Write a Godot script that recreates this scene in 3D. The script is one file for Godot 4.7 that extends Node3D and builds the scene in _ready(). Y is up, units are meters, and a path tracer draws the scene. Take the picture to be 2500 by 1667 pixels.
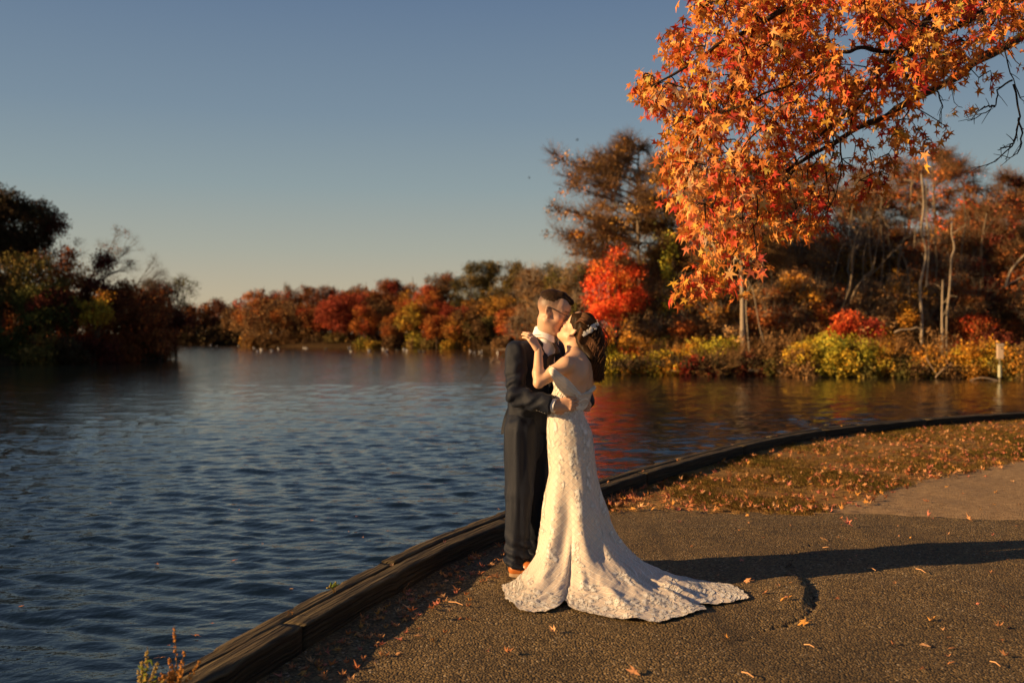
extends Node3D
# A couple kissing on a timber-edged lakeside path in low autumn sun. y up, metres, z = -distance from the photographer.

const PX := 2430.0          # focal length in pixels of the 2500-pixel-wide photograph (35 mm lens)
const EYE := 1.5            # lens height above the path
const WATER := -0.5         # level of the lake
var rng := RandomNumberGenerator.new()
var used := {}
var M := {}

# ---------------------------------------------------------------- helpers
func numbered(n: String) -> String:
	if not used.has(n):
		used[n] = 0
		return n
	used[n] += 1
	return "%s_%03d" % [n, used[n]]

func tag(o: Node, label := "", category := "", group := "", kind := "") -> Node:
	if label: o.set_meta("label", label)
	if category: o.set_meta("category", category)
	if group: o.set_meta("group", group)
	if kind: o.set_meta("kind", kind)
	return o

func thing(called: String, label: String, category: String, at := Vector3.ZERO, group := "") -> Node3D:
	var o := Node3D.new()
	o.name = numbered(called)
	add_child(o)
	o.position = at
	tag(o, label, category, group)
	return o

func put(mesh: Mesh, called: String, material: Material, parent: Node = null) -> MeshInstance3D:
	var o := MeshInstance3D.new()
	o.mesh = mesh
	o.material_override = null
	if material: o.set_surface_override_material(0, material)
	if parent == null:
		o.name = numbered(called)
		add_child(o)
	else:
		o.name = called
		parent.add_child(o, true)
	return o

func struct(mesh: Mesh, called: String, material: Material) -> MeshInstance3D:
	var o := put(mesh, called, material)
	o.set_meta("kind", "structure")
	return o

func many(mesh: Mesh, buf: PackedFloat32Array, called: String, material: Material, parent: Node = null) -> MultiMeshInstance3D:
	var mm := MultiMesh.new()
	mm.transform_format = MultiMesh.TRANSFORM_3D
	mm.use_colors = true
	mm.mesh = mesh
	mm.instance_count = buf.size() / 16
	mm.buffer = buf
	var o := MultiMeshInstance3D.new()
	o.multimesh = mm
	o.material_override = material
	if parent == null:
		o.name = numbered(called)
		add_child(o)
	else:
		o.name = called
		parent.add_child(o, true)
	return o

func push(buf: PackedFloat32Array, b: Basis, p: Vector3, c: Color) -> void:
	buf.append_array(PackedFloat32Array([b.x.x, b.y.x, b.z.x, p.x, b.x.y, b.y.y, b.z.y, p.y, b.x.z, b.y.z, b.z.z, p.z, c.r, c.g, c.b, 1.0]))

func lin(r: float, g: float, b: float) -> Color:      # a real-world (linear) base colour
	return Color(r, g, b).linear_to_srgb()

func mat(c: Color, rough := 0.8, spec := 0.5) -> StandardMaterial3D:
	var m := StandardMaterial3D.new()
	m.albedo_color = c
	m.roughness = rough
	m.metallic_specular = spec
	return m

func vmat(rough := 0.8, spec := 0.5) -> StandardMaterial3D:
	var m := mat(Color.WHITE, rough, spec)
	m.vertex_color_use_as_albedo = true
	return m

# where a bearing (pixel column, pixel row of the photograph) meets a given distance
func q(px: float, py: float, d: float) -> Vector3:
	return Vector3((px - 1250.0) / PX * d, EYE + (825.0 - py) / PX * d, -d)

func on_ground(px: float, py: float, h := 0.0) -> Vector3:
	var d := PX * (EYE - h) / (py - 825.0)
	return Vector3((px - 1250.0) / PX * d, h, -d)

func noise(freq: float, sd: int, oct := 3, kind := FastNoiseLite.TYPE_SIMPLEX_SMOOTH) -> FastNoiseLite:
	var n := FastNoiseLite.new()
	n.noise_type = kind
	n.frequency = freq
	n.seed = sd
	n.fractal_octaves = oct
	if oct < 2: n.fractal_type = FastNoiseLite.FRACTAL_NONE
	return n

func noise_tex(n: FastNoiseLite, size: int, ramp: Gradient = null, normal := false, bump := 4.0) -> NoiseTexture2D:
	var t := NoiseTexture2D.new()
	t.width = size
	t.height = size
	t.seamless = true
	t.noise = n
	if ramp: t.color_ramp = ramp
	t.as_normal_map = normal
	t.bump_strength = bump
	return t

func ramp(stops: Array) -> Gradient:      # [offset, colour (sRGB)], ...
	var g := Gradient.new()
	var o := PackedFloat32Array()
	var c := PackedColorArray()
	for s in stops:
		o.append(s[0])
		c.append(s[1])
	g.offsets = o
	g.colors = c
	return g

static func poly_at(pts: Array, x: float) -> float:     # piecewise linear through [x, y] pairs
	if x <= pts[0][0]: return pts[0][1]
	for i in range(1, pts.size()):
		if x <= pts[i][0]:
			return lerpf(pts[i - 1][1], pts[i][1], (x - pts[i - 1][0]) / (pts[i][0] - pts[i - 1][0]))
	return pts[-1][1]

static func curve(pts: Array, n: int) -> PackedVector3Array:    # smooth curve through points
	var out := PackedVector3Array()
	for i in n:
		var t := float(i) / (n - 1) * (pts.size() - 1)
		var k := mini(int(t), pts.size() - 2)
		var p0: Vector3 = pts[maxi(k - 1, 0)]
		var p1: Vector3 = pts[k]
		var p2: Vector3 = pts[k + 1]
		var p3: Vector3 = pts[mini(k + 2, pts.size() - 1)]
		out.append(p1.cubic_interpolate(p2, p0, p3, t - k))
	return out

# ---------------------------------------------------------------- mesh builder (front faces clockwise)
class MB:
	var v := PackedVector3Array()
	var n := PackedVector3Array()
	var uv := PackedVector2Array()
	var c := PackedColorArray()
	var i := PackedInt32Array()

	func tri(a: int, b: int, d: int) -> void:
		i.append(a)
		i.append(b)
		i.append(d)

	func quad(a: int, b: int, d: int, e: int) -> void:    # a b d e in clockwise order
		i.append_array(PackedInt32Array([a, b, d, a, d, e]))

	func tube(p: PackedVector3Array, r: PackedFloat32Array, sides: int, col := Color.WHITE, cap := true) -> void:
		var m := p.size()
		var t0 := (p[1] - p[0]).normalized()
		var a := t0.cross(Vector3.UP if absf(t0.y) < 0.9 else Vector3.RIGHT).normalized()
		var first := v.size()
		var along := 0.0
		for k in m:
			var t := (p[mini(k + 1, m - 1)] - p[maxi(k - 1, 0)]).normalized()
			a = (a - t * a.dot(t)).normalized()
			var b := t.cross(a)
			if k: along += p[k].distance_to(p[k - 1])
			for s in sides + 1:
				var ang := TAU * s / sides
				var o := a * cos(ang) + b * sin(ang)
				v.append(p[k] + o * r[k])
				n.append(o)
				uv.append(Vector2(float(s) / sides, along))
				c.append(col)
		for k in m - 1:
			for s in sides:
				var x := first + k * (sides + 1) + s
				quad(x, x + sides + 1, x + sides + 2, x + 1)
		if cap:
			for e in 2:
				var k := 0 if e == 0 else m - 1
				var at := v.size()
				v.append(p[k])
				n.append(t0 * -1.0 if e == 0 else (p[m - 1] - p[m - 2]).normalized())
				uv.append(Vector2.ZERO)
				c.append(col)
				for s in sides:
					var x := first + k * (sides + 1) + s
					if e == 0: tri(at, x, x + 1)
					else: tri(at, x + 1, x)

	func box(b: Transform3D, size: Vector3, col := Color.WHITE, bevel := 0.0) -> void:
		var h := size / 2.0
		for f in 6:
			var ax := f / 2
			var sg := 1.0 if f % 2 == 0 else -1.0
			var nn := Vector3.ZERO
			nn[ax] = sg
			var u := Vector3.ZERO
			u[(ax + 1) % 3] = 1.0
			var w := nn.cross(u)
			var at := v.size()
			for k in 4:
				var su := -1.0 if k == 0 or k == 3 else 1.0
				var sw := -1.0 if k < 2 else 1.0
				var pp := nn * h[ax] + u * su * (h[(ax + 1) % 3] - bevel) + w * sw * (absf(w.dot(h)) - bevel)
				v.append(b * pp)
				n.append((b.basis * nn).normalized())
				uv.append(Vector2(u.dot(pp), w.dot(pp)))
				c.append(col)
			quad(at, at + 3, at + 2, at + 1)
		if bevel > 0.0:
			for ax in 3:
				for su in [-1.0, 1.0]:
					for sw in [-1.0, 1.0]:
						var a1 := (ax + 1) % 3
						var a2 := (ax + 2) % 3
						var at := v.size()
						for e in [-1.0, 1.0]:
							for k in 2:
								var pp := Vector3.ZERO
								pp[ax] = e * (h[ax] - bevel)
								pp[a1] = su * (h[a1] - (bevel if k else 0.0))
								pp[a2] = sw * (h[a2] - (0.0 if k else bevel))
								var nn := Vector3.ZERO
								nn[a1] = su
								nn[a2] = sw
								v.append(b * pp)
								n.append((b.basis * nn).normalized())
								uv.append(Vector2(pp[ax], 0.0))
								c.append(col)
						if su * sw > 0.0: quad(at, at + 2, at + 3, at + 1)
						else: quad(at, at + 1, at + 3, at + 2)

	func ball(at: Vector3, r: Vector3, bs := Basis.IDENTITY, rings := 6, sides := 8, col := Color.WHITE) -> void:
		var first := v.size()
		for k in rings + 1:
			var el := PI * k / rings - PI / 2.0
			for s in sides + 1:
				var az := TAU * s / sides
				var o := Vector3(cos(el) * cos(az), sin(el), cos(el) * sin(az))
				v.append(at + bs * (o * r))
				n.append((bs * (o / r)).normalized())
				uv.append(Vector2(float(s) / sides, float(k) / rings))
				c.append(col)
		for k in rings:
			for s in sides:
				var x := first + k * (sides + 1) + s
				quad(x, x + 1, x + sides + 2, x + sides + 1)

	func grid(rows: int, cols: int, f: Callable, flip := false) -> void:   # f(row, column) -> [point, uv, colour]
		var first := v.size()
		for a in rows:
			for b in cols:
				var g = f.call(a, b)
				v.append(g[0])
				uv.append(g[1])
				c.append(g[2])
		for a in rows - 1:
			for b in cols - 1:
				var x := first + a * cols + b
				if flip: quad(x, x + cols, x + cols + 1, x + 1)
				else: quad(x, x + 1, x + cols + 1, x + cols)

	func smooth() -> void:
		n.resize(v.size())
		n.fill(Vector3.ZERO)
		for k in range(0, i.size(), 3):
			var a := i[k]
			var b := i[k + 1]
			var d := i[k + 2]
			var w := (v[d] - v[a]).cross(v[b] - v[a])
			n[a] += w
			n[b] += w
			n[d] += w
		for k in n.size():
			n[k] = n[k].normalized() if n[k].length_squared() > 1e-20 else Vector3.UP

	func done() -> ArrayMesh:
		if n.size() != v.size(): smooth()
		var a := []
		a.resize(Mesh.ARRAY_MAX)
		a[Mesh.ARRAY_VERTEX] = v
		a[Mesh.ARRAY_NORMAL] = n
		a[Mesh.ARRAY_INDEX] = i
		if uv.size() == v.size(): a[Mesh.ARRAY_TEX_UV] = uv
		if c.size() == v.size(): a[Mesh.ARRAY_COLOR] = c
		var m := ArrayMesh.new()
		m.add_surface_from_arrays(Mesh.PRIMITIVE_TRIANGLES, a)
		return m

# ---------------------------------------------------------------- distance field meshed with surface nets
class Field:
	var o: Vector3
	var h: float
	var nx: int
	var ny: int
	var nz: int
	var f := PackedFloat32Array()

	func _init(lo: Vector3, hi: Vector3, cell: float) -> void:
		o = lo
		h = cell
		nx = int((hi.x - lo.x) / cell) + 2
		ny = int((hi.y - lo.y) / cell) + 2
		nz = int((hi.z - lo.z) / cell) + 2
		f.resize(nx * ny * nz)
		f.fill(1.0)

	# tapered capsule a-b; flattened along nn by the factor sq (>1 is thinner)
	func cap(a: Vector3, b: Vector3, ra: float, rb: float, k := 0.01, nn := Vector3.ZERO, sq := 1.0, cut := false) -> void:
		var rm := maxf(ra, rb) + k + 2.0 * h
		var lo := (a.min(b) - o - Vector3.ONE * rm) / h
		var hi := (a.max(b) - o + Vector3.ONE * rm) / h
		var ba := b - a
		if nn != Vector3.ZERO: ba += nn * (ba.dot(nn) * (sq - 1.0))
		var inv := 1.0 / maxf(ba.length_squared(), 1e-9)
		var flat := nn != Vector3.ZERO
		var dr := rb - ra
		for z in range(maxi(int(lo.z), 0), mini(int(hi.z) + 2, nz)):
			var pz := o.z + z * h - a.z
			for y in range(maxi(int(lo.y), 0), mini(int(hi.y) + 2, ny)):
				var py := o.y + y * h - a.y
				var row := (z * ny + y) * nx
				for x in range(maxi(int(lo.x), 0), mini(int(hi.x) + 2, nx)):
					var p := Vector3(o.x + x * h - a.x, py, pz)
					if flat: p += nn * (p.dot(nn) * (sq - 1.0))
					var t := clampf(p.dot(ba) * inv, 0.0, 1.0)
					var d := (p - ba * t).length() - ra - dr * t
					var e := f[row + x]
					if cut:
						d = -d
						var g := maxf(k - absf(d - e), 0.0)
						f[row + x] = maxf(d, e) + g * g / (4.0 * k)
					else:
						var g := maxf(k - absf(d - e), 0.0)
						f[row + x] = minf(d, e) - g * g / (4.0 * k)

	func ell(c: Vector3, bs: Basis, r: Vector3, k := 0.01, cut := false) -> void:
		var rm := maxf(r.x, maxf(r.y, r.z)) + k + 2.0 * h
		var lo := (c - o - Vector3.ONE * rm) / h
		var hi := (c - o + Vector3.ONE * rm) / h
		var bi := bs.inverse()
		for z in range(maxi(int(lo.z), 0), mini(int(hi.z) + 2, nz)):
			for y in range(maxi(int(lo.y), 0), mini(int(hi.y) + 2, ny)):
				var row := (z * ny + y) * nx
				for x in range(maxi(int(lo.x), 0), mini(int(hi.x) + 2, nx)):
					var p := bi * (Vector3(o.x + x * h, o.y + y * h, o.z + z * h) - c) / r
					var k0 := p.length()
					var k1 := (p / r).length()
					var d := k0 * (k0 - 1.0) / k1 if k1 > 1e-6 else -minf(r.x, r.y)
					var e := f[row + x]
					var g := 0.0
					if cut:
						d = -d
						g = maxf(k - absf(d - e), 0.0)
						f[row + x] = maxf(d, e) + g * g / (4.0 * k)
					else:
						g = maxf(k - absf(d - e), 0.0)
						f[row + x] = minf(d, e) - g * g / (4.0 * k)

	# keep only the side of the plane that n points away from
	func clip(at: Vector3, nn: Vector3) -> void:
		for z in nz:
			for y in ny:
				var row := (z * ny + y) * nx
				for x in nx:
					var d := (Vector3(o.x + x * h, o.y + y * h, o.z + z * h) - at).dot(nn)
					if d > f[row + x]: f[row + x] = d

	func warp(w: Callable) -> void:      # w(point, distance) -> distance, near the surface only
		for z in nz:
			for y in ny:
				var row := (z * ny + y) * nx
				for x in nx:
					var e := f[row + x]
					if absf(e) < 0.05:
						f[row + x] = w.call(Vector3(o.x + x * h, o.y + y * h, o.z + z * h), e)

	func mesh_into(m: MB, paint: Callable) -> void:
		var ids := PackedInt32Array()
		ids.resize(nx * ny * nz)
		ids.fill(-1)
		var first := m.v.size()
		var sx := 1
		var sy := nx
		var sz := nx * ny
		var off := [0, 1, sy, sy + 1, sz, sz + 1, sz + sy, sz + sy + 1]
		var far := 3.5 * h
		for z in nz - 1:
			for y in ny - 1:
				var row := (z * ny + y) * nx
				for x in nx - 1:
					var at := row + x
					if absf(f[at]) > far: continue
					var a := f[at]
					var b := f[at + 1]
					var c := f[at + sy]
					var d := f[at + sy + 1]
					var e := f[at + sz]
					var g := f[at + sz + 1]
					var p := f[at + sz + sy]
					var r := f[at + sz + sy + 1]
					var lo := minf(minf(minf(a, b), minf(c, d)), minf(minf(e, g), minf(p, r)))
					if lo >= 0.0: continue
					if maxf(maxf(maxf(a, b), maxf(c, d)), maxf(maxf(e, g), maxf(p, r))) < 0.0: continue
					var s := Vector3.ZERO
					var cnt := 0
					if (a < 0.0) != (b < 0.0):
						s += Vector3(a / (a - b), 0, 0)
						cnt += 1
					if (c < 0.0) != (d < 0.0):
						s += Vector3(c / (c - d), 1, 0)
						cnt += 1
					if (e < 0.0) != (g < 0.0):
						s += Vector3(e / (e - g), 0, 1)
						cnt += 1
					if (p < 0.0) != (r < 0.0):
						s += Vector3(p / (p - r), 1, 1)
						cnt += 1
					if (a < 0.0) != (c < 0.0):
						s += Vector3(0, a / (a - c), 0)
						cnt += 1
					if (b < 0.0) != (d < 0.0):
						s += Vector3(1, b / (b - d), 0)
						cnt += 1
					if (e < 0.0) != (p < 0.0):
						s += Vector3(0, e / (e - p), 1)
						cnt += 1
					if (g < 0.0) != (r < 0.0):
						s += Vector3(1, g / (g - r), 1)
						cnt += 1
					if (a < 0.0) != (e < 0.0):
						s += Vector3(0, 0, a / (a - e))
						cnt += 1
					if (b < 0.0) != (g < 0.0):
						s += Vector3(1, 0, b / (b - g))
						cnt += 1
					if (c < 0.0) != (p < 0.0):
						s += Vector3(0, 1, c / (c - p))
						cnt += 1
					if (d < 0.0) != (r < 0.0):
						s += Vector3(1, 1, d / (d - r))
						cnt += 1
					ids[at] = m.v.size()
					m.v.append(o + (Vector3(x, y, z) + s / cnt) * h)
		var base := m.i.size()
		for z in range(1, nz - 1):
			for y in range(1, ny - 1):
				var row := (z * ny + y) * nx
				for x in range(1, nx - 1):
					var at := row + x
					if ids[at] < 0: continue
					var ins := f[at] < 0.0
					if ins != (f[at + 1] < 0.0):
						var q0 := ids[at]
						var q1 := ids[at - sy]
						var q2 := ids[at - sy - sz]
						var q3 := ids[at - sz]
						if q1 >= 0 and q2 >= 0 and q3 >= 0:
							if ins: m.quad(q0, q3, q2, q1)
							else: m.quad(q0, q1, q2, q3)
					if ins != (f[at + sy] < 0.0):
						var q0 := ids[at]
						var q1 := ids[at - sz]
						var q2 := ids[at - sz - sx]
						var q3 := ids[at - sx]
						if q1 >= 0 and q2 >= 0 and q3 >= 0:
							if ins: m.quad(q0, q3, q2, q1)
							else: m.quad(q0, q1, q2, q3)
					if ins != (f[at + sz] < 0.0):
						var q0 := ids[at]
						var q1 := ids[at - sx]
						var q2 := ids[at - sx - sy]
						var q3 := ids[at - sy]
						if q1 >= 0 and q2 >= 0 and q3 >= 0:
							if ins: m.quad(q0, q3, q2, q1)
							else: m.quad(q0, q1, q2, q3)
		# normals of this piece, then its colours
		var total := m.v.size()
		m.n.resize(total)
		for k in range(first, total): m.n[k] = Vector3.ZERO
		for k in range(base, m.i.size(), 3):
			var a := m.i[k]
			var b := m.i[k + 1]
			var d := m.i[k + 2]
			var w := (m.v[d] - m.v[a]).cross(m.v[b] - m.v[a])
			m.n[a] += w
			m.n[b] += w
			m.n[d] += w
		for k in range(first, total):
			m.n[k] = m.n[k].normalized()
			m.uv.append(Vector2(m.v[k].x + m.v[k].z, m.v[k].y))
			m.c.append(paint.call(m.v[k], m.n[k]))

# ---------------------------------------------------------------- the scene
func _ready() -> void:
	rng.seed = 20241109
	# camera
	var cam := Camera3D.new()
	cam.name = "camera"
	add_child(cam)
	cam.position = Vector3(0, EYE, 0)
	cam.rotation_degrees = Vector3(-0.2, 0, 0)
	var lens := CameraAttributesPhysical.new()
	lens.frustum_focal_length = 35.0
	lens.frustum_focus_distance = 6.3
	lens.exposure_aperture = 2.0
	lens.exposure_multiplier = 1.0
	cam.attributes = lens
	cam.fov = 2.0 * rad_to_deg(atan(833.5 / PX))
	cam.near = 0.05
	cam.far = 6000.0
	cam.current = true
	# sky: clear evening air, blue above and tan near the horizon, the same all round
	var sky_stops := [[-90.0, Color(0.03, 0.028, 0.025)], [-1.0, Color(0.30, 0.25, 0.18)], [0.0, Color(0.50, 0.395, 0.245)], [2.2, Color(0.455, 0.39, 0.27)], [5.0, Color(0.345, 0.36, 0.305)], [8.5, Color(0.245, 0.31, 0.325)],
		[12.5, Color(0.176, 0.245, 0.310)], [19.0, Color(0.112, 0.172, 0.268)], [35.0, Color(0.048, 0.088, 0.17)], [90.0, Color(0.022, 0.045, 0.11)]]
	var img := Image.create_empty(32, 1024, false, Image.FORMAT_RGBAF)
	for r in 1024:
		var el := 90.0 - 180.0 * (r + 0.5) / 1024.0
		var col := Color(poly_at(sky_stops.map(func(s): return [s[0], s[1].r]), el), poly_at(sky_stops.map(func(s): return [s[0], s[1].g]), el), poly_at(sky_stops.map(func(s): return [s[0], s[1].b]), el))
		for x in 32: img.set_pixel(x, r, col)
	var pan := PanoramaSkyMaterial.new()
	pan.panorama = ImageTexture.create_from_image(img)
	var sky := Sky.new()
	sky.sky_material = pan
	var env := Environment.new()
	env.background_mode = Environment.BG_SKY
	env.sky = sky
	env.background_energy_multiplier = 0.60
	env.tonemap_mode = Environment.TONE_MAPPER_LINEAR
	env.tonemap_exposure = 1.85
	env.sdfgi_enabled = true
	env.ssao_enabled = true
	env.ssil_enabled = true
	var we := WorldEnvironment.new()
	we.name = "world_environment"
	we.environment = env
	add_child(we)
	# the low sun, left of and a little behind the photographer
	var sun := DirectionalLight3D.new()
	sun.name = "sun"
	add_child(sun)
	var heading := Vector3(0.976, 0, -0.217).normalized() * cos(deg_to_rad(17.5)) + Vector3(0, -sin(deg_to_rad(17.5)), 0)
	sun.look_at_from_position(Vector3.ZERO, heading, Vector3.UP)
	sun.light_color = Color(1.0, 0.815, 0.575)
	sun.light_energy = 1.6
	sun.light_angular_distance = 0.5
	sun.shadow_enabled = true

	materials()
	setting()
	banks()
	woods()
	kerb()
	overhang()
	litter()
	couple()
	small_things()

func materials() -> void:
	var fine := noise(0.02, 3, 4)
	# asphalt with exposed aggregate
	var agg := noise(0.105, 11, 1, FastNoiseLite.TYPE_CELLULAR)
	agg.cellular_return_type = FastNoiseLite.RETURN_CELL_VALUE
	agg.cellular_jitter = 1.0
	var aggd := noise(0.105, 11, 1, FastNoiseLite.TYPE_CELLULAR)
	aggd.cellular_return_type = FastNoiseLite.RETURN_DISTANCE
	var a := mat(Color.WHITE, 0.85, 0.4)
	a.albedo_texture = noise_tex(agg, 1600, ramp([[0.0, lin(0.042, 0.028, 0.012)], [0.4, lin(0.104, 0.070, 0.029)], [0.75, lin(0.18, 0.122, 0.051)], [0.95, lin(0.23, 0.158, 0.07)], [1.0, lin(0.36, 0.30, 0.21)]]))
	a.heightmap_enabled = true
	a.heightmap_texture = noise_tex(aggd, 1600, ramp([[0.0, Color.WHITE], [1.0, Color.BLACK]]))
	a.heightmap_scale = 0.9
	a.vertex_color_use_as_albedo = true
	M.asphalt = a
	# trodden dirt and sandy path
	var patch := noise_tex(noise(0.012, 5, 5), 1024, ramp([[0.0, lin(0.13, 0.072, 0.026)], [0.45, lin(0.24, 0.138, 0.048)], [1.0, lin(0.33, 0.205, 0.078)]]))
	var grit := noise_tex(noise(0.09, 8, 3), 1024)
	var d := mat(Color.WHITE, 0.95, 0.2)
	d.albedo_texture = patch
	d.heightmap_enabled = true
	d.heightmap_texture = grit
	d.heightmap_scale = 1.2
	d.vertex_color_use_as_albedo = true
	M.dirt = d
	var s := mat(Color.WHITE, 0.95, 0.2)
	s.albedo_texture = noise_tex(noise(0.02, 6, 5), 1024, ramp([[0.0, lin(0.19, 0.125, 0.070)], [0.5, lin(0.27, 0.185, 0.105)], [1.0, lin(0.34, 0.24, 0.14)]]))
	s.heightmap_enabled = true
	s.heightmap_texture = grit
	s.heightmap_scale = 0.5
	M.sand = s
	# weathered timber, grain along V
	var gn := noise(0.012, 21, 4)
	gn.domain_warp_enabled = true
	gn.domain_warp_amplitude = 14.0
	gn.domain_warp_frequency = 0.008
	var t := mat(Color.WHITE, 0.8, 0.35)
	t.albedo_texture = noise_tex(gn, 512, ramp([[0.0, lin(0.018, 0.013, 0.007)], [0.4, lin(0.048, 0.035, 0.018)], [0.6, lin(0.085, 0.063, 0.032)], [1.0, lin(0.15, 0.115, 0.06)]]))
	t.heightmap_enabled = true
	t.heightmap_texture = noise_tex(gn, 512)
	t.heightmap_scale = 1.6
	t.uv1_scale = Vector3(6.0, 0.22, 1.0)
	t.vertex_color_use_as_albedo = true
	M.timber = t
	var e := mat(Color.WHITE, 1.0, 0.1)
	e.albedo_texture = noise_tex(noise(0.02, 31, 4), 512, ramp([[0.0, lin(0.02, 0.013, 0.007)], [0.6, lin(0.048, 0.030, 0.015)], [1.0, lin(0.09, 0.055, 0.026)]]))
	e.uv1_triplanar = true
	e.uv1_world_triplanar = true
	e.uv1_scale = Vector3.ONE * 0.25
	M.bank = e
	# lake water: waves are geometry, the finest ripples a normal map
	var w := mat(lin(0.004, 0.009, 0.013), 0.025, 0.36)
	w.normal_enabled = true
	w.normal_texture = noise_tex(noise(0.022, 44, 4), 1024, null, true, 5.0)
	w.normal_scale = 0.34
	M.water = w
	# leaves
	var lf := vmat(0.6, 0.3)
	lf.backlight_enabled = true
	lf.backlight = Color(0.8, 0.74, 0.62)
	M.leaf = lf
	M.far_leaf = vmat(0.75, 0.2)
	M.far_leaf.backlight_enabled = true
	M.far_leaf.backlight = Color(0.35, 0.35, 0.35)
	M.bark = vmat(0.95, 0.2)
	var bk := noise_tex(noise(0.03, 51, 4), 512)
	M.bark.heightmap_enabled = true
	M.bark.heightmap_texture = bk
	M.bark.heightmap_scale = 2.0
	M.bark.uv1_scale = Vector3(2.0, 1.5, 1.0)

# plan of the timber edge: outer (water) side, [x, distance]
const EDGE := [[-3.057, 0.0], [-2.372, 1.686], [-1.75, 3.162], [-1.433, 3.984], [-1.18, 4.848], [-0.885, 5.797], [-0.569, 6.693], [-0.053, 7.852], [0.379, 8.696], [0.864, 9.612], [1.497, 10.698], [2.551, 12.385], [3.847, 14.176], [5.481, 15.81], [7.378, 17.233], [9.539, 18.445], [12.648, 19.604], [16.864, 20.553], [25.296, 21.712], [42.16, 23.188]]

func edge_x(d: float) -> float:       # outer edge of the timber at a distance
	for k in range(1, EDGE.size()):
		if d <= EDGE[k][1]: return lerpf(EDGE[k - 1][0], EDGE[k][0], (d - EDGE[k - 1][1]) / (EDGE[k][1] - EDGE[k - 1][1]))
	return 60.0

const TURF := [[0.30, 60.0], [0.42, 8.9], [0.6, 8.56], [0.78, 8.5], [1.235, 8.66], [1.8, 8.5], [2.47, 8.40], [2.8, 8.6], [3.14, 8.98], [4.06, 10.2], [5.39, 11.4], [6.2, 12.0], [9.0, 13.5], [14.0, 15.0], [40.0, 18.0]]
const PATCH := [[2.0, 8.75], [2.5, 8.44], [3.0, 8.46], [3.8, 8.2], [5.0, 8.0], [8.0, 7.8], [40.0, 7.0]]
var bumps := FastNoiseLite.new()

func crack_x(d: float) -> float:
	return poly_at([[4.9, 1.42], [5.25, 1.50], [5.58, 1.64], [5.87, 1.75], [6.19, 1.80], [6.54, 1.815], [7.0, 1.99], [7.6, 2.25]], d)

func floor_y(x: float, d: float) -> float:
	var y := bumps.get_noise_2d(x * 1.3, d * 1.3) * 0.012 + bumps.get_noise_2d(x * 0.25, d * 0.25 + 40.0) * 0.02
	var cd := x - crack_x(d) - bumps.get_noise_2d(d * 9.0, 7.0) * 0.03
	var along := smoothstep(5.35, 5.75, d) * (1.0 - smoothstep(6.05, 6.6, d))
	if cd < 0.0: y += 0.024 * along * exp(cd * cd / -0.04)
	else: y += 0.024 * along * exp(cd * cd / -0.0009) - 0.010 * along * exp(cd * cd / -0.008)
	if x > 1.1 and x < 2.6 and d > 4.7 and d < 7.8:
		var best := 1.0
		var jag := Vector2(bumps.get_noise_2d(x * 14.0, d * 14.0), bumps.get_noise_2d(x * 14.0 + 50.0, d * 14.0)) * 0.035
		for c in CRACKS:
			best = minf(best, (Geometry2D.get_closest_point_to_segment(Vector2(x, d) + jag, c[0], c[1]) - Vector2(x, d) - jag).length() / c[2])
		y -= 0.016 * exp(-best * best)
	return y

const CRACKS := [[Vector2(1.70, 5.55), Vector2(1.80, 6.15), 0.016], [Vector2(1.80, 6.15), Vector2(1.83, 6.55), 0.013], [Vector2(1.83, 6.55), Vector2(2.0, 7.0), 0.011], [Vector2(2.0, 7.0), Vector2(2.3, 7.35), 0.010], [Vector2(1.70, 5.55), Vector2(1.52, 5.3), 0.014], [Vector2(1.52, 5.3), Vector2(1.28, 5.12), 0.012], [Vector2(1.28, 5.12), Vector2(1.16, 4.9), 0.010], [Vector2(1.80, 6.15), Vector2(1.66, 6.4), 0.009]]

func turf_s(x: float, d: float) -> float:      # how far inside the turf strip, roughly metres
	return d - poly_at(TURF, x) + bumps.get_noise_2d(x * 6.0, d * 6.0) * 0.16

func patch_s(x: float, d: float) -> float:
	return d - poly_at(PATCH, x) + bumps.get_noise_2d(x * 3.0, d * 3.0 + 9.0) * 0.10

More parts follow.
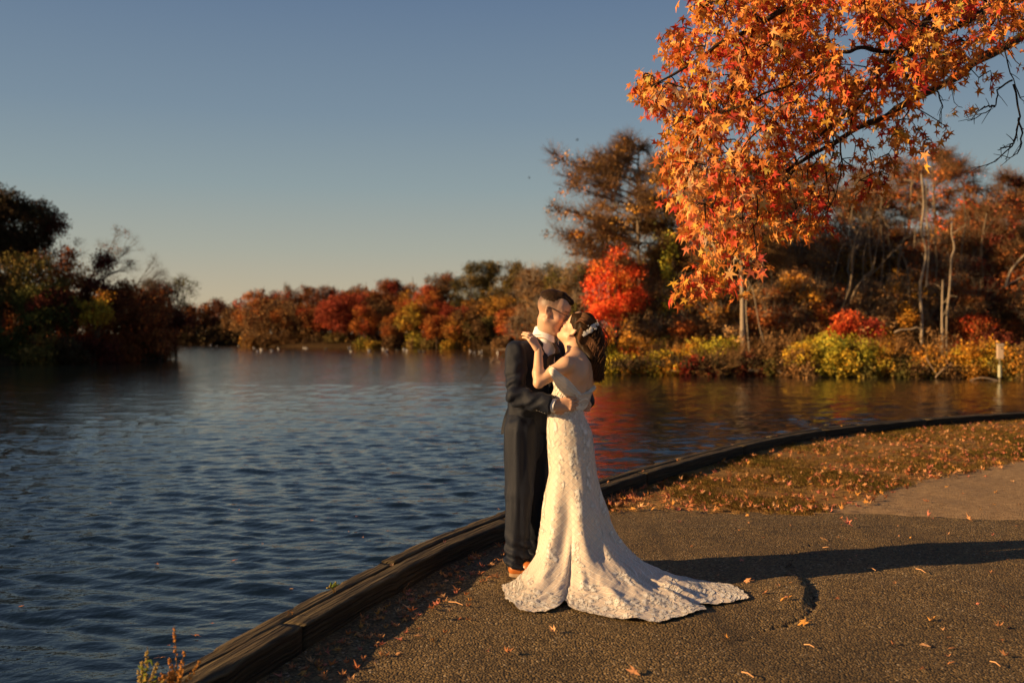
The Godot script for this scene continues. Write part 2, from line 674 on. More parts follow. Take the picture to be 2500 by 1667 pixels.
func setting() -> void:
	bumps.noise_type = FastNoiseLite.TYPE_SIMPLEX_SMOOTH
	bumps.frequency = 1.0
	bumps.fractal_octaves = 3
	bumps.seed = 4
	# grid lines of the shore: fine near the couple, wider away from them
	var xs := PackedFloat32Array()
	var x := -1.75
	while x < 3.9:
		xs.append(x)
		x += 0.013 if x > 1.25 and x < 2.2 else 0.034
	var st := 0.034
	while x < 60.0:
		xs.append(x)
		st *= 1.07
		x += st
	var lead := PackedFloat32Array([-3.6, -3.2, -2.9, -2.6, -2.4, -2.2, -2.0, -1.87])
	lead.append_array(xs)
	xs = lead
	var ds := PackedFloat32Array([-14.0, -8.0, -4.0, -1.5, 0.0, 1.0, 1.7, 2.2, 2.6, 2.9, 3.1])
	var d := 3.2
	while d < 9.2:
		ds.append(d)
		d += 0.015 if d > 5.1 and d < 6.8 else 0.036
	st = 0.036
	while d < 24.0:
		ds.append(d)
		st = minf(st * 1.04, 0.16)
		d += st
	var nx := xs.size()
	var h0 := PackedFloat32Array()
	for dd in ds:
		for xx in xs:
			h0.append(floor_y(xx, dd))
	for layer in 3:
		var m := MB.new()
		var ids := PackedInt32Array()
		ids.resize(nx * ds.size())
		ids.fill(-1)
		var ok := PackedByteArray()
		ok.resize(nx * ds.size())
		for a in ds.size():
			var ex := edge_x(ds[a])
			for b in nx:
				var k := a * nx + b
				var s := 1.0
				var y := h0[k]
				if layer == 1:
					s = minf(turf_s(xs[b], ds[a]), 0.25)
					y += -0.02 + 0.03 * clampf(s / 0.25 + 0.6, 0.0, 1.0)
				elif layer == 2:
					s = minf(minf(patch_s(xs[b], ds[a]), 0.35 - turf_s(xs[b], ds[a])), 0.3)
					y += -0.02 + 0.026 * clampf(s / 0.3 + 0.7, 0.0, 1.0)
				if xs[b] < ex + 0.05: y = -1.4
				ok[k] = 1 if s > -0.3 and (layer == 0 or xs[b] > ex - 0.3) else 0
				ids[k] = m.v.size()
				m.v.append(Vector3(xs[b], y, -ds[a]))
				m.uv.append(Vector2(xs[b], ds[a]) * 0.5)
				var st0 := 0.92 + 0.30 * bumps.get_noise_2d(xs[b] * 0.45 + 70.0, ds[a] * 0.45) + 0.16 * bumps.get_noise_2d(xs[b] * 1.9, ds[a] * 1.9 + 30.0)
				m.c.append(Color(st0, st0 * 0.985, st0 * 0.96))
		for a in ds.size() - 1:
			for b in nx - 1:
				var k := a * nx + b
				if ok[k] or ok[k + 1] or ok[k + nx] or ok[k + nx + 1]:
					m.quad(k, k + nx, k + nx + 1, k + 1)
		struct(m.done(), ["asphalt_path", "turf_soil", "sandy_path"][layer], [M.asphalt, M.dirt, M.sand][layer])
	# lake bed: one sheet out to the horizon
	var bed := PlaneMesh.new()
	bed.size = Vector2(9000, 9000)
	var bo := struct(bed, "ground", M.bank)
	bo.position = Vector3(0, -1.6, 0)
	# calm outer water below the wave sheet
	var wb := PlaneMesh.new()
	wb.size = Vector2(1400, 1400)
	var wo := struct(wb, "lake_water", M.water)
	wo.position = Vector3(0, WATER - 0.09, 0)
	# waves
	var wv := []
	for k in 34:
		var len := 0.09 * pow(1.115, k) * rng.randf_range(0.92, 1.08)
		var dir := deg_to_rad(80.0 + rng.randfn(0.0, 24.0))
		var kk := TAU / len
		wv.append([kk * cos(dir), kk * sin(dir), rng.randf() * TAU, poly_at([[0.09, 0.045], [0.14, 0.075], [0.30, 0.070], [0.5, 0.034], [0.8, 0.018], [1.5, 0.010], [3.5, 0.007]], len) / kk, len / absf(cos(dir)), len / absf(sin(dir)), len])
	var m := MB.new()
	var rows := PackedFloat32Array()
	var r := 1.6
	while r < 420.0:
		rows.append(r)
		r *= 1.0048 if r < 45.0 else 1.012
	var cols := 270
	var gust := noise(0.05, 71, 3)
	for a in rows.size():
		var dd := rows[a]
		var cell := (rows[mini(a + 1, rows.size() - 1)] - dd + 0.001) * 2.6
		var across := dd * 1.5 / cols * 2.6
		var live := []
		for w in wv:
			if w[4] > across and w[5] > cell: live.append([w[0], w[1] * dd + w[2], w[3] * (smoothstep(3.5, 11.0, dd) if w[6] < 0.26 else 1.0)])
		for b in cols:
			var xx := dd * lerpf(-0.75, 0.75, float(b) / (cols - 1))
			var g := 0.85 + 0.55 * gust.get_noise_2d(xx * 0.8, dd * 0.5)
			var y := 0.0
			for w in live: y += w[2] * sin(w[0] * xx + w[1])
			m.v.append(Vector3(xx, WATER + y * g, -dd))
			m.uv.append(Vector2(xx, dd * 1.3) * 0.30)
	for a in rows.size() - 1:
		for b in cols - 1:
			var k := a * cols + b
			m.quad(k, k + cols, k + cols + 1, k + 1)
	struct(m.done(), "lake_water", M.water)

# land behind a shoreline: rows of ground that rise away from the water
func bank(pts: Array, side: float, rise: Array, called: String, sd: int) -> void:
	var line := PackedVector2Array()
	for k in pts.size() - 1:
		var n := maxi(2, int(Vector2(pts[k][0], pts[k][1]).distance_to(Vector2(pts[k + 1][0], pts[k + 1][1])) / 2.5))
		for j in n: line.append(Vector2(pts[k][0], pts[k][1]).lerp(Vector2(pts[k + 1][0], pts[k + 1][1]), float(j) / n))
	line.append(Vector2(pts[-1][0], pts[-1][1]))
	var wob := noise(0.13, sd, 3)
	var m := MB.new()
	for k in line.size():
		var t := (line[mini(k + 3, line.size() - 1)] - line[maxi(k - 3, 0)]).normalized()
		var nn := Vector2(-t.y, t.x) * side
		for j in rise.size():
			var p: Vector2 = line[k] + nn * (rise[j][0] + wob.get_noise_2d(line[k].x * 2.0, line[k].y * 2.0) * 1.4)
			m.v.append(Vector3(p.x, rise[j][1] + wob.get_noise_2d(p.x * 3.0, p.y * 3.0 + 50.0) * 0.3 * minf(1.0, j * 0.5), -p.y))
			m.uv.append(p)
	for k in line.size() - 1:
		for j in rise.size() - 1:
			var x := k * rise.size() + j
			if side > 0.0: m.quad(x, x + rise.size(), x + rise.size() + 1, x + 1)
			else: m.quad(x, x + 1, x + rise.size() + 1, x + rise.size())
	struct(m.done(), called, M.bank)

func banks() -> void:
	var rise := [[-1.5, -1.3], [0.0, -0.42], [0.5, -0.1], [2.0, 0.35], [8.0, 0.9], [25.0, 1.8], [70.0, 3.0]]
	bank([[-130, 60], [-80, 66], [-52, 71], [-38, 75], [-34, 82], [-32, 92], [-40, 110], [-62, 150], [-90, 230], [-110, 290]], 1.0, rise, "left_shore", 81)
	bank([[-115, 285], [-100, 300], [-84, 300], [-74, 285], [-66, 250], [-55, 226], [-40, 212], [-22, 203], [-8, 195], [2, 170], [4, 140], [2, 115], [-1.5, 106], [0, 100], [3, 82], [5.3, 62], [8, 57.5], [15.5, 53.5], [20, 51.5], [24, 50], [40, 46], [80, 40], [140, 30]], 1.0, rise, "far_shore", 82)

func kerb() -> void:
	# two rows of weathered timbers laid along the shore, each timber a part
	var k := thing("timber_kerb", "weathered dark timber edging of two rows of beams between lake and asphalt path", "edging")
	var pts := []
	for e in EDGE: pts.append(Vector3(e[0], 0, -e[1]))
	var line := curve(pts, 420)
	var run := PackedFloat32Array([0.0])
	for j in range(1, line.size()): run.append(run[-1] + line[j].distance_to(line[j - 1]))
	var at := func(s: float) -> Array:      # point and inland direction at a run length
		var j := 1
		while j < run.size() - 1 and run[j] < s: j += 1
		var t := (line[j] - line[j - 1]).normalized()
		return [line[j - 1].lerp(line[j], clampf((s - run[j - 1]) / (run[j] - run[j - 1]), 0.0, 1.0)), Vector3(-t.z, 0, t.x)]
	var wear := noise(1.0, 90, 3)
	for row in 2:
		var s := 0.6 if row == 0 else 1.9
		while s < 34.0:
			var len := 3.0 + rng.randf_range(-0.25, 0.25)
			var m := MB.new()
			var near := s < 12.0
			var n := 60 if near else 16
			var in0 := 0.0 if row == 0 else 0.094
			var in1 := 0.084 if row == 0 else 0.205
			var top := 0.135 if row == 0 else 0.13
			var lift := rng.randf_range(-0.006, 0.006)
			var u0 := rng.randf() * 4.0
			# outline across the timber: outer face, top with worn arrises, inner face
			var outline := [[0.0, -0.75], [0.0, -0.02], [0.008, 0.0], [0.25, 0.003], [0.5, 0.0], [0.75, 0.002], [0.985, -0.001], [1.0, -0.012], [1.0, -0.75]]
			var no := outline.size()
			for j in n + 1:
				var fs := float(j) / n
				var a = at.call(s + 0.008 + fs * (len - 0.016))
				var p: Vector3 = a[0]
				var nn: Vector3 = a[1]
				for o in no:
					var w: float = lerpf(in0, in1, outline[o][0])
					var y: float = outline[o][1]
					if o > 0 and o < no - 1:
						y += wear.get_noise_3d(p.x * 2.0, o * 0.9 + row * 5.0, p.z * 2.0) * 0.004 + wear.get_noise_3d(p.x * 14.0, o * 3.0, p.z * 14.0) * 0.002
						w += wear.get_noise_3d(p.x * 5.0, o * 0.4 + 30.0, p.z * 5.0) * 0.006
						# splintered, chipped outer arris here and there
						if row == 0 and o <= 2: y -= maxf(0.0, wear.get_noise_2d(p.x * 2.6, p.z * 2.6 + 5.0) - 0.12) * 0.08
						if row == 1 and o >= 6: y -= maxf(0.0, wear.get_noise_2d(p.x * 2.0 + 9.0, p.z * 2.0) - 0.22) * 0.04
					m.v.append(p + nn * w + Vector3(0, top + lift + y, 0))
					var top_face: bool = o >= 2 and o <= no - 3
					m.c.append(Color.WHITE if top_face else Color(0.38, 0.34, 0.32))  # shade of the side faces painted in as a darker tint
					m.uv.append(Vector2((absf(outline[o][1]) if o == 0 or o == no - 1 else 0.0) + w + row * 0.37, s + fs * len + u0))
			for j in n:
				for o in no - 1:
					var x := j * no + o
					m.quad(x, x + no, x + no + 1, x + 1)
			for e in 2:      # end grain
				var f := 0 if e == 0 else n * no
				for o in range(1, no - 1):
					if e == 0: m.tri(f, f + o, f + o + 1)
					else: m.tri(f, f + o + 1, f + o)
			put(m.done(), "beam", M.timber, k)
			s += len

# ---------------------------------------------------------------- trees
const PAL := {
	"rust": [[0.20, 0.055, 0.018], [0.29, 0.085, 0.022], [0.13, 0.040, 0.016], [0.24, 0.10, 0.03]],
	"orange": [[0.44, 0.13, 0.02], [0.52, 0.20, 0.03], [0.36, 0.085, 0.018], [0.30, 0.10, 0.03]],
	"red": [[0.42, 0.045, 0.016], [0.52, 0.075, 0.022], [0.30, 0.030, 0.014], [0.50, 0.12, 0.03]],
	"crimson": [[0.30, 0.032, 0.022], [0.36, 0.055, 0.028], [0.21, 0.026, 0.018]],
	"maroon": [[0.10, 0.024, 0.016], [0.15, 0.034, 0.018], [0.07, 0.022, 0.015]],
	"yellow": [[0.50, 0.31, 0.025], [0.42, 0.30, 0.035], [0.46, 0.23, 0.02], [0.25, 0.22, 0.04]],
	"lime": [[0.26, 0.25, 0.03], [0.36, 0.29, 0.03], [0.14, 0.16, 0.03], [0.40, 0.26, 0.025]],
	"gold": [[0.46, 0.22, 0.022], [0.38, 0.15, 0.02], [0.30, 0.17, 0.04]],
	"olive": [[0.12, 0.105, 0.028], [0.16, 0.12, 0.03], [0.08, 0.08, 0.024], [0.20, 0.12, 0.03]],
	"green": [[0.05, 0.062, 0.017], [0.075, 0.08, 0.02], [0.10, 0.09, 0.022]],
	"brown": [[0.16, 0.085, 0.035], [0.11, 0.060, 0.028], [0.20, 0.10, 0.035], [0.13, 0.085, 0.04]],
	"tan": [[0.27, 0.16, 0.07], [0.20, 0.12, 0.055], [0.30, 0.15, 0.05]],
	"dark": [[0.040, 0.026, 0.015], [0.060, 0.034, 0.018], [0.050, 0.042, 0.018]],
	"pink": [[0.26, 0.10, 0.055], [0.20, 0.085, 0.045], [0.30, 0.09, 0.04]],
	"grey": [[0.19, 0.15, 0.11], [0.15, 0.12, 0.085], [0.23, 0.18, 0.13]],
}
var sprays := []
var twigs: ArrayMesh

func leaf_spray(count: int, rad: float, len: float) -> ArrayMesh:
	var m := MB.new()
	for k in count:
		var p := Vector3(rng.randfn(), rng.randfn() * 0.75, rng.randfn()) * rad * 0.5
		var b := Basis(Vector3(rng.randfn(), rng.randfn(), rng.randfn()).normalized(), rng.randf() * TAU)
		var l := len * rng.randf_range(0.7, 1.25)
		var w := l * rng.randf_range(0.32, 0.45)
		var at := m.v.size()
		var sh := rng.randf_range(0.75, 1.2)
		for o in [Vector3(0, 0, -l * 0.5), Vector3(w, l * 0.12, 0), Vector3(0, 0, l * 0.5), Vector3(-w, l * 0.12, 0)]:
			m.v.append(p + b * o)
			m.c.append(Color(sh * 0.8, sh * 0.8, sh * 0.8))
		var n1 := b * Vector3(-0.2, 1, 0)
		for o in 4: m.n.append((n1 + p * 0.8 / rad).normalized())
		m.quad(at, at + 1, at + 2, at + 3)
	return m.done()

func twig_spray() -> ArrayMesh:
	var m := MB.new()
	for k in 9:
		var dir := Vector3(rng.randfn() * 0.55, rng.randf_range(0.25, 1.0), rng.randfn() * 0.55).normalized()
		var p := Vector3(rng.randfn() * 0.04, 0, rng.randfn() * 0.04)
		var pts := PackedVector3Array([p])
		var rr := PackedFloat32Array([0.012])
		for j in 4:
			dir = (dir + Vector3(rng.randfn(), rng.randfn(), rng.randfn()) * 0.22).normalized()
			p += dir * rng.randf_range(0.18, 0.3)
			pts.append(p)
			rr.append(0.012 * (1.0 - (j + 1) / 4.6))
		m.tube(pts, rr, 3, Color.WHITE, false)
		var e := pts[2]
		var d2 := (dir + Vector3(rng.randfn(), rng.randfn(), rng.randfn()) * 0.7).normalized()
		m.tube(PackedVector3Array([e, e + d2 * 0.25, e + d2 * 0.45 + Vector3(0, 0.05, 0)]), PackedFloat32Array([0.008, 0.006, 0.003]), 3, Color.WHITE, false)
	return m.done()

func shade(pal: Array, j: float) -> Color:
	var a: Array = pal[rng.randi() % pal.size()]
	var b: Array = pal[rng.randi() % pal.size()]
	var t := rng.randf() * 0.6
	var s := rng.randf_range(1.0 - j, 1.0 + j) * 1.55
	return Color(lerpf(a[0], b[0], t) * s, lerpf(a[1], b[1], t) * s, lerpf(a[2], b[2], t) * s)

func rdir() -> Vector3:
	var y := rng.randf_range(-1, 1)
	var a := rng.randf() * TAU
	var r := sqrt(1.0 - y * y)
	return Vector3(r * cos(a), y, r * sin(a))

func limb(m: MB, a: Vector3, b: Vector3, r0: float, r1: float, col: Color, bend := 0.12, n := 6, sides := 5) -> PackedVector3Array:
	var pts := PackedVector3Array()
	var rr := PackedFloat32Array()
	var l := a.distance_to(b)
	var off := rdir() * l * bend + Vector3(0, l * bend * 0.5, 0)
	var off2 := rdir() * l * bend * 0.5
	for k in n:
		var t := float(k) / (n - 1)
		pts.append(a.lerp(b, t) + off * sin(PI * t) + off2 * sin(TAU * t))
		rr.append(lerpf(r0, r1, t))
	m.tube(pts, rr, sides, col, false)
	return pts

# kind: round, spire, layered, bare, shrub, brush.  px, top: bearing and height as seen from the path; d: distance; hw: half width in metres
func tree(called: String, kind: String, px: float, top: float, d: float, hw: float, pal: String, label: String, group := "", o := {}) -> Node3D:
	var base: float = o.get("base", -0.1 if d < 150.0 else -0.2)
	var foot := Vector3((px - 1250.0) / PX * d, base, -d)
	var h: float = EYE + (825.0 - top) / PX * d - base
	if kind == "round": h *= 1.08
	var cat := "shrub" if kind in ["shrub", "brush"] else "tree"
	var root := thing(called, label, cat, foot, group)
	var cols: Array = PAL[pal]
	var cols2: Array = PAL[o.get("pal2", pal)]
	var bark: Color = o.get("bark", Color(0.12, 0.085, 0.055))
	var far := d > 150.0
	var sc: float = o.get("leaf", 2.0 if far else (0.95 if d > 70.0 else 0.75))
	var dens: float = o.get("dens", 1.0)
	var lean: Vector3 = o.get("lean", Vector3(rng.randfn() * 0.04, 0, rng.randfn() * 0.04))
	var wood := MB.new()
	var buf := PackedFloat32Array()
	var tw := PackedFloat32Array()
	var tr: float = o.get("r", 0.012 * h + 0.02)
	var spread := Vector3(1.0, 1.0, 0.9)
	var tips := []        # [centre, radius vector]
	if kind == "round" or kind == "spire":
		var cb: float = o.get("cb", 0.22)
		var topp := Vector3(lean.x * h, h * 0.93, lean.z * h)
		limb(wood, Vector3(0, -0.6, 0), topp, tr, tr * 0.2, bark, 0.03, 8, 7)
		var n := int(o.get("lumps", (30 if far else 20) if kind == "round" else 14))
		for k in n:
			var c: Vector3
			var lr: Vector3
			if kind == "round":
				var u := rdir()
				if u.y < -0.5: u.y *= 0.5
				var q0 := rng.randf_range(0.5, 0.78)
				c = Vector3(u.x * hw * q0, h * (0.5 + cb * 0.5) + u.y * h * (1.0 - cb) * 0.5 * q0 * 1.02, u.z * hw * q0)
				if u.y < 0.0: c *= Vector3(0.9, 1, 0.9)
				var w := hw * (rng.randf_range(0.20, 0.38) if far else rng.randf_range(0.30, 0.44))
				lr = Vector3(w, w * rng.randf_range(0.62, 0.9), w)
				lr.y = minf(lr.y, h - c.y)
			else:
				var t := (k + 0.5) / n
				var w := hw * pow(1.0 - t, 0.8) + 0.15 * hw
				var ang := rng.randf() * TAU
				c = Vector3(cos(ang) * w * 0.45, h * lerpf(cb, 0.93, t), sin(ang) * w * 0.45)
				lr = Vector3(w * 0.7, h * 0.07, w * 0.7)
			c += Vector3(lean.x, 0, lean.z) * c.y
			tips.append([c, lr])
			var s := clampf(c.y / h - rng.randf_range(0.12, 0.3), 0.12, 0.85)
			limb(wood, Vector3(0, -0.6, 0).lerp(topp, s), c + Vector3(0, lr.y * 0.3, 0), tr * 0.42 * (1.1 - s), tr * 0.06, bark, 0.1, 5, 4)
			if o.has("twigs"):
				for j in int(o.twigs):
					var e := c + rdir() * lr * 0.9
					push(tw, Basis(rdir(), rng.randf() * 0.8).scaled(Vector3.ONE * sc * 1.5), e, shade(PAL.grey, 0.3))
	elif kind == "shrub":
		var n := int(o.get("lumps", 14))
		for k in n:
			var u := rdir()
			u.y = absf(u.y)
			var q0 := rng.randf_range(0.3, 0.78)
			var c := Vector3(u.x * hw * q0, u.y * h * q0 * 0.95, u.z * hw * q0 * 0.8)
			var w := hw * rng.randf_range(0.22, 0.42)
			var lr := Vector3(w, minf(w * 0.8, maxf(h - c.y, 0.2)), w)
			tips.append([c, lr])
			limb(wood, Vector3(u.x * 0.2, -0.2, u.z * 0.2), c + lr * Vector3(0, 0.6, 0), 0.03, 0.008, bark, 0.15, 5, 4)
	elif kind == "layered":
		var topp := Vector3(lean.x * h, h * 0.97, lean.z * h)
		limb(wood, Vector3(0, -0.6, 0), topp, tr, tr * 0.18, bark, 0.012, 10, 8)
		var n := int(o.get("limbs", 26))
		var cb: float = o.get("cb", 0.38)
		for k in n:
			var t := (k + rng.randf() * 0.7) / n
			var y := h * lerpf(cb, 0.95, t)
			var ang := rng.randf_range(-PI, PI)
			var bias: float = o.get("bias", 0.0)
			if rng.randf() < absf(bias): ang = (PI if bias < 0.0 else 0.0) + rng.randfn() * 0.7
			var w: float = hw * (0.55 + 0.55 * sin(PI * pow(1.0 - t, 0.75))) * rng.randf_range(0.75, 1.1)
			if t > 0.8: w *= 1.6 * (1.15 - t)
			var b := Vector3(cos(ang) * w, y + w * rng.randf_range(-0.02, 0.28), sin(ang) * w)
			var a := Vector3(lean.x * y, y - w * 0.12, lean.z * y)
			var pts := limb(wood, a, b, tr * 0.34, tr * 0.05, bark, 0.07, 8, 5)
			for j in range(3, 8):
				for side in 2:
					var e := pts[j] + Vector3(rng.randfn() * 0.3 * w * 0.3, rng.randfn() * 0.12, rng.randfn() * 0.3 * w * 0.3)
					limb(wood, pts[j - 1], e, tr * 0.09, tr * 0.03, bark, 0.1, 4, 3)
					if rng.randf() < o.get("leafy", 0.8): tips.append([e, Vector3(0.62, 0.22, 0.62) * (w * 0.16 + 0.5)])
					for g in 2:
						var fw := (b - a).normalized()
						push(tw, Basis(Quaternion(Vector3.UP, (fw + Vector3(rng.randfn(), rng.randfn() * 0.6 + 0.15, rng.randfn()) * 0.45).normalized())).scaled(Vector3.ONE * rng.randf_range(0.7, 1.3)), pts[j].lerp(e, rng.randf()), shade(PAL.grey, 0.3) * Color(0.85, 0.62, 0.42))
	elif kind == "bare":
		var stack := [[Vector3(0, -0.5, 0), Vector3(lean.x, 1, lean.z).normalized(), h * o.get("first", 0.36), tr, 0]]
		while stack.size():
			var s: Array = stack.pop_back()
			var e: Vector3 = s[0] + s[1] * s[2]
			limb(wood, s[0], e, s[3], s[3] * 0.62, bark, 0.07, 5, 6 if s[4] < 2 else 4)
			if s[4] >= 4:
				tips.append([e, Vector3.ONE * 0.5])
				push(tw, Basis(Quaternion(Vector3.UP, (s[1] + Vector3(0, 0.1, 0)).normalized())).scaled(Vector3.ONE * sc * 0.9), e - s[1] * 0.1, Color(bark.r, bark.g, bark.b))
				continue
			for k in (3 if s[4] < 3 else 2):
				var dd: Vector3 = (s[1] + rdir() * 0.62 * o.get("open", 1.0) + Vector3(0, 0.18, 0) + lean * 0.5).normalized()
				stack.append([e - s[1] * s[2] * rng.randf() * 0.25, dd, s[2] * rng.randf_range(0.58, 0.8), s[3] * 0.6, s[4] + 1])
	elif kind == "brush":
		for k in int(40 * dens):
			var e := Vector3(rng.randfn() * hw * 0.5, 0, rng.randfn() * hw * 0.3)
			push(tw, Basis(Quaternion(Vector3.UP, Vector3(rng.randfn() * 0.8, 1.0, rng.randfn() * 0.6).normalized())).scaled(Vector3.ONE * h * rng.randf_range(0.5, 0.9)), e, shade(PAL.tan, 0.3))
			if k % 2 == 0: tips.append([e + Vector3(0, h * rng.randf_range(0.2, 0.85), 0), Vector3.ONE * h * 0.16])
		wood.tube(PackedVector3Array([Vector3(0, -0.3, 0), Vector3(0.1, h * 0.4, 0), Vector3(-0.2, h * 0.8, 0.1)]), PackedFloat32Array([0.03, 0.02, 0.01]), 5, bark)
	var per: float = dens * o.get("per", 1.0)
	for t in tips:
		var lr: Vector3 = t[1]
		var vol := (lr.x + lr.y + lr.z) / 3.0
		var n := int(per * (3.6 if kind == "layered" else (3.0 if kind in ["bare", "brush"] else 15.0)) * pow(maxf(vol / sc, 0.4), 2.0) * (1.0 if kind in ["layered", "bare", "brush"] else 1.9)) + 1
		if kind == "bare" and not o.has("leafy"): continue
		if kind == "bare" and rng.randf() > o.leafy: continue
		var alt: bool = rng.randf() < o.get("mix", 0.3)
		var tone := rng.randf_range(0.78, 1.22)
		for k in n:
			var u := rdir()
			if kind == "round" and u.y < 0.0 and rng.randf() < 0.35: u.y = -u.y
			var p: Vector3 = t[0] + u * lr * pow(rng.randf(), 0.33)
			var c := shade(cols2 if alt else cols, 0.32)
			c = Color(c.r * tone, c.g * tone, c.b * tone)
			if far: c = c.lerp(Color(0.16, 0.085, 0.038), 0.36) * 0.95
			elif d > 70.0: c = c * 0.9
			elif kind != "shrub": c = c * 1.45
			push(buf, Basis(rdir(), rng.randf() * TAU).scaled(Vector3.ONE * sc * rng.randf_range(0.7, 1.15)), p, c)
	put(wood.done(), "stem" if cat == "shrub" else "trunk", M.bark, root)
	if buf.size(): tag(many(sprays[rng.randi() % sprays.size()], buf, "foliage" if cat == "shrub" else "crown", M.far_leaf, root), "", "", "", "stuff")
	if tw.size(): tag(many(twigs, tw, "twigs", M.bark, root), "", "", "", "stuff")
	return root

func undergrowth(called: String, label: String, x0: float, x1: float, d0: float, d1: float, h: float, count: int, sc: float, pal: String) -> void:
	var buf := PackedFloat32Array()
	var ns := noise(0.05, 130, 2)
	for k in count:
		var t := rng.randf()
		var d := lerpf(d0, d1, rng.randf())
		var p := Vector3(lerpf(x0, x1, t) * d, 0, -d)
		p.y = h * (0.8 + 0.5 * ns.get_noise_2d(p.x * 3.0, p.z)) * pow(rng.randf(), 0.8)
		push(buf, Basis(rdir(), rng.randf() * TAU).scaled(Vector3.ONE * sc * rng.randf_range(0.7, 1.3)), p, shade(PAL[pal], 0.35))
	var o := many(sprays[0], buf, called, M.far_leaf)
	tag(o, label, "woodland", "", "stuff")

func woods() -> void:
	for k in 4: sprays.append(leaf_spray(18, 0.55, 0.19))
	twigs = twig_spray()
	var pale := Color(0.42, 0.34, 0.25)
	var mid := Color(0.22, 0.165, 0.115)
	# --- left shore, mostly in the shade of the woods to its left
	var gl := "trees on the left shore"
	tree("oak_tree", "round", 30, 500, 88, 4.2, "dark", "dense dark oak at the left edge with a rounded crown against the sky", gl, {"pal2": "maroon", "cb": 0.45, "lumps": 26})
	tree("oak_tree", "round", -90, 440, 86, 5.5, "dark", "big dark oak outside the left edge of the shore", gl, {"cb": 0.3})
	tree("bare_tree", "bare", 172, 512, 92, 3.0, "rust", "tall wispy tree nearly bare, rising right of the dark oak", gl, {"leafy": 0.22, "bark": Color(0.16, 0.12, 0.085), "lean": Vector3(0.12, 0, 0)})
	tree("bare_tree", "bare", 222, 570, 95, 2.0, "brown", "bare tree leaning right over the rust trees of the left shore", gl, {"bark": Color(0.13, 0.1, 0.07), "lean": Vector3(0.62, 0, 0), "open": 0.7})
	tree("bare_tree", "bare", 285, 622, 97, 2.0, "brown", "thin bare tree right of the leaning one, above the maroon tree", gl, {"bark": Color(0.11, 0.085, 0.06), "lean": Vector3(0.25, 0, 0)})
	tree("oak_tree", "round", 168, 585, 84, 2.6, "rust", "rust orange tree with lit upper leaves below the wispy bare tree", gl, {"pal2": "orange", "cb": 0.15})
	tree("oak_tree", "round", 246, 618, 86, 2.6, "maroon", "dark red brown tree sloping down right of the rust orange one", gl, {"pal2": "rust", "cb": 0.1})
	tree("oak_tree", "round", 300, 690, 88, 2.4, "rust", "low maroon tree at the right foot of the left wood", gl, {"cb": 0.1})
	tree("birch_tree", "round", 232, 690, 80, 1.7, "yellow", "small golden yellow tree in front of the dark left wood", gl, {"cb": 0.2, "pal2": "gold", "lumps": 12})
	tree("oak_tree", "round", 78, 608, 81, 2.9, "olive", "olive tree with yellow flecks at its top, below the dark oak", gl, {"pal2": "gold", "cb": 0.1, "mix": 0.2})
	tree("oak_tree", "round", 5, 585, 82, 2.8, "brown", "brownish olive tree cut by the left edge of the picture", gl, {"pal2": "olive", "cb": 0.1})
	tree("oak_tree", "round", 120, 700, 79, 2.8, "green", "dark green low tree under the olive tree on the left shore", gl, {"pal2": "maroon", "cb": 0.05})
	tree("birch_tree", "bare", 430, 655, 100, 2.0, "green", "slender dark tree with a ragged half bare top at the tip of the left shore", gl, {"leafy": 0.6, "bark": Color(0.08, 0.06, 0.04), "lean": Vector3(0.05, 0, 0)})
	tree("oak_tree", "round", 398, 704, 97, 2.9, "maroon", "dark maroon tree at the tip of the left shore", gl, {"cb": 0.05, "pal2": "rust"})
	tree("bare_tree", "bare", 338, 682, 101, 2.2, "tan", "faint tan bare tree between the maroon trees of the left shore", gl, {"leafy": 0.3, "bark": Color(0.16, 0.11, 0.07)})
	tree("oak_tree", "round", 350, 728, 96, 2.6, "brown", "low brown tree right of the maroon slope on the left shore", gl, {"cb": 0.05, "pal2": "maroon"})
	var sl := "shrubs at the water of the left shore"
	var ls := [[20, 770, 77, 2.6, "green", "dark green shrub at the water by the left edge"], [95, 790, 76, 2.2, "olive", "olive shrub at the water, second from the left edge"], [165, 800, 77, 2.2, "dark", "almost black shrub at the water below the green tree"], [225, 795, 80, 2.2, "maroon", "dark red shrub at the water below the golden tree"],
		[290, 800, 85, 2.3, "rust", "dark red brown shrub at the water below the maroon slope"], [345, 790, 91, 2.4, "green", "dark shrub hanging over the water near the tip of the left shore"], [400, 790, 93, 2.2, "rust", "dark overhanging shrub at the very tip of the left shore"]]
	for s in ls: tree("waterside_shrub", "shrub", s[0], s[1], s[2], s[3], s[4], s[5], sl, {"base": -0.5})
	# woods further left that keep this shore in shade
	for k in 5: tree("shore_tree", "round", -330 - k * 260, 575 - k * 45, 78 - k * 3.0, 6.0, "brown", ["brown tree nearest the left edge, outside the picture", "second brown tree beyond the left edge", "third brown tree beyond the left edge", "fourth brown tree beyond the left edge", "farthest brown tree beyond the left edge"][k], "wood beyond the left edge", {"cb": 0.12, "per": 0.7})
	undergrowth("woodland_undergrowth", "dark undergrowth between the trees of the left shore", -0.56, -0.345, 84, 100, 6.0, 2600, 1.2, "rust")
	# --- the far end of the bay
	var gf := "trees at the far end of the bay"
	var fs := [[452, 742, 296, 4.6, "rust", "rust tree at the far end of the bay, just right of the left shore"], [482, 738, 300, 4.6, "orange", "orange brown tree at the far end of the bay"], [512, 724, 304, 5.0, "rust", "tallest red brown tree at the far end of the bay"],
		[540, 731, 300, 4.6, "maroon", "dark red tree at the far end of the bay"], [566, 742, 292, 4.4, "brown", "brown tree at the far end of the bay"], [592, 752, 284, 4.2, "tan", "tan tree where the far bay meets the bright orange trees"]]
	for s in fs: tree("far_tree", "round", s[0], s[1], s[2], s[3], s[4], s[5], gf, {"leaf": 2.4, "per": 0.8, "cb": 0.05})
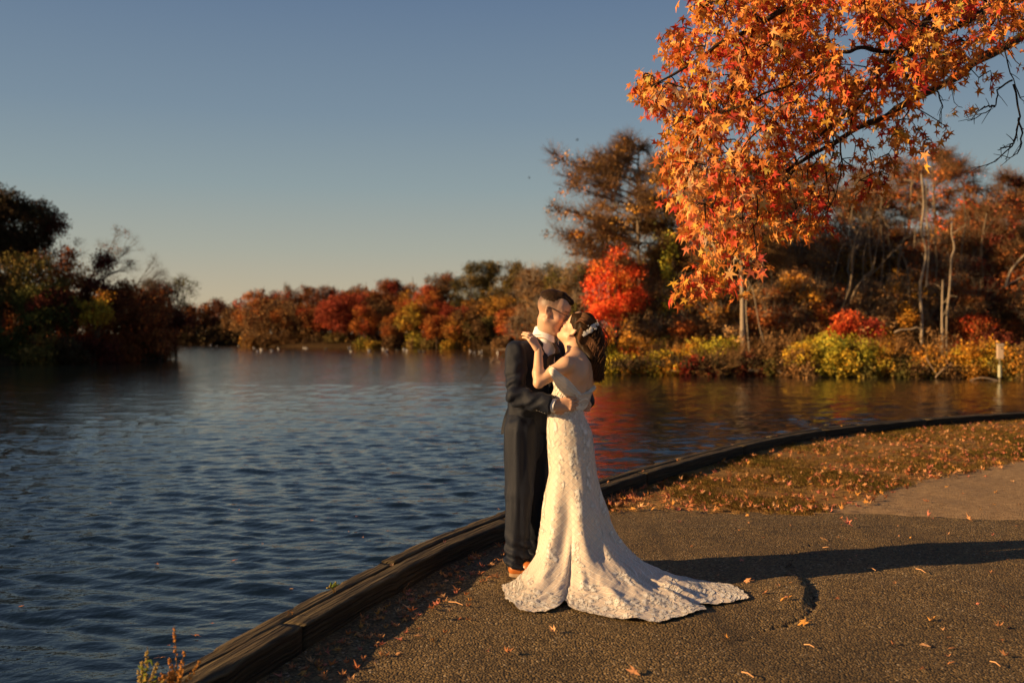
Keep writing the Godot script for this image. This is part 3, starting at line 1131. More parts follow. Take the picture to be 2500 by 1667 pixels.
	undergrowth("woodland_undergrowth", "dark brown thicket along the far end of the bay", -0.345, -0.26, 290, 310, 6.0, 900, 2.6, "dark")
	# --- the far shore behind the couple
	var gm := "trees along the far shore"
	var ms := [
		[618, 716, 238, 5.2, "round", "orange", "red", "glowing orange red tree at the left end of the far shore"], [636, 694, 248, 2.6, "spire", "maroon", "rust", "dark reddish spire rising behind the glowing orange tree"],
		[668, 712, 240, 4.5, "round", "red", "rust", "red tree right of the glowing orange one"], [708, 682, 246, 4.0, "spire", "rust", "brown", "tall rust spire tree, highest of the left half"], [733, 699, 244, 4.0, "round", "rust", "maroon", "rust tree right of the tall spire"],
		[762, 688, 238, 3.2, "spire", "maroon", "rust", "second dark rust spire on the far shore"], [716, 738, 228, 4.4, "round", "tan", "orange", "tan orange tree with its trunks showing below the spires"], [797, 700, 236, 4.6, "round", "maroon", "rust", "dark red domed tree in the middle of the far shore"],
		[776, 742, 224, 3.8, "round", "rust", "red", "rust red tree below the domed one"], [838, 722, 216, 6.2, "round", "crimson", "red", "broad crimson tree in the middle of the far shore"], [866, 706, 230, 5.0, "round", "brown", "rust", "dark brown tree behind the crimson one"],
		[900, 690, 226, 5.0, "round", "rust", "red", "rust red domed tree right of the crimson tree"], [890, 748, 208, 3.2, "round", "orange", "red", "low orange tree right of the crimson tree"], [916, 730, 214, 4.2, "round", "brown", "tan", "brown half bare tree with a pale trunk on the far shore"],
		[945, 686, 220, 4.8, "round", "rust", "orange", "rust tree left of the orange yellow one"], [973, 683, 220, 4.2, "round", "crimson", "rust", "dull crimson tree on the rising skyline"], [1005, 676, 210, 3.4, "round", "gold", "orange", "upright orange yellow tree on the far shore"],
		[1038, 690, 206, 3.8, "round", "red", "orange", "vivid red orange tree right of the orange yellow one"], [1002, 742, 202, 2.9, "round", "yellow", "gold", "bright yellow orange tree in front of the upright one"], [966, 772, 204, 3.4, "round", "orange", "brown", "low orange brown tree on the far shore"],
		[1076, 671, 214, 4.4, "round", "pink", "brown", "pinkish brown round tree on the skyline"], [1106, 662, 214, 4.2, "round", "brown", "pink", "brown tree left of the dark green dome"], [1148, 648, 210, 4.8, "round", "green", "olive", "dark green domed tree on the skyline"],
		[1184, 639, 212, 4.6, "round", "green", "olive", "deep green tree with olive top on the skyline"], [1230, 632, 208, 5.0, "round", "olive", "green", "olive green tree at the top of the skyline behind the groom"], [1285, 640, 200, 5.0, "round", "olive", "brown", "olive tree on the skyline right above the groom"],
		[1212, 722, 196, 4.4, "round", "gold", "brown", "golden tan tree left of the groom's shoulder"], [1112, 742, 198, 4.0, "round", "crimson", "rust", "rust crimson tree below the dark green dome"], [1066, 774, 196, 2.9, "round", "orange", "red", "small orange tree near the water of the far shore"],
		[1116, 790, 194, 2.6, "round", "gold", "orange", "small orange yellow tree near the water"], [1264, 745, 182, 3.6, "round", "orange", "red", "layered orange red tree beside the groom's neck"], [1150, 735, 196, 3.6, "round", "brown", "gold", "brown gold tree below the dark green trees"],
		[1180, 780, 190, 3.6, "round", "green", "brown", "dark green low tree left of the groom's shoulder"]]
	for s in ms: tree("far_tree", s[4], s[0], s[1], s[2], s[3] * 1.22, s[5], s[7], gm, {"pal2": s[6], "cb": 0.08, "leaf": 1.5, "per": 0.9})
	var gs := "shrubs at the water of the far shore"
	var fh := [[612, 806, 232, 3.0, "gold", "gold shrub under the glowing orange tree"], [660, 812, 229, 3.4, "dark", "dark shrub at the left end of the far shore"], [712, 808, 226, 3.8, "brown", "brown shrub below the tan orange tree"], [768, 806, 222, 3.6, "dark", "dark shrub left of the crimson tree"],
		[826, 806, 215, 3.4, "olive", "olive shrub below the crimson tree"], [884, 820, 208, 2.6, "lime", "yellow green shrub at the water right of the crimson tree"], [908, 832, 206, 2.2, "yellow", "low bright yellow shrub at the water"], [958, 808, 203, 3.6, "brown", "round brown shrub at the water in mid shore"],
		[1015, 806, 200, 3.0, "lime", "yellow green shrub below the bright yellow orange tree"], [1050, 820, 198, 2.4, "olive", "olive shrub below the small orange tree"], [1101, 824, 195, 2.4, "yellow", "brightest yellow shrub at the water of the far shore"], [1142, 822, 194, 2.3, "gold", "gold shrub right of the brightest yellow one"],
		[1180, 826, 192, 2.8, "dark", "dark shrub left of the sandy spit"], [1225, 818, 176, 3.0, "tan", "tan green shrub behind the sandy spit"]]
	for s in fh: tree("waterside_shrub", "shrub", s[0], s[1], s[2], s[3], s[4], s[5], gs, {"base": -0.5, "leaf": 1.7, "pal2": "brown", "mix": 0.2})
	undergrowth("woodland_undergrowth", "brown wood behind the first trees of the far shore", -0.27, 0.06, 222, 250, 10.5, 6000, 1.8, "brown")
	# --- between the far shore and the right wood, behind the couple
	var gb := "scrubby trees behind the couple"
	var bs := [[1325, 658, 140, 4.0, "brown", "tan", "brown scrub tree above the groom's head"], [1375, 652, 128, 3.6, "olive", "brown", "olive brown scrub tree above the bride's head"], [1425, 648, 112, 3.4, "brown", "olive", "brown scrub tree left of the red maple"], [1350, 730, 110, 3.2, "tan", "brown", "low tan tree behind the two heads"], [1300, 760, 125, 3.0, "brown", "rust", "low brown tree behind the groom's collar"], [1410, 740, 90, 2.6, "olive", "tan", "low olive tree right of the bride's hair"]]
	for s in bs: tree("scrub_tree", "round", s[0], s[1], s[2], s[3], s[4], s[6], gb, {"pal2": s[5], "cb": 0.05, "leaf": 1.3, "twigs": 3})
	# --- right wood, fifty metres away
	var gr := "trees of the right wood"
	tree("spreading_oak", "layered", 1566, 318, 58, 5.0, "brown", "tall spreading tree with long level limbs, half bare, left end of the right wood", gr, {"pal2": "gold", "bias": -0.55, "limbs": 34, "leafy": 0.7, "dens": 0.7, "r": 0.17, "bark": mid, "cb": 0.36, "lean": Vector3(-0.01, 0, 0)})
	tree("spreading_oak", "layered", 1640, 345, 62, 4.0, "olive", "olive spreading tree just right of the long limbed one", gr, {"pal2": "brown", "limbs": 30, "bark": mid, "cb": 0.3, "leafy": 1.0})
	tree("ivy_tree", "spire", 1622, 560, 57, 0.75, "lime", "trunk wrapped in yellow green ivy right of the tall spreading tree", gr, {"cb": 0.05, "pal2": "olive", "lumps": 16})
	tree("red_maple", "round", 1505, 600, 56, 1.85, "red", "bright red maple beside the bride's hair", gr, {"cb": 0.14, "pal2": "orange", "mix": 0.15, "lumps": 34, "dens": 0.62, "lean": Vector3(0.0, 0, 0), "bark": Color(0.08, 0.06, 0.045), "leaf": 0.62})
	tree("red_maple", "round", 1462, 745, 55, 1.2, "red", "lower left spray of red maple nearest the bride's hair", gr, {"cb": 0.1, "lumps": 14, "leaf": 0.6})
	tree("forest_tree", "layered", 1716, 385, 60, 3.6, "brown", "dark straight trunked tree between the ivy trunk and the pale trunk", gr, {"pal2": "olive", "bark": Color(0.07, 0.05, 0.035), "r": 0.15, "cb": 0.4, "leafy": 0.9})
	tree("forest_tree", "layered", 1812, 372, 54, 3.8, "brown", "tree with the thick pale lit trunk below the orange leaves", gr, {"pal2": "rust", "bark": pale * Color(0.85, 0.85, 0.85), "r": 0.165, "cb": 0.5, "leafy": 0.9})
	tree("forest_tree", "layered", 1905, 390, 66, 3.8, "rust", "rust tree right of the pale trunk, behind hanging orange leaves", gr, {"pal2": "brown", "bark": mid, "cb": 0.35})
	tree("forest_tree", "layered", 1985, 380, 70, 4.0, "brown", "brown tree in the middle of the right wood", gr, {"pal2": "rust", "bark": mid, "cb": 0.35})
	tree("forest_tree", "bare", 2056, 470, 56, 2.5, "brown", "pale Y forked tree left of the crimson shrub", gr, {"leafy": 0.25, "bark": Color(0.30, 0.235, 0.16), "first": 0.42, "r": 0.10})
	tree("forest_tree", "layered", 2120, 400, 68, 4.2, "rust", "rust brown tree behind the Y forked one", gr, {"pal2": "brown", "bark": Color(0.09, 0.07, 0.05), "cb": 0.3})
	tree("forest_tree", "layered", 2205, 370, 66, 3.8, "rust", "tall rust tree with fine bare twigs left of the sky gap", gr, {"pal2": "orange", "bark": mid, "cb": 0.4, "leafy": 0.8})
	tree("forest_tree", "layered", 2300, 345, 64, 3.6, "rust", "rust red tree with feathery twigs reaching the sky gap", gr, {"pal2": "orange", "bark": mid, "cb": 0.35, "leafy": 0.7, "bias": 0.4})
	tree("forest_tree", "layered", 2395, 470, 62, 3.6, "rust", "rust red tree below the sky gap on the right", gr, {"pal2": "red", "bark": mid, "cb": 0.25, "leafy": 1.0})
	tree("forest_tree", "layered", 2480, 405, 58, 3.4, "maroon", "dark red tree at the right edge of the wood", gr, {"pal2": "rust", "bark": Color(0.1, 0.075, 0.05), "cb": 0.25, "leafy": 1.0})
	tree("forest_tree", "layered", 2580, 380, 56, 4.0, "rust", "rust tree just outside the right edge", gr, {"pal2": "maroon", "cb": 0.2})
	tree("forest_tree", "layered", 2720, 370, 54, 4.4, "brown", "brown tree well outside the right edge", gr, {"pal2": "rust", "cb": 0.2})
	undergrowth("woodland_undergrowth", "brown interior of the right wood behind its trunks", 0.10, 0.66, 72, 84, 9.0, 6500, 1.3, "gold")
	undergrowth("waterline_brush", "low dark brush along the waterline of the right wood", 0.10, 0.60, 50.5, 54.5, 0.6, 700, 0.55, "dark")
	undergrowth("woodland_undergrowth", "brown leafy middle storey of the right wood", 0.10, 0.62, 60, 70, 7.5, 5200, 0.85, "gold")
	var ub := [[1680, 560, 61, 2.6, "brown", "brown leafy understorey tree right of the ivy trunk"], [1760, 600, 58, 2.2, "olive", "olive understorey tree left of the thick pale trunk"], [1870, 560, 60, 2.8, "rust", "rust understorey tree right of the thick pale trunk"], [1950, 590, 60, 2.6, "brown", "brown understorey tree left of the Y forked one"], [2010, 540, 64, 2.8, "rust", "rust tree behind the Y forked one, low"], [2110, 560, 62, 2.6, "brown", "brown understorey tree right of the Y forked one"], [2190, 540, 64, 2.8, "maroon", "dark red understorey tree behind the sinuous stem"], [2275, 560, 60, 2.2, "rust", "rust understorey tree between the stem and the snags"], [2360, 520, 59, 2.6, "rust", "rust red understorey tree right of the snags"], [2440, 560, 57, 2.6, "maroon", "dark red understorey tree near the right edge"], [2530, 560, 55, 2.6, "rust", "rust understorey tree at the right edge"], [1610, 640, 60, 2.0, "brown", "brown understorey tree behind the red maple"]]
	for s in ub: tree("forest_tree", "round", s[0], s[1], s[2], s[3], s[4], s[5], "understorey trees of the right wood", {"pal2": "brown", "cb": 0.1, "twigs": 4, "per": 0.7, "leaf": 0.75})
	var ub2 := [[1600, 700, "brown", "low brown tree right of the red maple"], [1665, 690, "rust", "low rust tree between the red maple and the pale trunk"], [1740, 680, "gold", "low gold tree just left of the pale trunk"], [1790, 730, "brown", "low brown tree at the foot of the pale trunk"], [1860, 690, "rust", "low rust tree just right of the pale trunk"], [1915, 700, "brown", "low brown tree under the hanging leaves"], [1965, 660, "gold", "low gold tree under the hanging leaves"], [2035, 690, "rust", "low rust tree at the foot of the Y forked tree"], [2140, 680, "brown", "low brown tree right of the crimson shrub"], [2225, 660, "gold", "low gold tree behind the sinuous stem"], [2285, 690, "rust", "low rust tree left of the snags"], [2345, 640, "rust", "low rust tree right of the snags"], [2420, 660, "brown", "low brown tree behind the orange red shrub"], [2475, 680, "rust", "low rust tree by the right edge"]]
	for s in ub2: tree("understorey_tree", "round", s[0], s[1], 57.0, 1.9, s[2], s[3], "low trees of the right wood", {"pal2": "tan", "cb": 0.05, "twigs": 3, "per": 0.75, "leaf": 0.65, "mix": 0.4})
	# leafless stems and snags that catch the sun
	var stems := [[[[2250, 880], [2252, 780], [2247, 700], [2262, 620], [2250, 560], [2256, 500], [2250, 425]], 0.085, 54.0, "pale_stem", "sinuous pale stem, tallest of the lit stems"], [[[2262, 700], [2268, 600], [2262, 520], [2262, 440]], 0.06, 54.0, "pale_stem", "thinner twin stem close beside the sinuous pale one"],
		[[[2303, 860], [2301, 770], [2303, 683]], 0.075, 52.5, "snag", "short broken pale snag"], [[[2312, 870], [2312, 780], [2320, 700], [2324, 630], [2331, 605], [2324, 570], [2325, 545]], 0.065, 52.5, "snag", "taller crooked pale snag right of the short one"],
		[[[2222, 740], [2215, 650], [2196, 605], [2210, 570], [2206, 500]], 0.05, 56.0, "pale_stem", "thin kinked stem left of the sinuous pale one"], [[[2192, 690], [2196, 630], [2210, 580]], 0.055, 57.0, "pale_stem", "short leaning stem left of the kinked one"], [[[2232, 690], [2232, 620], [2236, 560]], 0.06, 60.0, "pale_stem", "dim upright stem behind the sinuous one"],
		[[[2174, 700], [2172, 620], [2168, 560], [2150, 520]], 0.05, 60.0, "pale_stem", "dim thin stem right of the Y forked tree"], [[[1830, 860], [1822, 740], [1836, 700], [1860, 820], [1880, 850]], 0.035, 53.0, "vine_stem", "pale hanging vine beside the thick pale trunk"], [[[2456, 700], [2470, 660], [2500, 625], [2540, 590]], 0.075, 54.0, "leaning_trunk", "pale trunk leaning right at the right edge"],
		[[[2458, 695], [2490, 680], [2530, 655]], 0.06, 54.0, "leaning_trunk", "lower pale limb spreading right at the right edge"], [[[2030, 700], [2045, 640], [2060, 600], [2120, 560]], 0.05, 58.0, "pale_stem", "pale stem curving right behind the Y forked tree"], [[[1940, 720], [1950, 640], [1938, 560], [1955, 500]], 0.07, 60.0, "pale_stem", "dim crooked stem below the hanging orange leaves"],
		[[[1888, 740], [1884, 650], [1893, 560]], 0.055, 57.0, "pale_stem", "thin upright stem just right of the thick pale trunk"], [[[1928, 760], [1922, 680], [1930, 600], [1920, 540]], 0.05, 58.0, "pale_stem", "wavering thin stem under the tip of the hanging leaves"], [[[1985, 720], [1996, 640], [1990, 560], [2002, 490]], 0.06, 59.0, "pale_stem", "slender stem between the hanging leaves and the Y forked tree"],
		[[[2078, 700], [2086, 610], [2078, 540], [2090, 470]], 0.055, 58.5, "pale_stem", "slender stem right behind the Y forked tree"], [[[2112, 720], [2108, 640], [2120, 570]], 0.05, 57.5, "pale_stem", "short slender stem above the crimson shrub's right edge"], [[[2150, 700], [2158, 610], [2150, 520], [2160, 450]], 0.05, 59.0, "pale_stem", "tall slender stem left of the kinked one"], [[[2282, 720], [2288, 640], [2280, 560]], 0.05, 57.0, "pale_stem", "slender stem between the sinuous pair and the snags"],
		[[[2352, 700], [2348, 620], [2358, 540], [2352, 470]], 0.05, 57.0, "pale_stem", "slender stem right of the crooked snag"], [[[2402, 680], [2398, 600], [2410, 520]], 0.06, 56.0, "pale_stem", "upright stem above the orange red shrub"], [[[2476, 640], [2478, 560], [2470, 490]], 0.05, 57.0, "pale_stem", "upright stem behind the leaning trunk"], [[[1700, 760], [1704, 660], [1698, 560]], 0.06, 57.0, "pale_stem", "upright stem left of the dark straight trunk"], [[[2010, 690], [2013, 600], [2022, 520]], 0.08, 63.0, "pale_stem", "dim straight stem left of the Y forked tree"]]
	for s in stems:
		var root := thing(s[3], s[4] + " in the right wood", "tree trunk", Vector3.ZERO, "lit stems in the right wood")
		var pts := []
		for p in s[0]: pts.append(q(p[0], p[1], s[2]))
		root.position = Vector3(pts[0].x, 0.2, pts[0].z)
		for k in pts.size(): pts[k] -= root.position
		var m := MB.new()
		var cv := curve(pts, 18)
		var rr := PackedFloat32Array()
		for k in 18: rr.append(s[1] * lerpf(1.1, 0.6, k / 17.0) * rng.randf_range(0.9, 1.1))
		var pc := Color(0.36, 0.29, 0.21) if s[2] < 55.0 else Color(0.22, 0.17, 0.12)
		m.tube(cv, rr, 8, pc)
		put(m.done(), "trunk", M.bark, root)
		for k in 3:
			var bm := MB.new()
			var a: Vector3 = cv[8 + k * 3]
			limb(bm, a, a + Vector3(rng.randfn() * 0.5, rng.randf_range(0.2, 0.9), rng.randfn() * 0.4), s[1] * 0.4, s[1] * 0.12, pc, 0.15, 5, 5)
			put(bm.done(), "branch", M.bark, root)
	# shrubs along the water
	var gw := "shrubs along the water of the right wood"
	var rs := [[1492, 792, 55.5, 1.7, "lime", "gold", "yellow green shrub beside the bride's hair"], [1545, 808, 55.0, 1.2, "gold", "red", "orange gold shrub under the red maple"], [1605, 850, 54.5, 1.3, "olive", "lime", "low olive shrub right of the gold one"], [1688, 800, 54.5, 1.7, "yellow", "gold", "yellow orange shrub left of the pale trunk"], [1748, 785, 54.0, 1.4, "lime", "olive", "leafy green yellow shrub just left of the pale trunk"],
		[1705, 868, 53.0, 1.0, "crimson", "brown", "low red shrub at the water left of the pale trunk"], [1850, 850, 52.5, 1.0, "maroon", "brown", "dark red shrub at the foot of the pale trunk"], [1905, 815, 52.5, 1.5, "brown", "olive", "brown brushy shrub right of the pale trunk"], [2018, 764, 51.5, 2.1, "yellow", "lime", "largest yellow green shrub at the water"], [1962, 835, 51.0, 1.2, "tan", "brown", "tan brush at the left foot of the largest yellow shrub"],
		[2085, 672, 55.0, 2.0, "crimson", "red", "crimson shrub above the largest yellow one"], [2150, 812, 51.0, 1.0, "yellow", "gold", "small bright yellow shrub right of the largest one"], [2198, 700, 54.0, 1.5, "gold", "brown", "thin golden brown shrub below the sinuous stem"], [2210, 850, 50.5, 1.4, "olive", "brown", "dark olive shrub at the water in the right part"], [2262, 828, 50.5, 1.1, "gold", "olive", "gold flecked shrub below the broken snags"],
		[2385, 664, 54.0, 2.0, "red", "rust", "orange red shrub right of the snags"], [2358, 832, 50.0, 1.2, "gold", "yellow", "gold yellow shrub left of the birdhouse"], [2420, 806, 50.0, 0.9, "yellow", "gold", "yellow shrub just left of the birdhouse"], [2440, 740, 53.0, 1.5, "maroon", "rust", "dark red shrub above the birdhouse"], [2500, 820, 49.0, 1.6, "olive", "gold", "dark olive shrub behind the birdhouse"], [2300, 860, 49.8, 1.1, "dark", "brown", "dark brush at the water below the snags"],
		[2590, 800, 48.0, 2.0, "gold", "brown", "gold shrub outside the right edge"], [1655, 860, 54.0, 1.0, "gold", "brown", "low gold shrub between the olive and the yellow one"], [2105, 835, 51.0, 1.2, "olive", "dark", "dim olive shrub between the yellow ones"]]
	for s in rs: tree("waterside_shrub", "shrub", s[0], s[1], s[2], s[3] * 1.25, s[4], s[6], gw, {"base": -0.45, "pal2": s[5], "leaf": 0.6, "per": 1.25, "mix": 0.35, "lumps": 18})
	var br := [[1770, 800, 53.5, 1.6], [1900, 790, 54.5, 2.2], [1960, 760, 55.0, 2.4], [2130, 770, 54.0, 1.8], [2260, 790, 53.0, 1.8], [1640, 780, 56.0, 2.0], [2330, 800, 52.0, 1.4], [2460, 830, 50.5, 1.4], [1560, 830, 55.0, 1.2]]
	var where := ["beside the thick pale trunk", "right of the pale trunk", "left of the largest yellow shrub", "below the crimson shrub", "below the sinuous stem", "right of the ivy trunk", "below the snags", "by the birdhouse", "below the red maple"]
	for k in br.size(): tree("twig_thicket", "brush", br[k][0], br[k][1], br[k][2], br[k][3], "brown", "tangle of bare tan twigs " + where[k], "bare thickets of the right wood", {"base": -0.2, "pal2": "tan", "leaf": 0.6, "per": 0.35})

# ---------------------------------------------------------------- the overhanging sweetgum
func star_leaf(droop: float, fold: float, curl: float) -> ArrayMesh:
	var m := MB.new()
	var ring := []
	for s in [[-158.0, 0.16], [-122.0, 0.66], [-92.0, 0.34], [-60.0, 0.95], [-29.0, 0.36], [0.0, 1.08], [29.0, 0.36], [60.0, 0.95], [92.0, 0.34], [122.0, 0.66], [158.0, 0.16]]:
		var a := deg_to_rad(s[0] + rng.randf_range(-4, 4))
		var r: float = s[1] * rng.randf_range(0.92, 1.08)
		ring.append(Vector2(sin(a), cos(a)) * r)
	var bend := func(p: Vector2) -> Vector3:
		var r := p.length()
		return Vector3(p.x * (1.0 - curl * r * 0.25), p.y, fold * absf(p.x) - droop * r * r + curl * sin(p.x * 5.0 + p.y * 3.0) * 0.18 * r)
	m.v.append(bend.call(Vector2.ZERO))
	for p in ring: m.v.append(bend.call(p))
	# half way points keep the lobes slender and bent
	for p in ring: m.v.append(bend.call(p * 0.5))
	var n := ring.size()
	for k in n - 1:
		m.tri(0, n + 1 + k, n + 2 + k)
		m.quad(n + 1 + k, 1 + k, 2 + k, n + 2 + k)
	# stalk
	var st := m.v.size()
	m.v.append_array(PackedVector3Array([Vector3(-0.02, -0.1, 0), Vector3(0.02, -0.1, 0), Vector3(0.015, -0.9, 0.12), Vector3(-0.015, -0.9, 0.12)]))
	m.quad(st, st + 1, st + 2, st + 3)
	return m.done()

const GUM := [[0.61, 0.226, 0.043], [0.683, 0.281, 0.061], [0.573, 0.171, 0.037], [0.756, 0.415, 0.134], [0.634, 0.104, 0.043], [0.512, 0.046, 0.032], [0.659, 0.354, 0.055], [0.439, 0.342, 0.073], [0.634, 0.183, 0.085], [0.537, 0.256, 0.049]]
const GUM_ODDS := [0.2, 0.38, 0.52, 0.62, 0.74, 0.80, 0.89, 0.925, 0.965, 1.0]
var star_leaves := []
var leaf_mats := []

func pick_gum() -> int:
	var r := rng.randf()
	for k in GUM_ODDS.size():
		if r <= GUM_ODDS[k]: return k
	return 0

func inside(poly: PackedVector2Array, p: Vector2) -> bool:
	return Geometry2D.is_point_in_polygon(p, poly)

func overhang() -> void:
	for k in 5: star_leaves.append(star_leaf([0.12, 0.3, 0.22, 0.4, 0.05][k], [0.15, 0.3, -0.1, 0.45, 0.25][k], [0.2, 0.5, 0.9, 0.4, 0.7][k]))
	for c in GUM:
		var m := mat(lin(c[0], c[1], c[2]), 0.55, 0.35)
		m.backlight_enabled = true
		m.backlight = Color(0.8, 0.74, 0.62)
		leaf_mats.append(m)
	var root := thing("sweetgum_tree", "sweetgum tree whose boughs of orange and red star leaves hang in from the upper right", "tree", Vector3(6.4, 0, -9.4))
	var off := root.position
	var wood := Color(0.085, 0.066, 0.05)
	var tm := MB.new()
	var trunk := curve([Vector3(0, -0.2, 0), Vector3(0.03, 1.2, 0.02), Vector3(-0.05, 2.6, 0), Vector3(-0.02, 4.2, 0.05), Vector3(0.1, 6.0, 0), Vector3(0.05, 8.0, 0.1)], 24)
	var tr := PackedFloat32Array()
	for k in 24: tr.append(0.2 * (1.0 - 0.7 * k / 23.0) + 0.12 * exp(-k * 0.9))
	tm.tube(trunk, tr, 14, Color(0.14, 0.11, 0.085))
	put(tm.done(), "trunk", M.bark, root)
	var limbs := [
		[[[2790, -60, 9.1], [2600, 40, 8.6], [2500, 85, 8.3], [2393, 147, 8.1], [2335, 187, 8.0], [2259, 228, 7.8], [2196, 263, 7.7], [2147, 290, 7.6], [2067, 330, 7.4], [2004, 366, 7.3], [1946, 402, 7.2], [1880, 440, 7.1]], 0.055, 0.010],
		[[[2800, -160, 9.2], [2640, -70, 8.4], [2460, 0, 7.8], [2393, 36, 7.6], [2326, 67, 7.5], [2259, 107, 7.4], [2214, 138, 7.3], [2174, 152, 7.3], [2125, 205, 7.2], [2060, 280, 7.1], [1990, 340, 7.0]], 0.045, 0.008],
		[[[2810, -260, 9.3], [2600, -180, 8.3], [2440, -60, 7.6], [2348, 0, 7.3], [2281, 36, 7.2], [2237, 80, 7.1], [2201, 107, 7.1], [2187, 135, 7.0], [2150, 180, 6.9]], 0.040, 0.008],
		[[[2187, 132, 7.15], [2116, 118, 7.1], [2071, 125, 7.0], [2036, 143, 7.0], [1960, 190, 6.9], [1870, 230, 6.9], [1780, 270, 6.9], [1700, 300, 6.9]], 0.018, 0.005],
		[[[2700, -330, 9.0], [2450, -230, 8.0], [2200, -110, 7.4], [2000, -20, 7.2], [1850, 60, 7.1], [1740, 120, 7.0], [1650, 180, 7.0], [1580, 215, 7.0]], 0.045, 0.005],
		[[[1850, 60, 7.1], [1800, 160, 7.2], [1770, 280, 7.3], [1730, 400, 7.3], [1700, 520, 7.3], [1690, 640, 7.3]], 0.014, 0.004],
		[[[1946, 402, 7.2], [1900, 470, 7.3], [1840, 540, 7.4], [1800, 600, 7.4], [1780, 660, 7.4]], 0.012, 0.004],
	]
	var spots := PackedVector3Array()      # points that twigs may spring from
	for l in limbs:
		var pts := []
		for p in l[0]: pts.append(q(p[0], p[1], p[2]) - off)
		if l[1] > 0.03: pts.push_front(Vector3(-0.02, pts[0].y - 0.35, 0.0))
		var n := 40
		var cv := curve(pts, n)
		var rr := PackedFloat32Array()
		for k in n:
			rr.append(lerpf(l[1], l[2], pow(k / float(n - 1), 0.8)) * (1.0 + 0.12 * sin(k * 1.7)))
			cv[k] += Vector3(sin(k * 1.3), cos(k * 0.9), sin(k * 0.7)) * 0.008
		var m := MB.new()
		m.tube(cv, rr, 9, wood)
		put(m.done(), "limb", M.bark, root)
		for k in range(6, n): spots.append(cv[k])
	# bare hanging twigs at the right edge and below the main limb
	var bare := [[[2402, 0, 7.0], [2433, 36, 7.0], [2446, 76, 7.0], [2460, 156, 7.0], [2473, 192, 7.0], [2487, 232, 7.0], [2502, 256, 7.0]], [[2473, 195, 7.0], [2442, 219, 7.0], [2428, 259, 7.05], [2395, 280, 7.1], [2364, 295, 7.1]], [[2428, 262, 7.05], [2400, 262, 7.1], [2372, 290, 7.1]], [[2473, 205, 7.0], [2487, 286, 7.0], [2480, 340, 7.0], [2442, 384, 7.05], [2411, 404, 7.1], [2370, 412, 7.1]], [[2480, 335, 7.0], [2466, 356, 7.0], [2440, 360, 7.0]], [[2487, 286, 7.0], [2497, 330, 7.0], [2486, 372, 7.0], [2456, 388, 7.0]],
		[[2027, 304, 7.0], [2036, 357, 7.0], [2018, 424, 7.05], [2024, 490, 7.0], [1982, 549, 7.0], [1946, 551, 7.0]], [[2040, 320, 6.9], [2055, 380, 6.9], [2050, 440, 6.9], [2020, 520, 6.9], [1990, 560, 6.9]], [[2000, 366, 7.1], [1960, 380, 7.1], [1925, 420, 7.1], [1900, 470, 7.1]], [[2067, 330, 7.2], [2030, 350, 7.1], [1990, 345, 7.0], [1940, 365, 7.0]], [[1925, 395, 7.2], [1930, 460, 7.2], [1950, 520, 7.2]], [[2125, 205, 7.2], [2128, 260, 7.1], [2110, 300, 7.1]], [[2285, 215, 7.8], [2300, 260, 7.7], [2290, 300, 7.7]]]
	for l in bare:
		var pts := []
		for p in l: pts.append(q(p[0], p[1], p[2]) - off)
		var n := 16
		var cv := curve(pts, n)
		var rr := PackedFloat32Array()
		for k in n:
			rr.append(lerpf(0.0075, 0.0022, k / float(n - 1)))
			cv[k] += Vector3(rng.randfn(), rng.randfn(), rng.randfn()) * 0.005
		var m := MB.new()
		m.tube(cv, rr, 5, wood)
		for k in range(3, n - 1, 2):
			var dir := ((cv[k + 1] - cv[k]).normalized() + rdir() * 0.8).normalized()
			m.tube(PackedVector3Array([cv[k], cv[k] + dir * 0.04, cv[k] + dir * rng.randf_range(0.06, 0.12) + Vector3(0, -0.01, 0)]), PackedFloat32Array([0.003, 0.0025, 0.0015]), 4, wood, false)
		put(m.done(), "twig", M.bark, root)
	# leaf clusters: the bough's outline as bearings, spread in depth
	var outline := PackedVector2Array()
	for p in [[1700, -60], [1655, 60], [1590, 85], [1588, 120], [1650, 135], [1690, 175], [1640, 200], [1562, 172], [1548, 225], [1600, 285], [1632, 330], [1612, 400], [1640, 470], [1670, 540], [1705, 600], [1700, 650], [1640, 690], [1668, 712], [1740, 690], [1775, 640], [1800, 690], [1850, 672], [1868, 600], [1850, 560], [1895, 520], [1920, 430], [1960, 350], [2060, 290], [2140, 240], [2250, 215], [2330, 170], [2400, 120], [2520, 60], [2560, -60]]: outline.append(Vector2(p[0], p[1]))
	var clusters := []
	var ns := noise(0.008, 201, 2)
	while clusters.size() < 780:
		var p := Vector2(rng.randf_range(1540, 2560), rng.randf_range(-60, 720))
		if not inside(outline, p): continue
		if p.x > 2250 and rng.randf() < 0.2: continue
		if ns.get_noise_2d(p.x, p.y) < -0.28 and rng.randf() < 0.7: continue
		if absf(p.y - 130.0) < 60.0 and p.x > 2050 and p.x < 2220 and rng.randf() < 0.5: continue
		clusters.append([p.x, p.y, 7.35 + clampf(rng.randfn() * 0.55, -1.0, 1.3)])
	for p in [[1960, 420], [1975, 455], [1990, 500], [1998, 540], [1960, 560], [1930, 545], [1905, 555], [2130, 400], [2150, 420], [2100, 440], [2160, 450], [2120, 470], [2190, 300], [2240, 320], [2270, 340], [2310, 310], [2200, 345], [2170, 375], [2230, 260], [2330, 250], [2080, 405], [2090, 475], [1720, 700], [1690, 690], [1650, 700], [1800, 700], [1780, 690], [1570, 190], [1565, 215], [2450, 90], [2480, 150], [2390, 190], [2420, 200], [2180, 330], [2255, 360], [1985, 470], [1970, 505]]:
		clusters.append([p[0], p[1], 7.3 + rng.randf_range(-0.3, 0.3)])
	var under := PackedVector2Array()
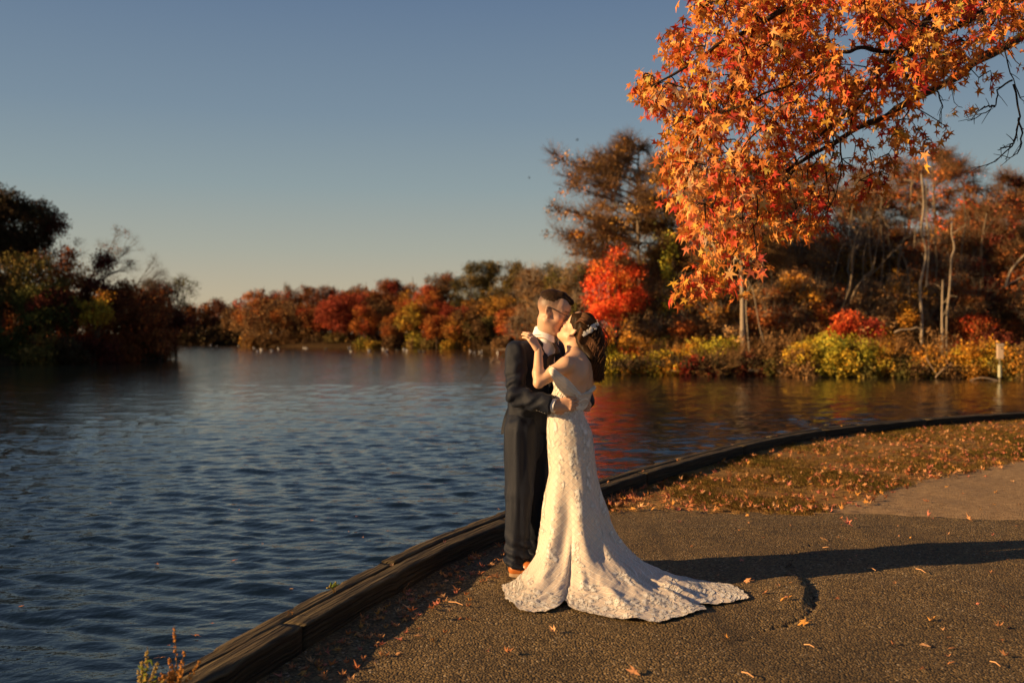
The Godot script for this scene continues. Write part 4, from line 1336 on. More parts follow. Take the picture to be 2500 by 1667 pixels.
	for p in [[1890, 430], [1960, 350], [2140, 260], [2270, 215], [2340, 260], [2300, 340], [2210, 370], [2140, 470], [2080, 460], [2010, 560], [1930, 570], [1880, 540]]: under.append(Vector2(p[0], p[1]))
	while clusters.size() < 850:
		var p := Vector2(rng.randf_range(1880, 2350), rng.randf_range(210, 580))
		if inside(under, p) and ns.get_noise_2d(p.x * 1.6 + 300.0, p.y * 1.6) > -0.05: clusters.append([p.x, p.y, 7.3 + rng.randf_range(-0.5, 0.5)])
	var buf := [PackedFloat32Array(), PackedFloat32Array(), PackedFloat32Array(), PackedFloat32Array(), PackedFloat32Array()]
	var all := []
	var twig := MB.new()
	var order := []
	for c in clusters:
		var p := q(c[0], c[1], c[2]) - off
		var best := 1e9
		for s in spots: best = minf(best, p.distance_squared_to(s))
		order.append([best, p])
	order.sort_custom(func(a, b): return a[0] < b[0])
	for o in order:
		var p: Vector3 = o[1]
		var best := 1e9
		var from := Vector3.ZERO
		for s in spots:
			var d := p.distance_squared_to(s) * (1.0 if s.x > p.x - 0.05 else 1.8)
			if d < best:
				best = d
				from = s
		var mid := from.lerp(p, 0.5) + Vector3(rng.randfn() * 0.03, 0.03 + rng.randfn() * 0.03, rng.randfn() * 0.03)
		var pts := curve([from, mid, p, p + Vector3(rng.randfn() * 0.03, -0.05, rng.randfn() * 0.03)], 7)
		var rr := PackedFloat32Array()
		for k in 7: rr.append(lerpf(0.0055, 0.002, k / 6.0))
		twig.tube(pts, rr, 4, wood, false)
		spots.append(p)
		spots.append(mid)
		var red := rng.randf() < 0.12
		var n := rng.randi_range(8, 13)
		for k in n:
			var t := pts[rng.randi_range(2, 6)]
			var down := Vector3(rng.randfn() * 0.55, -0.75 + rng.randfn() * 0.45, rng.randfn() * 0.5).normalized()
			var face := (Vector3(-0.65, 0.35, 0.35) + rdir() * 0.95)
			face = (face - down * face.dot(down)).normalized()
			var s := rng.randf_range(0.040, 0.062)
			var b := Basis(down.cross(face), down, face).scaled(Vector3.ONE * s)
			all.append([t + down * s * 0.9 + rdir() * 0.05, b, (4 + rng.randi() % 2) if red and rng.randf() < 0.6 else pick_gum()])
	put(twig.done(), "twigs", M.bark, root).set_meta("kind", "stuff")
	all.sort_custom(func(a, b): return (a[0] + off).distance_squared_to(Vector3(0, EYE, 0)) < (b[0] + off).distance_squared_to(Vector3(0, EYE, 0)))
	for k in all.size():
		var l: Array = all[k]
		if k < 300:
			var o := put(star_leaves[k % 5], "leaf", leaf_mats[l[2]], root)
			o.transform = Transform3D(l[1], l[0])
		else:
			var c: Array = GUM[l[2]]
			var s := rng.randf_range(0.8, 1.15)
			push(buf[k % 5], l[1], l[0], Color(c[0] * s, c[1] * s * rng.randf_range(0.85, 1.15), c[2] * s))
	for k in 5: tag(many(star_leaves[k], buf[k], "foliage", M.leaf, root), "", "", "", "stuff")

# ---------------------------------------------------------------- fallen leaves and grass
const DRY := [[0.575, 0.275, 0.125], [0.5, 0.2, 0.075], [0.65, 0.362, 0.175], [0.425, 0.15, 0.062], [0.55, 0.188, 0.125], [0.625, 0.3, 0.075], [0.35, 0.163, 0.075]]
const DRY_NAME := ["tan orange", "rust brown", "pale tan", "brown red", "pinkish red", "golden orange", "dull brown"]
var dry_leaves := []
var dry_mats := []

func lay(p: Vector3, s: float, tilt: float) -> Transform3D:
	var up := (Vector3.UP + Vector3(rng.randfn(), 0, rng.randfn()) * tilt).normalized()
	var b := Basis(Vector3.UP, rng.randf() * TAU)
	var f := (b.x - up * b.x.dot(up)).normalized()
	return Transform3D(Basis(f, up.cross(f), up).scaled(Vector3.ONE * s), p + Vector3(0, s * (0.20 + 0.25 * tilt), 0))

func drop(p: Vector3, s: float, tilt: float, label: String, group: String, col := -1) -> void:
	if col < 0: col = rng.randi() % DRY.size()
	var o := put(dry_leaves[rng.randi() % dry_leaves.size()], "fallen_leaf", dry_mats[col])
	o.transform = lay(p, s, tilt)
	if "afloat" in label: o.transform = Transform3D(o.transform.basis * Basis.from_scale(Vector3(1, 1, 0.28)), p + Vector3(0, 0.008, 0))
	tag(o, label % DRY_NAME[col] if "%s" in label else label, "leaf", group)

func whereabouts(x: float, d: float) -> String:
	var far: String = "at the very bottom of the picture" if d < 4.6 else ("in the foreground" if d < 5.3 else ("level with the train" if d < 6.1 else ("level with the couple's shadow" if d < 7.1 else ("just beyond the couple's shadow" if d < 7.8 else "close to the turf"))))
	var b := x / d
	var side: String = ", left of the couple" if b < -0.02 else (", below the gown" if b < 0.12 else (", right of the train" if b < 0.22 else (", near the crack" if b < 0.32 else (", right of the crack" if b < 0.42 else ", towards the right edge"))))
	return far + side

func stretch(d: float) -> String:
	return "at the lower left corner" if d < 4.4 else ("below the first beam joint" if d < 5.0 else ("left of the groom" if d < 5.8 else ("behind the groom's shoes" if d < 6.8 else ("behind the couple" if d < 8.0 else "at the tip of the turf"))))

func litter() -> void:
	for k in 6: dry_leaves.append(star_leaf([-0.35, -0.5, 0.25, -0.7, 0.45, -0.2][k], [0.25, 0.5, 0.3, -0.3, 0.35, 0.7][k], [1.2, 1.9, 1.5, 2.2, 1.1, 2.0][k]))
	for c in DRY:
		var m := mat(lin(c[0], c[1], c[2]), 0.75, 0.25)
		m.backlight_enabled = true
		m.backlight = Color(0.35, 0.33, 0.3)
		dry_mats.append(m)
	# the ones the eye finds first
	var named := [[2068, 1292, 0.075, 0.9, "large pinkish leaf standing like a tent on the asphalt beyond the couple's shadow", 4], [1213, 1420, 0.06, 0.4, "orange leaf on the sunlit asphalt just behind the groom's heel", 0], [1925, 1471, 0.07, 0.5, "cluster sized orange leaf at the foot of the crack in the asphalt", 5], [1966, 1521, 0.055, 0.5, "golden leaf on the asphalt below the crack", 5], [1828, 1421, 0.05, 0.4, "small orange leaf between the train and the crack", 0], [1870, 1452, 0.05, 0.4, "rust leaf right of the tip of the train", 1],
		[2010, 1321, 0.05, 0.3, "flat tan leaf beside the upper edge of the couple's shadow", 2], [2277, 1516, 0.05, 0.3, "golden leaf alone on the asphalt at lower right", 5], [2263, 1574, 0.045, 0.4, "pale small leaf on the asphalt in the lower right part", 2], [2440, 1531, 0.05, 0.3, "brown leaf on the asphalt near the right edge", 6], [2265, 1233, 0.06, 0.7, "dark red leaf alone on the sandy path", 3], [2266, 1266, 0.055, 1.4, "upright pink leaf casting a long shadow at the edge of the sandy path", 4], [1548, 1655, 0.06, 0.5, "orange leaf at the bottom edge of the picture below the train", 0], [1352, 1553, 0.04, 0.4, "thin tan leaf on the asphalt left of the train's lower edge", 2],
		[1240, 1604, 0.05, 0.4, "rust leaf on the asphalt in the lower middle", 1], [992, 1447, 0.07, 1.1, "large rust leaf standing against the timber in the shade", 1], [2455, 1601, 0.05, 0.3, "dull leaf on the asphalt at the lower right corner", 6], [2370, 1275, 0.06, 0.5, "curled orange leaf on the sandy path close to the asphalt", 0], [2335, 1168, 0.06, 0.4, "curled golden leaf on the sandy path near the turf", 5]]
	for s in named:
		var p := on_ground(s[0], s[1])
		p.y = floor_y(p.x, -p.z)
		drop(p, s[2] * 0.85, s[3], s[4], "", s[5])
	var count := named.size()
	var buf := [PackedFloat32Array(), PackedFloat32Array(), PackedFloat32Array(), PackedFloat32Array(), PackedFloat32Array(), PackedFloat32Array()]
	# scattered singly on the asphalt and the sand
	for k in 70:
		var d := rng.randf_range(4.0, 8.6)
		var x := rng.randf_range(edge_x(d) + 0.5, 0.52 * d)
		if turf_s(x, d) > -0.1 or (x < 1.2 and d < 7.0 and x > -0.2 and d > 5.0): continue
		drop(Vector3(x, floor_y(x, d), -d), rng.randf_range(0.014, 0.03), 0.3, ["small flat %s leaf ", "small curled %s leaf "][k % 2] + whereabouts(x, d), "leaves scattered on the asphalt")
		count += 1
	for k in 34:
		var d := rng.randf_range(8.5, 12.0)
		var x := rng.randf_range(0.27, 0.55) * d
		if patch_s(x, d) < 0.1 or turf_s(x, d) > 0.1: continue
		drop(Vector3(x, floor_y(x, d), -d), rng.randf_range(0.022, 0.038), 0.15, ["curled %s leaf on the sandy path ", "open %s leaf on the sandy path "][k % 2] + ["near the turf", "in the middle", "near the asphalt", "by the right edge"][0 if turf_s(x, d) > -0.8 else (3 if x > 0.46 * d else (2 if patch_s(x, d) < 0.8 else 1))], "leaves scattered on the sandy path")
		count += 1
	# a few on the timbers
	for k in 9:
		var d := [4.9, 5.9, 6.6, 9.4, 10.1, 11.0, 12.6, 13.8, 15.2][k] as float
		var x := edge_x(d) + 0.05 + rng.randf() * 0.14
		drop(Vector3(x, 0.138, -d), rng.randf_range(0.02, 0.04), 0.4, "%s leaf on top of the timber edging " + ["at lower left", "left of the groom", "just left of the groom", "right of the gown", "where the edging bends", "above the turf tip", "along the turf", "farther along the turf", "near the right edge"][k], "leaves on the timber edging")
		count += 1
	# afloat
	for s in [[395, 1608, 0.08], [475, 1555, 0.055], [515, 1526, 0.035], [710, 1441, 0.04], [760, 1273, 0.05], [380, 1381, 0.06], [565, 1372, 0.06], [700, 1272, 0.03], [885, 1315, 0.035], [945, 1300, 0.045], [870, 1263, 0.03], [1218, 1246, 0.04], [850, 1301, 0.03], [1090, 1142, 0.035], [582, 1248, 0.035], [268, 1230, 0.04], [455, 1660, 0.05], [50, 1484, 0.05], [410, 1580, 0.03], [640, 1330, 0.03], [760, 940, 0.06], [1860, 965, 0.06], [2190, 1000, 0.06]]:
		var p := on_ground(s[0], s[1], WATER)
		drop(p + Vector3(0, 0.004, 0), s[2] * 0.8, 0.04, "%s leaf afloat " + ("near the lower left weeds" if p.z > -5.0 else ("in the dark water at lower left" if p.x < -2.2 else ("off the timber edging in mid distance" if p.z > -9.5 else "far out on the lake"))) + (", small" if s[2] < 0.045 else ", large"), "leaves afloat on the lake", [0, 1, 3, 2][count % 4])
		count += 1
	# thick on the turf and along the foot of the timbers: the nearest singly, the rest as one litter
	var spots := []
	var ns := noise(0.9, 222, 2)
	while spots.size() < 1700:
		var d := rng.randf_range(8.4, 19.0)
		var x := rng.randf_range(0.3, 0.62 * d)
		if x < edge_x(d) + 0.3: continue
		var s := turf_s(x, d)
		if s < -0.15: continue
		var drift := exp(-s * s * 2.0) + 0.35 + ns.get_noise_2d(x, d) * 0.9
		if x > 0.3 * d: drift += 0.3
		if rng.randf() > drift: continue
		spots.append([d, x])
	while spots.size() < 2150:
		var d := rng.randf_range(3.6, 9.5)
		var x := edge_x(d) + 0.27 + absf(rng.randfn()) * 0.2
		spots.append([d, x])
	spots.sort_custom(func(a, b): return a[0] < b[0])
	for k in spots.size():
		var d: float = spots[k][0]
		var x: float = spots[k][1]
		var p := Vector3(x, floor_y(x, d) + (0.012 if d > 8.4 else 0.0), -d)
		if count < 300 and (k % 4 == 0 or d > 8.4):
			if d < 8.4: drop(p, rng.randf_range(0.022, 0.038), 0.15, ["curled %s leaf", "flat %s leaf", "upright %s leaf"][k % 3] + " in the drift by the timber, " + stretch(d), "leaves along the timber edging")
			else: drop(p, rng.randf_range(0.03, 0.052), 0.7, ["curled %s leaf", "flat %s leaf", "upright %s leaf"][k % 3] + " on the near edge of the turf, " + ("by the gown" if x < 0.13 * d else ("left part" if x < 0.2 * d else ("middle part" if x < 0.27 * d else "by the sandy path"))), "leaves on the turf strip")
			count += 1
		else:
			var c: Array = DRY[rng.randi() % DRY.size()]
			var t := lay(p, rng.randf_range(0.028, 0.054) * (0.75 if d < 8.4 else 1.0), 0.7 if d > 8.4 else 0.2)
			var s := rng.randf_range(0.75, 1.1)
			push(buf[k % 6], t.basis, t.origin, Color(c[0] * s, c[1] * s, c[2] * s))
	var lit := Node3D.new()
	lit.name = "leaf_litter"
	add_child(lit)
	tag(lit, "drift of dry orange and tan leaves over the turf strip and along the timbers", "leaves", "", "stuff")
	for k in 6: tag(many(dry_leaves[k], buf[k], "leaves", M.leaf, lit), "", "", "", "stuff")
	# turf: short worn blades, more brown than green
	var tuft := MB.new()
	for k in 14:
		var a := rng.randf() * TAU
		var p := Vector3(rng.randfn(), 0, rng.randfn()) * 0.03
		var dir := Vector3(cos(a) * 0.6, rng.randf_range(0.35, 1.0), sin(a) * 0.6).normalized()
		var l := rng.randf_range(0.025, 0.06)
		var sd := dir.cross(Vector3.UP).normalized() * 0.0022
		var at := tuft.v.size()
		tuft.v.append_array(PackedVector3Array([p - sd, p + sd, p + dir * l * 0.6 + sd * 0.7, p + dir * l * 0.6 - sd * 0.7, p + dir * l + Vector3(cos(a), -0.3, sin(a)) * l * 0.25]))
		for j in 5: tuft.n.append((Vector3(cos(a) * 0.5, 1, sin(a) * 0.5)).normalized())
		tuft.quad(at, at + 1, at + 2, at + 3)
		tuft.tri(at + 3, at + 2, at + 4)
	var tm := tuft.done()
	var gb := PackedFloat32Array()
	var gn := noise(0.55, 230, 3)
	var tries := 0
	while gb.size() < 16 * 10000 and tries < 80000:
		tries += 1
		var d := rng.randf_range(8.4, 19.5)
		var x := rng.randf_range(0.4, 0.62 * d)
		if x < edge_x(d) + 0.28: continue
		var s := turf_s(x, d)
		if s < 0.02: continue
		var g := gn.get_noise_2d(x, d) + 0.12 * (x / d - 0.3) * 8.0
		if rng.randf() > 0.45 + g * 1.6: continue
		var c := Color(0.17, 0.165, 0.03).lerp(Color(0.48, 0.28, 0.085), clampf(rng.randf() * 1.2 + 0.15 - g * 0.8, 0, 1))
		push(gb, Basis(Vector3.UP, rng.randf() * TAU).scaled(Vector3.ONE * rng.randf_range(0.6, 1.2)), Vector3(x, floor_y(x, d) + 0.006, -d), c)
	tag(many(tm, gb, "grass", M.leaf), "thin worn green and brown grass of the turf strip", "grass", "", "stuff")
	# straws and twigs on the asphalt
	var st := [[1095, 1475, 1130, 1483], [2120, 1383, 2140, 1389], [2238, 1390, 2262, 1400], [1812, 1646, 1842, 1660], [1965, 1570, 1990, 1577], [2420, 1610, 2445, 1622], [1690, 1460, 1705, 1470], [2010, 1338, 2035, 1340]]
	for k in st.size():
		var a := on_ground(st[k][0], st[k][1], 0.012)
		var b := on_ground(st[k][2], st[k][3], 0.014)
		var m := MB.new()
		m.tube(PackedVector3Array([a - a, (b - a) * 0.5 + Vector3(0, 0.008, 0.004), b - a]), PackedFloat32Array([0.003, 0.0028, 0.002]), 5)
		var o := put(m.done(), "straw", dry_mats[2])
		o.position = a + Vector3(0, floor_y(a.x, -a.z), 0)
		tag(o, "thin dry straw " + ["on the asphalt below the groom's shoe", "left of two on the asphalt below the couple's shadow", "right of two on the asphalt below the couple's shadow", "at the bottom of the picture, right of the train", "on the asphalt below the crack", "near the lower right corner", "close to the tip of the train", "by the upper edge of the couple's shadow"][k], "straw", "straws on the asphalt")

# ---------------------------------------------------------------- birds, birdhouse, driftwood, weeds
func small_things() -> void:
	# birdhouse on a post in the water
	var wood := mat(lin(0.42, 0.31, 0.22), 0.85, 0.25)
	var bh := thing("birdhouse", "weathered wooden nest box on a post in the water by the right edge", "birdhouse", q(2443, 934, 45.0) * Vector3(1, 0, 1) + Vector3(0, WATER, 0))
	var s := 45.0 / PX
	var yb := EYE + (825.0 - 876.0) * s - WATER
	var yt := EYE + (825.0 - 842.0) * s - WATER
	var m := MB.new()
	var bb := Basis(Vector3.UP, -0.25)
	m.box(Transform3D(bb, Vector3(0, (yb + yt) / 2, 0)), Vector3(0.26, yt - yb, 0.24), Color.WHITE, 0.012)
	put(m.done(), "box", wood, bh)
	m = MB.new()
	m.box(Transform3D(bb * Basis(Vector3.RIGHT, 0.16), Vector3(0, yt + 0.02, 0.02)), Vector3(0.30, 0.03, 0.33), Color.WHITE, 0.006)
	put(m.done(), "roof", mat(lin(0.46, 0.36, 0.27), 0.9, 0.2), bh)
	m = MB.new()
	m.tube(PackedVector3Array([Vector3.ZERO, bb * Vector3(0, 0, 0.012)]), PackedFloat32Array([0.038, 0.038]), 14)
	put(m.done(), "entrance_hole", mat(lin(0.012, 0.009, 0.007), 0.9, 0.1), bh).position = bb * Vector3(0.05, 0, 0.115) + Vector3(0, yt - 0.15, 0)
	m = MB.new()
	m.tube(PackedVector3Array([Vector3(0, -1.0, -0.02), Vector3(0, yb, -0.02)]), PackedFloat32Array([0.035, 0.035]), 8)
	put(m.done(), "post", mat(lin(0.20, 0.17, 0.11), 0.85, 0.2), bh)
	m = MB.new()
	m.tube(PackedVector3Array([Vector3(0, 0.22, -0.02), Vector3(0, 0.78, -0.02)]), PackedFloat32Array([0.085, 0.08]), 12)
	put(m.done(), "predator_guard", mat(lin(0.36, 0.36, 0.24), 0.5, 0.5), bh)
	# driftwood and dead branches at the waterline
	var logs := [[[[1828, 903], [1850, 905], [1875, 906], [1893, 912], [1920, 915], [1945, 914]], 52.0, 0.085, "pale driftwood log at the waterline below the pale trunk"], [[[1640, 905], [1690, 908], [1740, 903], [1760, 908]], 53.0, 0.05, "thin pale driftwood below the gold shrubs"], [[[1900, 905], [1925, 917], [1950, 920], [1968, 918]], 51.0, 0.06, "short driftwood piece right of the long pale log"],
		[[[2185, 812], [2200, 805], [2225, 804], [2240, 799], [2250, 805]], 50.5, 0.06, "pale bent branch lying across the shrubs below the sinuous stem"], [[[2285, 922], [2300, 905], [2318, 893], [2325, 885]], 49.0, 0.03, "thin dead branch rising from the water below the snags"], [[[2262, 872], [2272, 890], [2290, 915]], 49.0, 0.03, "thin dead branch leaning into the water left of the snags"], [[[2440, 930], [2400, 922], [2370, 928]], 47.0, 0.05, "dark log at the waterline left of the nest box"]]
	var dw := vmat(0.9, 0.2)
	for l in logs:
		var root := thing("driftwood", l[3], "driftwood", q(l[0][0][0], l[0][0][1], l[1]))
		var pts := []
		for p in l[0]: pts.append(q(p[0], p[1], l[1]) - root.position)
		var cv := curve(pts, 14)
		var rr := PackedFloat32Array()
		for k in 14: rr.append(l[2] * lerpf(1.0, 0.5, k / 13.0))
		m = MB.new()
		m.tube(cv, rr, 7, Color(0.36, 0.26, 0.17))
		put(m.done(), "log", dw, root)
	# dead tree fallen from the spit behind the groom
	var dead := thing("dead_branch", "bare dead branch reaching out of the lake left of the groom's sleeve", "branch", q(1238, 905, 82.0) * Vector3(1, 0, 1) + Vector3(0, WATER, 0))
	for l in [[[1240, 905], [1230, 893], [1218, 880], [1205, 873]], [[1222, 884], [1210, 886], [1196, 893]], [[1215, 878], [1200, 880], [1196, 872]], [[1236, 898], [1245, 885], [1262, 872]], [[1206, 874], [1198, 884], [1190, 888]]]:
		var pts := []
		for p in l: pts.append(q(p[0], p[1], 82.0) - dead.position)
		m = MB.new()
		m.tube(curve(pts, 8), PackedFloat32Array([0.085, 0.08, 0.075, 0.07, 0.06, 0.05, 0.04, 0.03]), 6, Color(0.22, 0.16, 0.11))
		put(m.done(), "branch", dw, dead)
	# small dark leaning stem in the water at the left point
	var stem := thing("dead_branch", "dark leaning stem standing in the water at the tip of the left shore", "branch", q(391, 880, 86.0) * Vector3(1, 0, 1) + Vector3(0, WATER, 0))
	m = MB.new()
	m.tube(PackedVector3Array([Vector3(0, -0.3, 0), Vector3(0.02, 0.7, 0), Vector3(-0.06, 1.6, 0), Vector3(0.1, 2.6, 0)]), PackedFloat32Array([0.11, 0.1, 0.08, 0.06]), 6, Color(0.05, 0.035, 0.025))
	put(m.done(), "stem", dw, stem)
	# sandy spit
	m = MB.new()
	m.grid(8, 26, func(a: int, b: int): 
		var u := b / 25.0
		var w := sin(PI * minf(u * 1.2, 1.0) * 0.5)
		return [Vector3(lerpf(-4.6, 6.0, u), WATER - 0.1 + 0.55 * sin(PI * a / 7.0) * w, -172.0 + (a - 3.5) * 1.2 * w - u * 6.0), Vector2(u * 8.0, a), Color.WHITE], true)
	struct(m.done(), "sand_spit", M.sand)
	# gulls resting on the water, built once and copied
	var white := mat(lin(0.78, 0.74, 0.68), 0.7, 0.3)
	var grey := mat(lin(0.32, 0.31, 0.31), 0.7, 0.3)
	var proto: Node3D = null
	var gulls := [[620, 850, "leftmost white gull on the far water"], [637, 855, "white gull second from the left"], [628, 858, "dim gull just below the second from the left"], [663, 856, "large white gull right of the first three"], [679, 852, "bright gull under the glowing orange tree"], [742, 850, "left of a close pair of gulls below the rust spire"], [748, 851, "right of a close pair of gulls below the rust spire"], [852, 850, "lone gull below the crimson tree"],
		[856, 858, "small gull just below the lone one"], [901, 857, "gull left of the shrubs' yellow reflection"], [935, 853, "gull left of the brightest one in mid lake"], [942, 858, "brightest gull in mid lake"], [987, 854, "left gull of the pair right of mid lake"], [993, 857, "right gull of the pair right of mid lake"], [1149, 858, "gull left of the sandy spit"], [1158, 861, "dim gull beside the one left of the spit"], [1173, 860, "gull nearest the groom's sleeve"], [1215, 863, "gull in front of the sandy spit"], [513, 843, "gull far out in the bay"], [528, 845, "second gull far out in the bay"], [582, 845, "gull between the bay and the glowing orange tree"]]
	for g in gulls:
		var p := on_ground(g[0], g[1], WATER)
		if proto == null:
			proto = thing("gull", "", "bird", p, "gulls on the far water")
			m = MB.new()
			m.ball(Vector3(0, 0.12, 0), Vector3(0.34, 0.17, 0.17), Basis(Vector3.BACK, 0.12), 8, 10)
			m.ball(Vector3(0.36, 0.20, 0), Vector3(0.16, 0.06, 0.08), Basis(Vector3.BACK, 0.25), 5, 8)
			put(m.done(), "body", white, proto)
			m = MB.new()
			m.tube(PackedVector3Array([Vector3(-0.2, 0.18, 0), Vector3(-0.29, 0.33, 0), Vector3(-0.30, 0.40, 0)]), PackedFloat32Array([0.09, 0.065, 0.06]), 8)
			m.ball(Vector3(-0.32, 0.42, 0), Vector3(0.09, 0.075, 0.07), Basis.IDENTITY, 6, 8)
			put(m.done(), "head", white, proto)
			m = MB.new()
			m.tube(PackedVector3Array([Vector3(-0.39, 0.42, 0), Vector3(-0.48, 0.40, 0)]), PackedFloat32Array([0.022, 0.004]), 6)
			put(m.done(), "beak", mat(lin(0.5, 0.3, 0.05), 0.5), proto)
			for sd in [-1.0, 1.0]:
				m = MB.new()
				m.ball(Vector3(0.10, 0.17, 0.13 * sd), Vector3(0.33, 0.11, 0.05), Basis(Vector3.BACK, 0.14), 6, 8)
				put(m.done(), "wing", grey, proto)
			proto.set_meta("label", g[2])
			proto.rotation.y = 0.2
			proto.scale = Vector3.ONE * 0.6
			continue
		var c: Node3D = proto.duplicate()
		c.name = numbered("gull")
		add_child(c)
		c.position = p
		c.rotation.y = rng.randf() * TAU
		c.scale = 0.56 * Vector3.ONE * (rng.randf_range(0.75, 1.0) if "dim" in g[2] or "small" in g[2] else rng.randf_range(1.0, 1.35))
		c.set_meta("label", g[2])
	# dark ducks
	for k in 4:
		var g: Array = [[796, 852], [970, 856], [1025, 858], [1035, 859]][k]
		var root := thing("duck", ["dark duck below the domed red tree", "dark duck between two gulls in mid lake", "left of two dark ducks left of the spit", "right of two dark ducks left of the spit"][k], "bird", on_ground(g[0], g[1], WATER), "ducks on the far water")
		m = MB.new()
		m.ball(Vector3(0, 0.08, 0), Vector3(0.3, 0.13, 0.14), Basis.IDENTITY, 6, 8)
		put(m.done(), "body", mat(lin(0.05, 0.04, 0.03)), root)
		m = MB.new()
		m.ball(Vector3(-0.26, 0.27, 0), Vector3(0.09, 0.08, 0.07), Basis.IDENTITY, 6, 8)
		m.tube(PackedVector3Array([Vector3(-0.2, 0.12, 0), Vector3(-0.26, 0.25, 0)]), PackedFloat32Array([0.06, 0.05]), 6)
		put(m.done(), "head", mat(lin(0.04, 0.035, 0.025)), root)
	# birds in the air
	for k in 2:
		var root := thing("flying_bird", ["upper of two dark birds in the blue sky", "lower of two dark birds in the blue sky"][k], "bird", [q(1409, 342, 130.0), q(1292, 434, 160.0)][k], "birds in the sky")
		m = MB.new()
		m.ball(Vector3.ZERO, Vector3(0.2, 0.07, 0.07), Basis.IDENTITY, 5, 8)
		put(m.done(), "body", mat(lin(0.03, 0.03, 0.035)), root)
		for sd in [-1.0, 1.0]:
			m = MB.new()
			m.ball(Vector3(0.02, 0.06, 0.2 * sd), Vector3(0.08, 0.015, 0.22), Basis(Vector3.RIGHT, -0.45 * sd), 4, 8)
			put(m.done(), "wing", mat(lin(0.03, 0.03, 0.035)), root)
	# airliner
	var pl := thing("airplane", "small white airliner in the sky gap at the upper right", "airplane", q(2318, 282, 2600.0))
	pl.rotation = Vector3(0, 0.25, 0.04)
	var pw := mat(lin(0.8, 0.79, 0.76), 0.4)
	m = MB.new()
	m.tube(PackedVector3Array([Vector3(-12.5, 0, 0), Vector3(-11, 0, 0), Vector3(-8, 0, 0), Vector3(6, 0, 0), Vector3(12, 0.8, 0)]), PackedFloat32Array([0.2, 1.3, 1.9, 1.9, 0.5]), 12)
	put(m.done(), "fuselage", pw, pl)
	for sd in [-1.0, 1.0]:
		m = MB.new()
		m.box(Transform3D(Basis(Vector3.UP, -0.45 * sd), Vector3(1.5, -0.6, 6.5 * sd)), Vector3(2.6, 0.3, 13.0))
		put(m.done(), "wing", mat(lin(0.5, 0.5, 0.5), 0.4), pl)
		m = MB.new()
		m.box(Transform3D(Basis(Vector3.UP, -0.45 * sd), Vector3(11.2, 1.0, 2.4 * sd)), Vector3(1.6, 0.2, 4.6))
		put(m.done(), "tailplane", pw, pl)
		m = MB.new()
		m.tube(PackedVector3Array([Vector3(-1.5, -1.8, 4.5 * sd), Vector3(1.5, -1.8, 4.5 * sd)]), PackedFloat32Array([0.9, 0.7]), 10)
		put(m.done(), "engine", pw, pl)
	m = MB.new()
	m.box(Transform3D(Basis(Vector3.BACK, -0.5), Vector3(11.4, 2.9, 0)), Vector3(2.4, 4.6, 0.3))
	put(m.done(), "tail_fin", pw, pl)
	# weeds beside the timber in the lower left corner
	var weeds := [[432, 1620, 3.72, 0.19, "rust gold seed head weed standing tallest against the timber at lower left", false], [350, 1650, 3.7, 0.13, "weed with small green leaves and seed head at lower left", true], [412, 1660, 3.72, 0.10, "short gold weed between the two taller ones", false], [818, 1428, 5.15, 0.022, "tiny green sprig growing from the timber's outer edge", true]]
	for w in weeds:
		var base := q(w[0], w[1], w[2]) + Vector3(0, -w[3] * 0.75, 0)
		var root := thing("weed", w[4], "plant", base)
		for k in (7 if w[3] > 0.08 else 3):
			var hh: float = w[3] * (1.5 if k == 0 else rng.randf_range(0.6, 1.15))
			var tip := Vector3(rng.randfn() * 0.035 * (0.2 if k == 0 else 1.0), hh, rng.randfn() * 0.03)
			m = MB.new()
			m.tube(PackedVector3Array([Vector3(tip.x * 0.2, -minf(0.2, w[3]), tip.z * 0.2), Vector3(tip.x * 0.3, hh * 0.5, tip.z * 0.4), tip]), PackedFloat32Array([0.0022, 0.002, 0.001]), 5, Color(0.2, 0.12, 0.04))
			put(m.done(), "stem", dw, root)
			m = MB.new()
			for j in 26:
				var t := pow(rng.randf(), 0.7)
				var p := Vector3(tip.x * (0.3 + 0.7 * t), hh * lerpf(0.35, 1.0, t), tip.z * (0.4 + 0.6 * t)) + rdir() * 0.007 * (1.2 - t * 0.6) * minf(1.0, w[3] * 12.0)
				var c := Color(0.50, 0.22, 0.05) if not w[5] else Color(0.42, 0.30, 0.08)
				m.ball(p, Vector3(0.0035, 0.0055, 0.0035), Basis(rdir(), rng.randf() * 2.0), 3, 5, c * rng.randf_range(0.7, 1.2))
			put(m.done(), "seed_head", dw, root).set_meta("kind", "stuff")
			if w[5]:
				m = MB.new()
				for j in 4:
					var p := Vector3(tip.x * 0.6, hh * rng.randf_range(0.3, 0.95), tip.z * 0.6)
					var d := Vector3(rng.randf_range(-0.3, 1.0), rng.randf_range(-0.3, 0.7), rng.randfn() * 0.5).normalized()
					m.ball(p + d * 0.014, Vector3(0.004, 0.014, 0.0012), Basis(Quaternion(Vector3.UP, d)), 4, 6, Color(0.14, 0.19, 0.03))
				put(m.done(), "leaf", dw, root).set_meta("kind", "stuff")

# ---------------------------------------------------------------- the couple (local frame: z = 0 lies 6.3 m from the lens)
const AWAY := 6.3

func a0(px: float, py: float, zz: float) -> Vector3:
	return q(px, py, AWAY - zz) + Vector3(0, 0, AWAY)

func a1(x: float, y: float, zz: float) -> Vector3:
	return a0(1180.0 + x / 3.919, 690.0 + y / 3.919, zz)

# forward, up, right as the columns of a basis
func facing(fw: Vector3, up: Vector3) -> Basis:
	var f := fw.normalized()
	var u := (up - f * up.dot(f)).normalized()
	return Basis(f, u, f.cross(u))

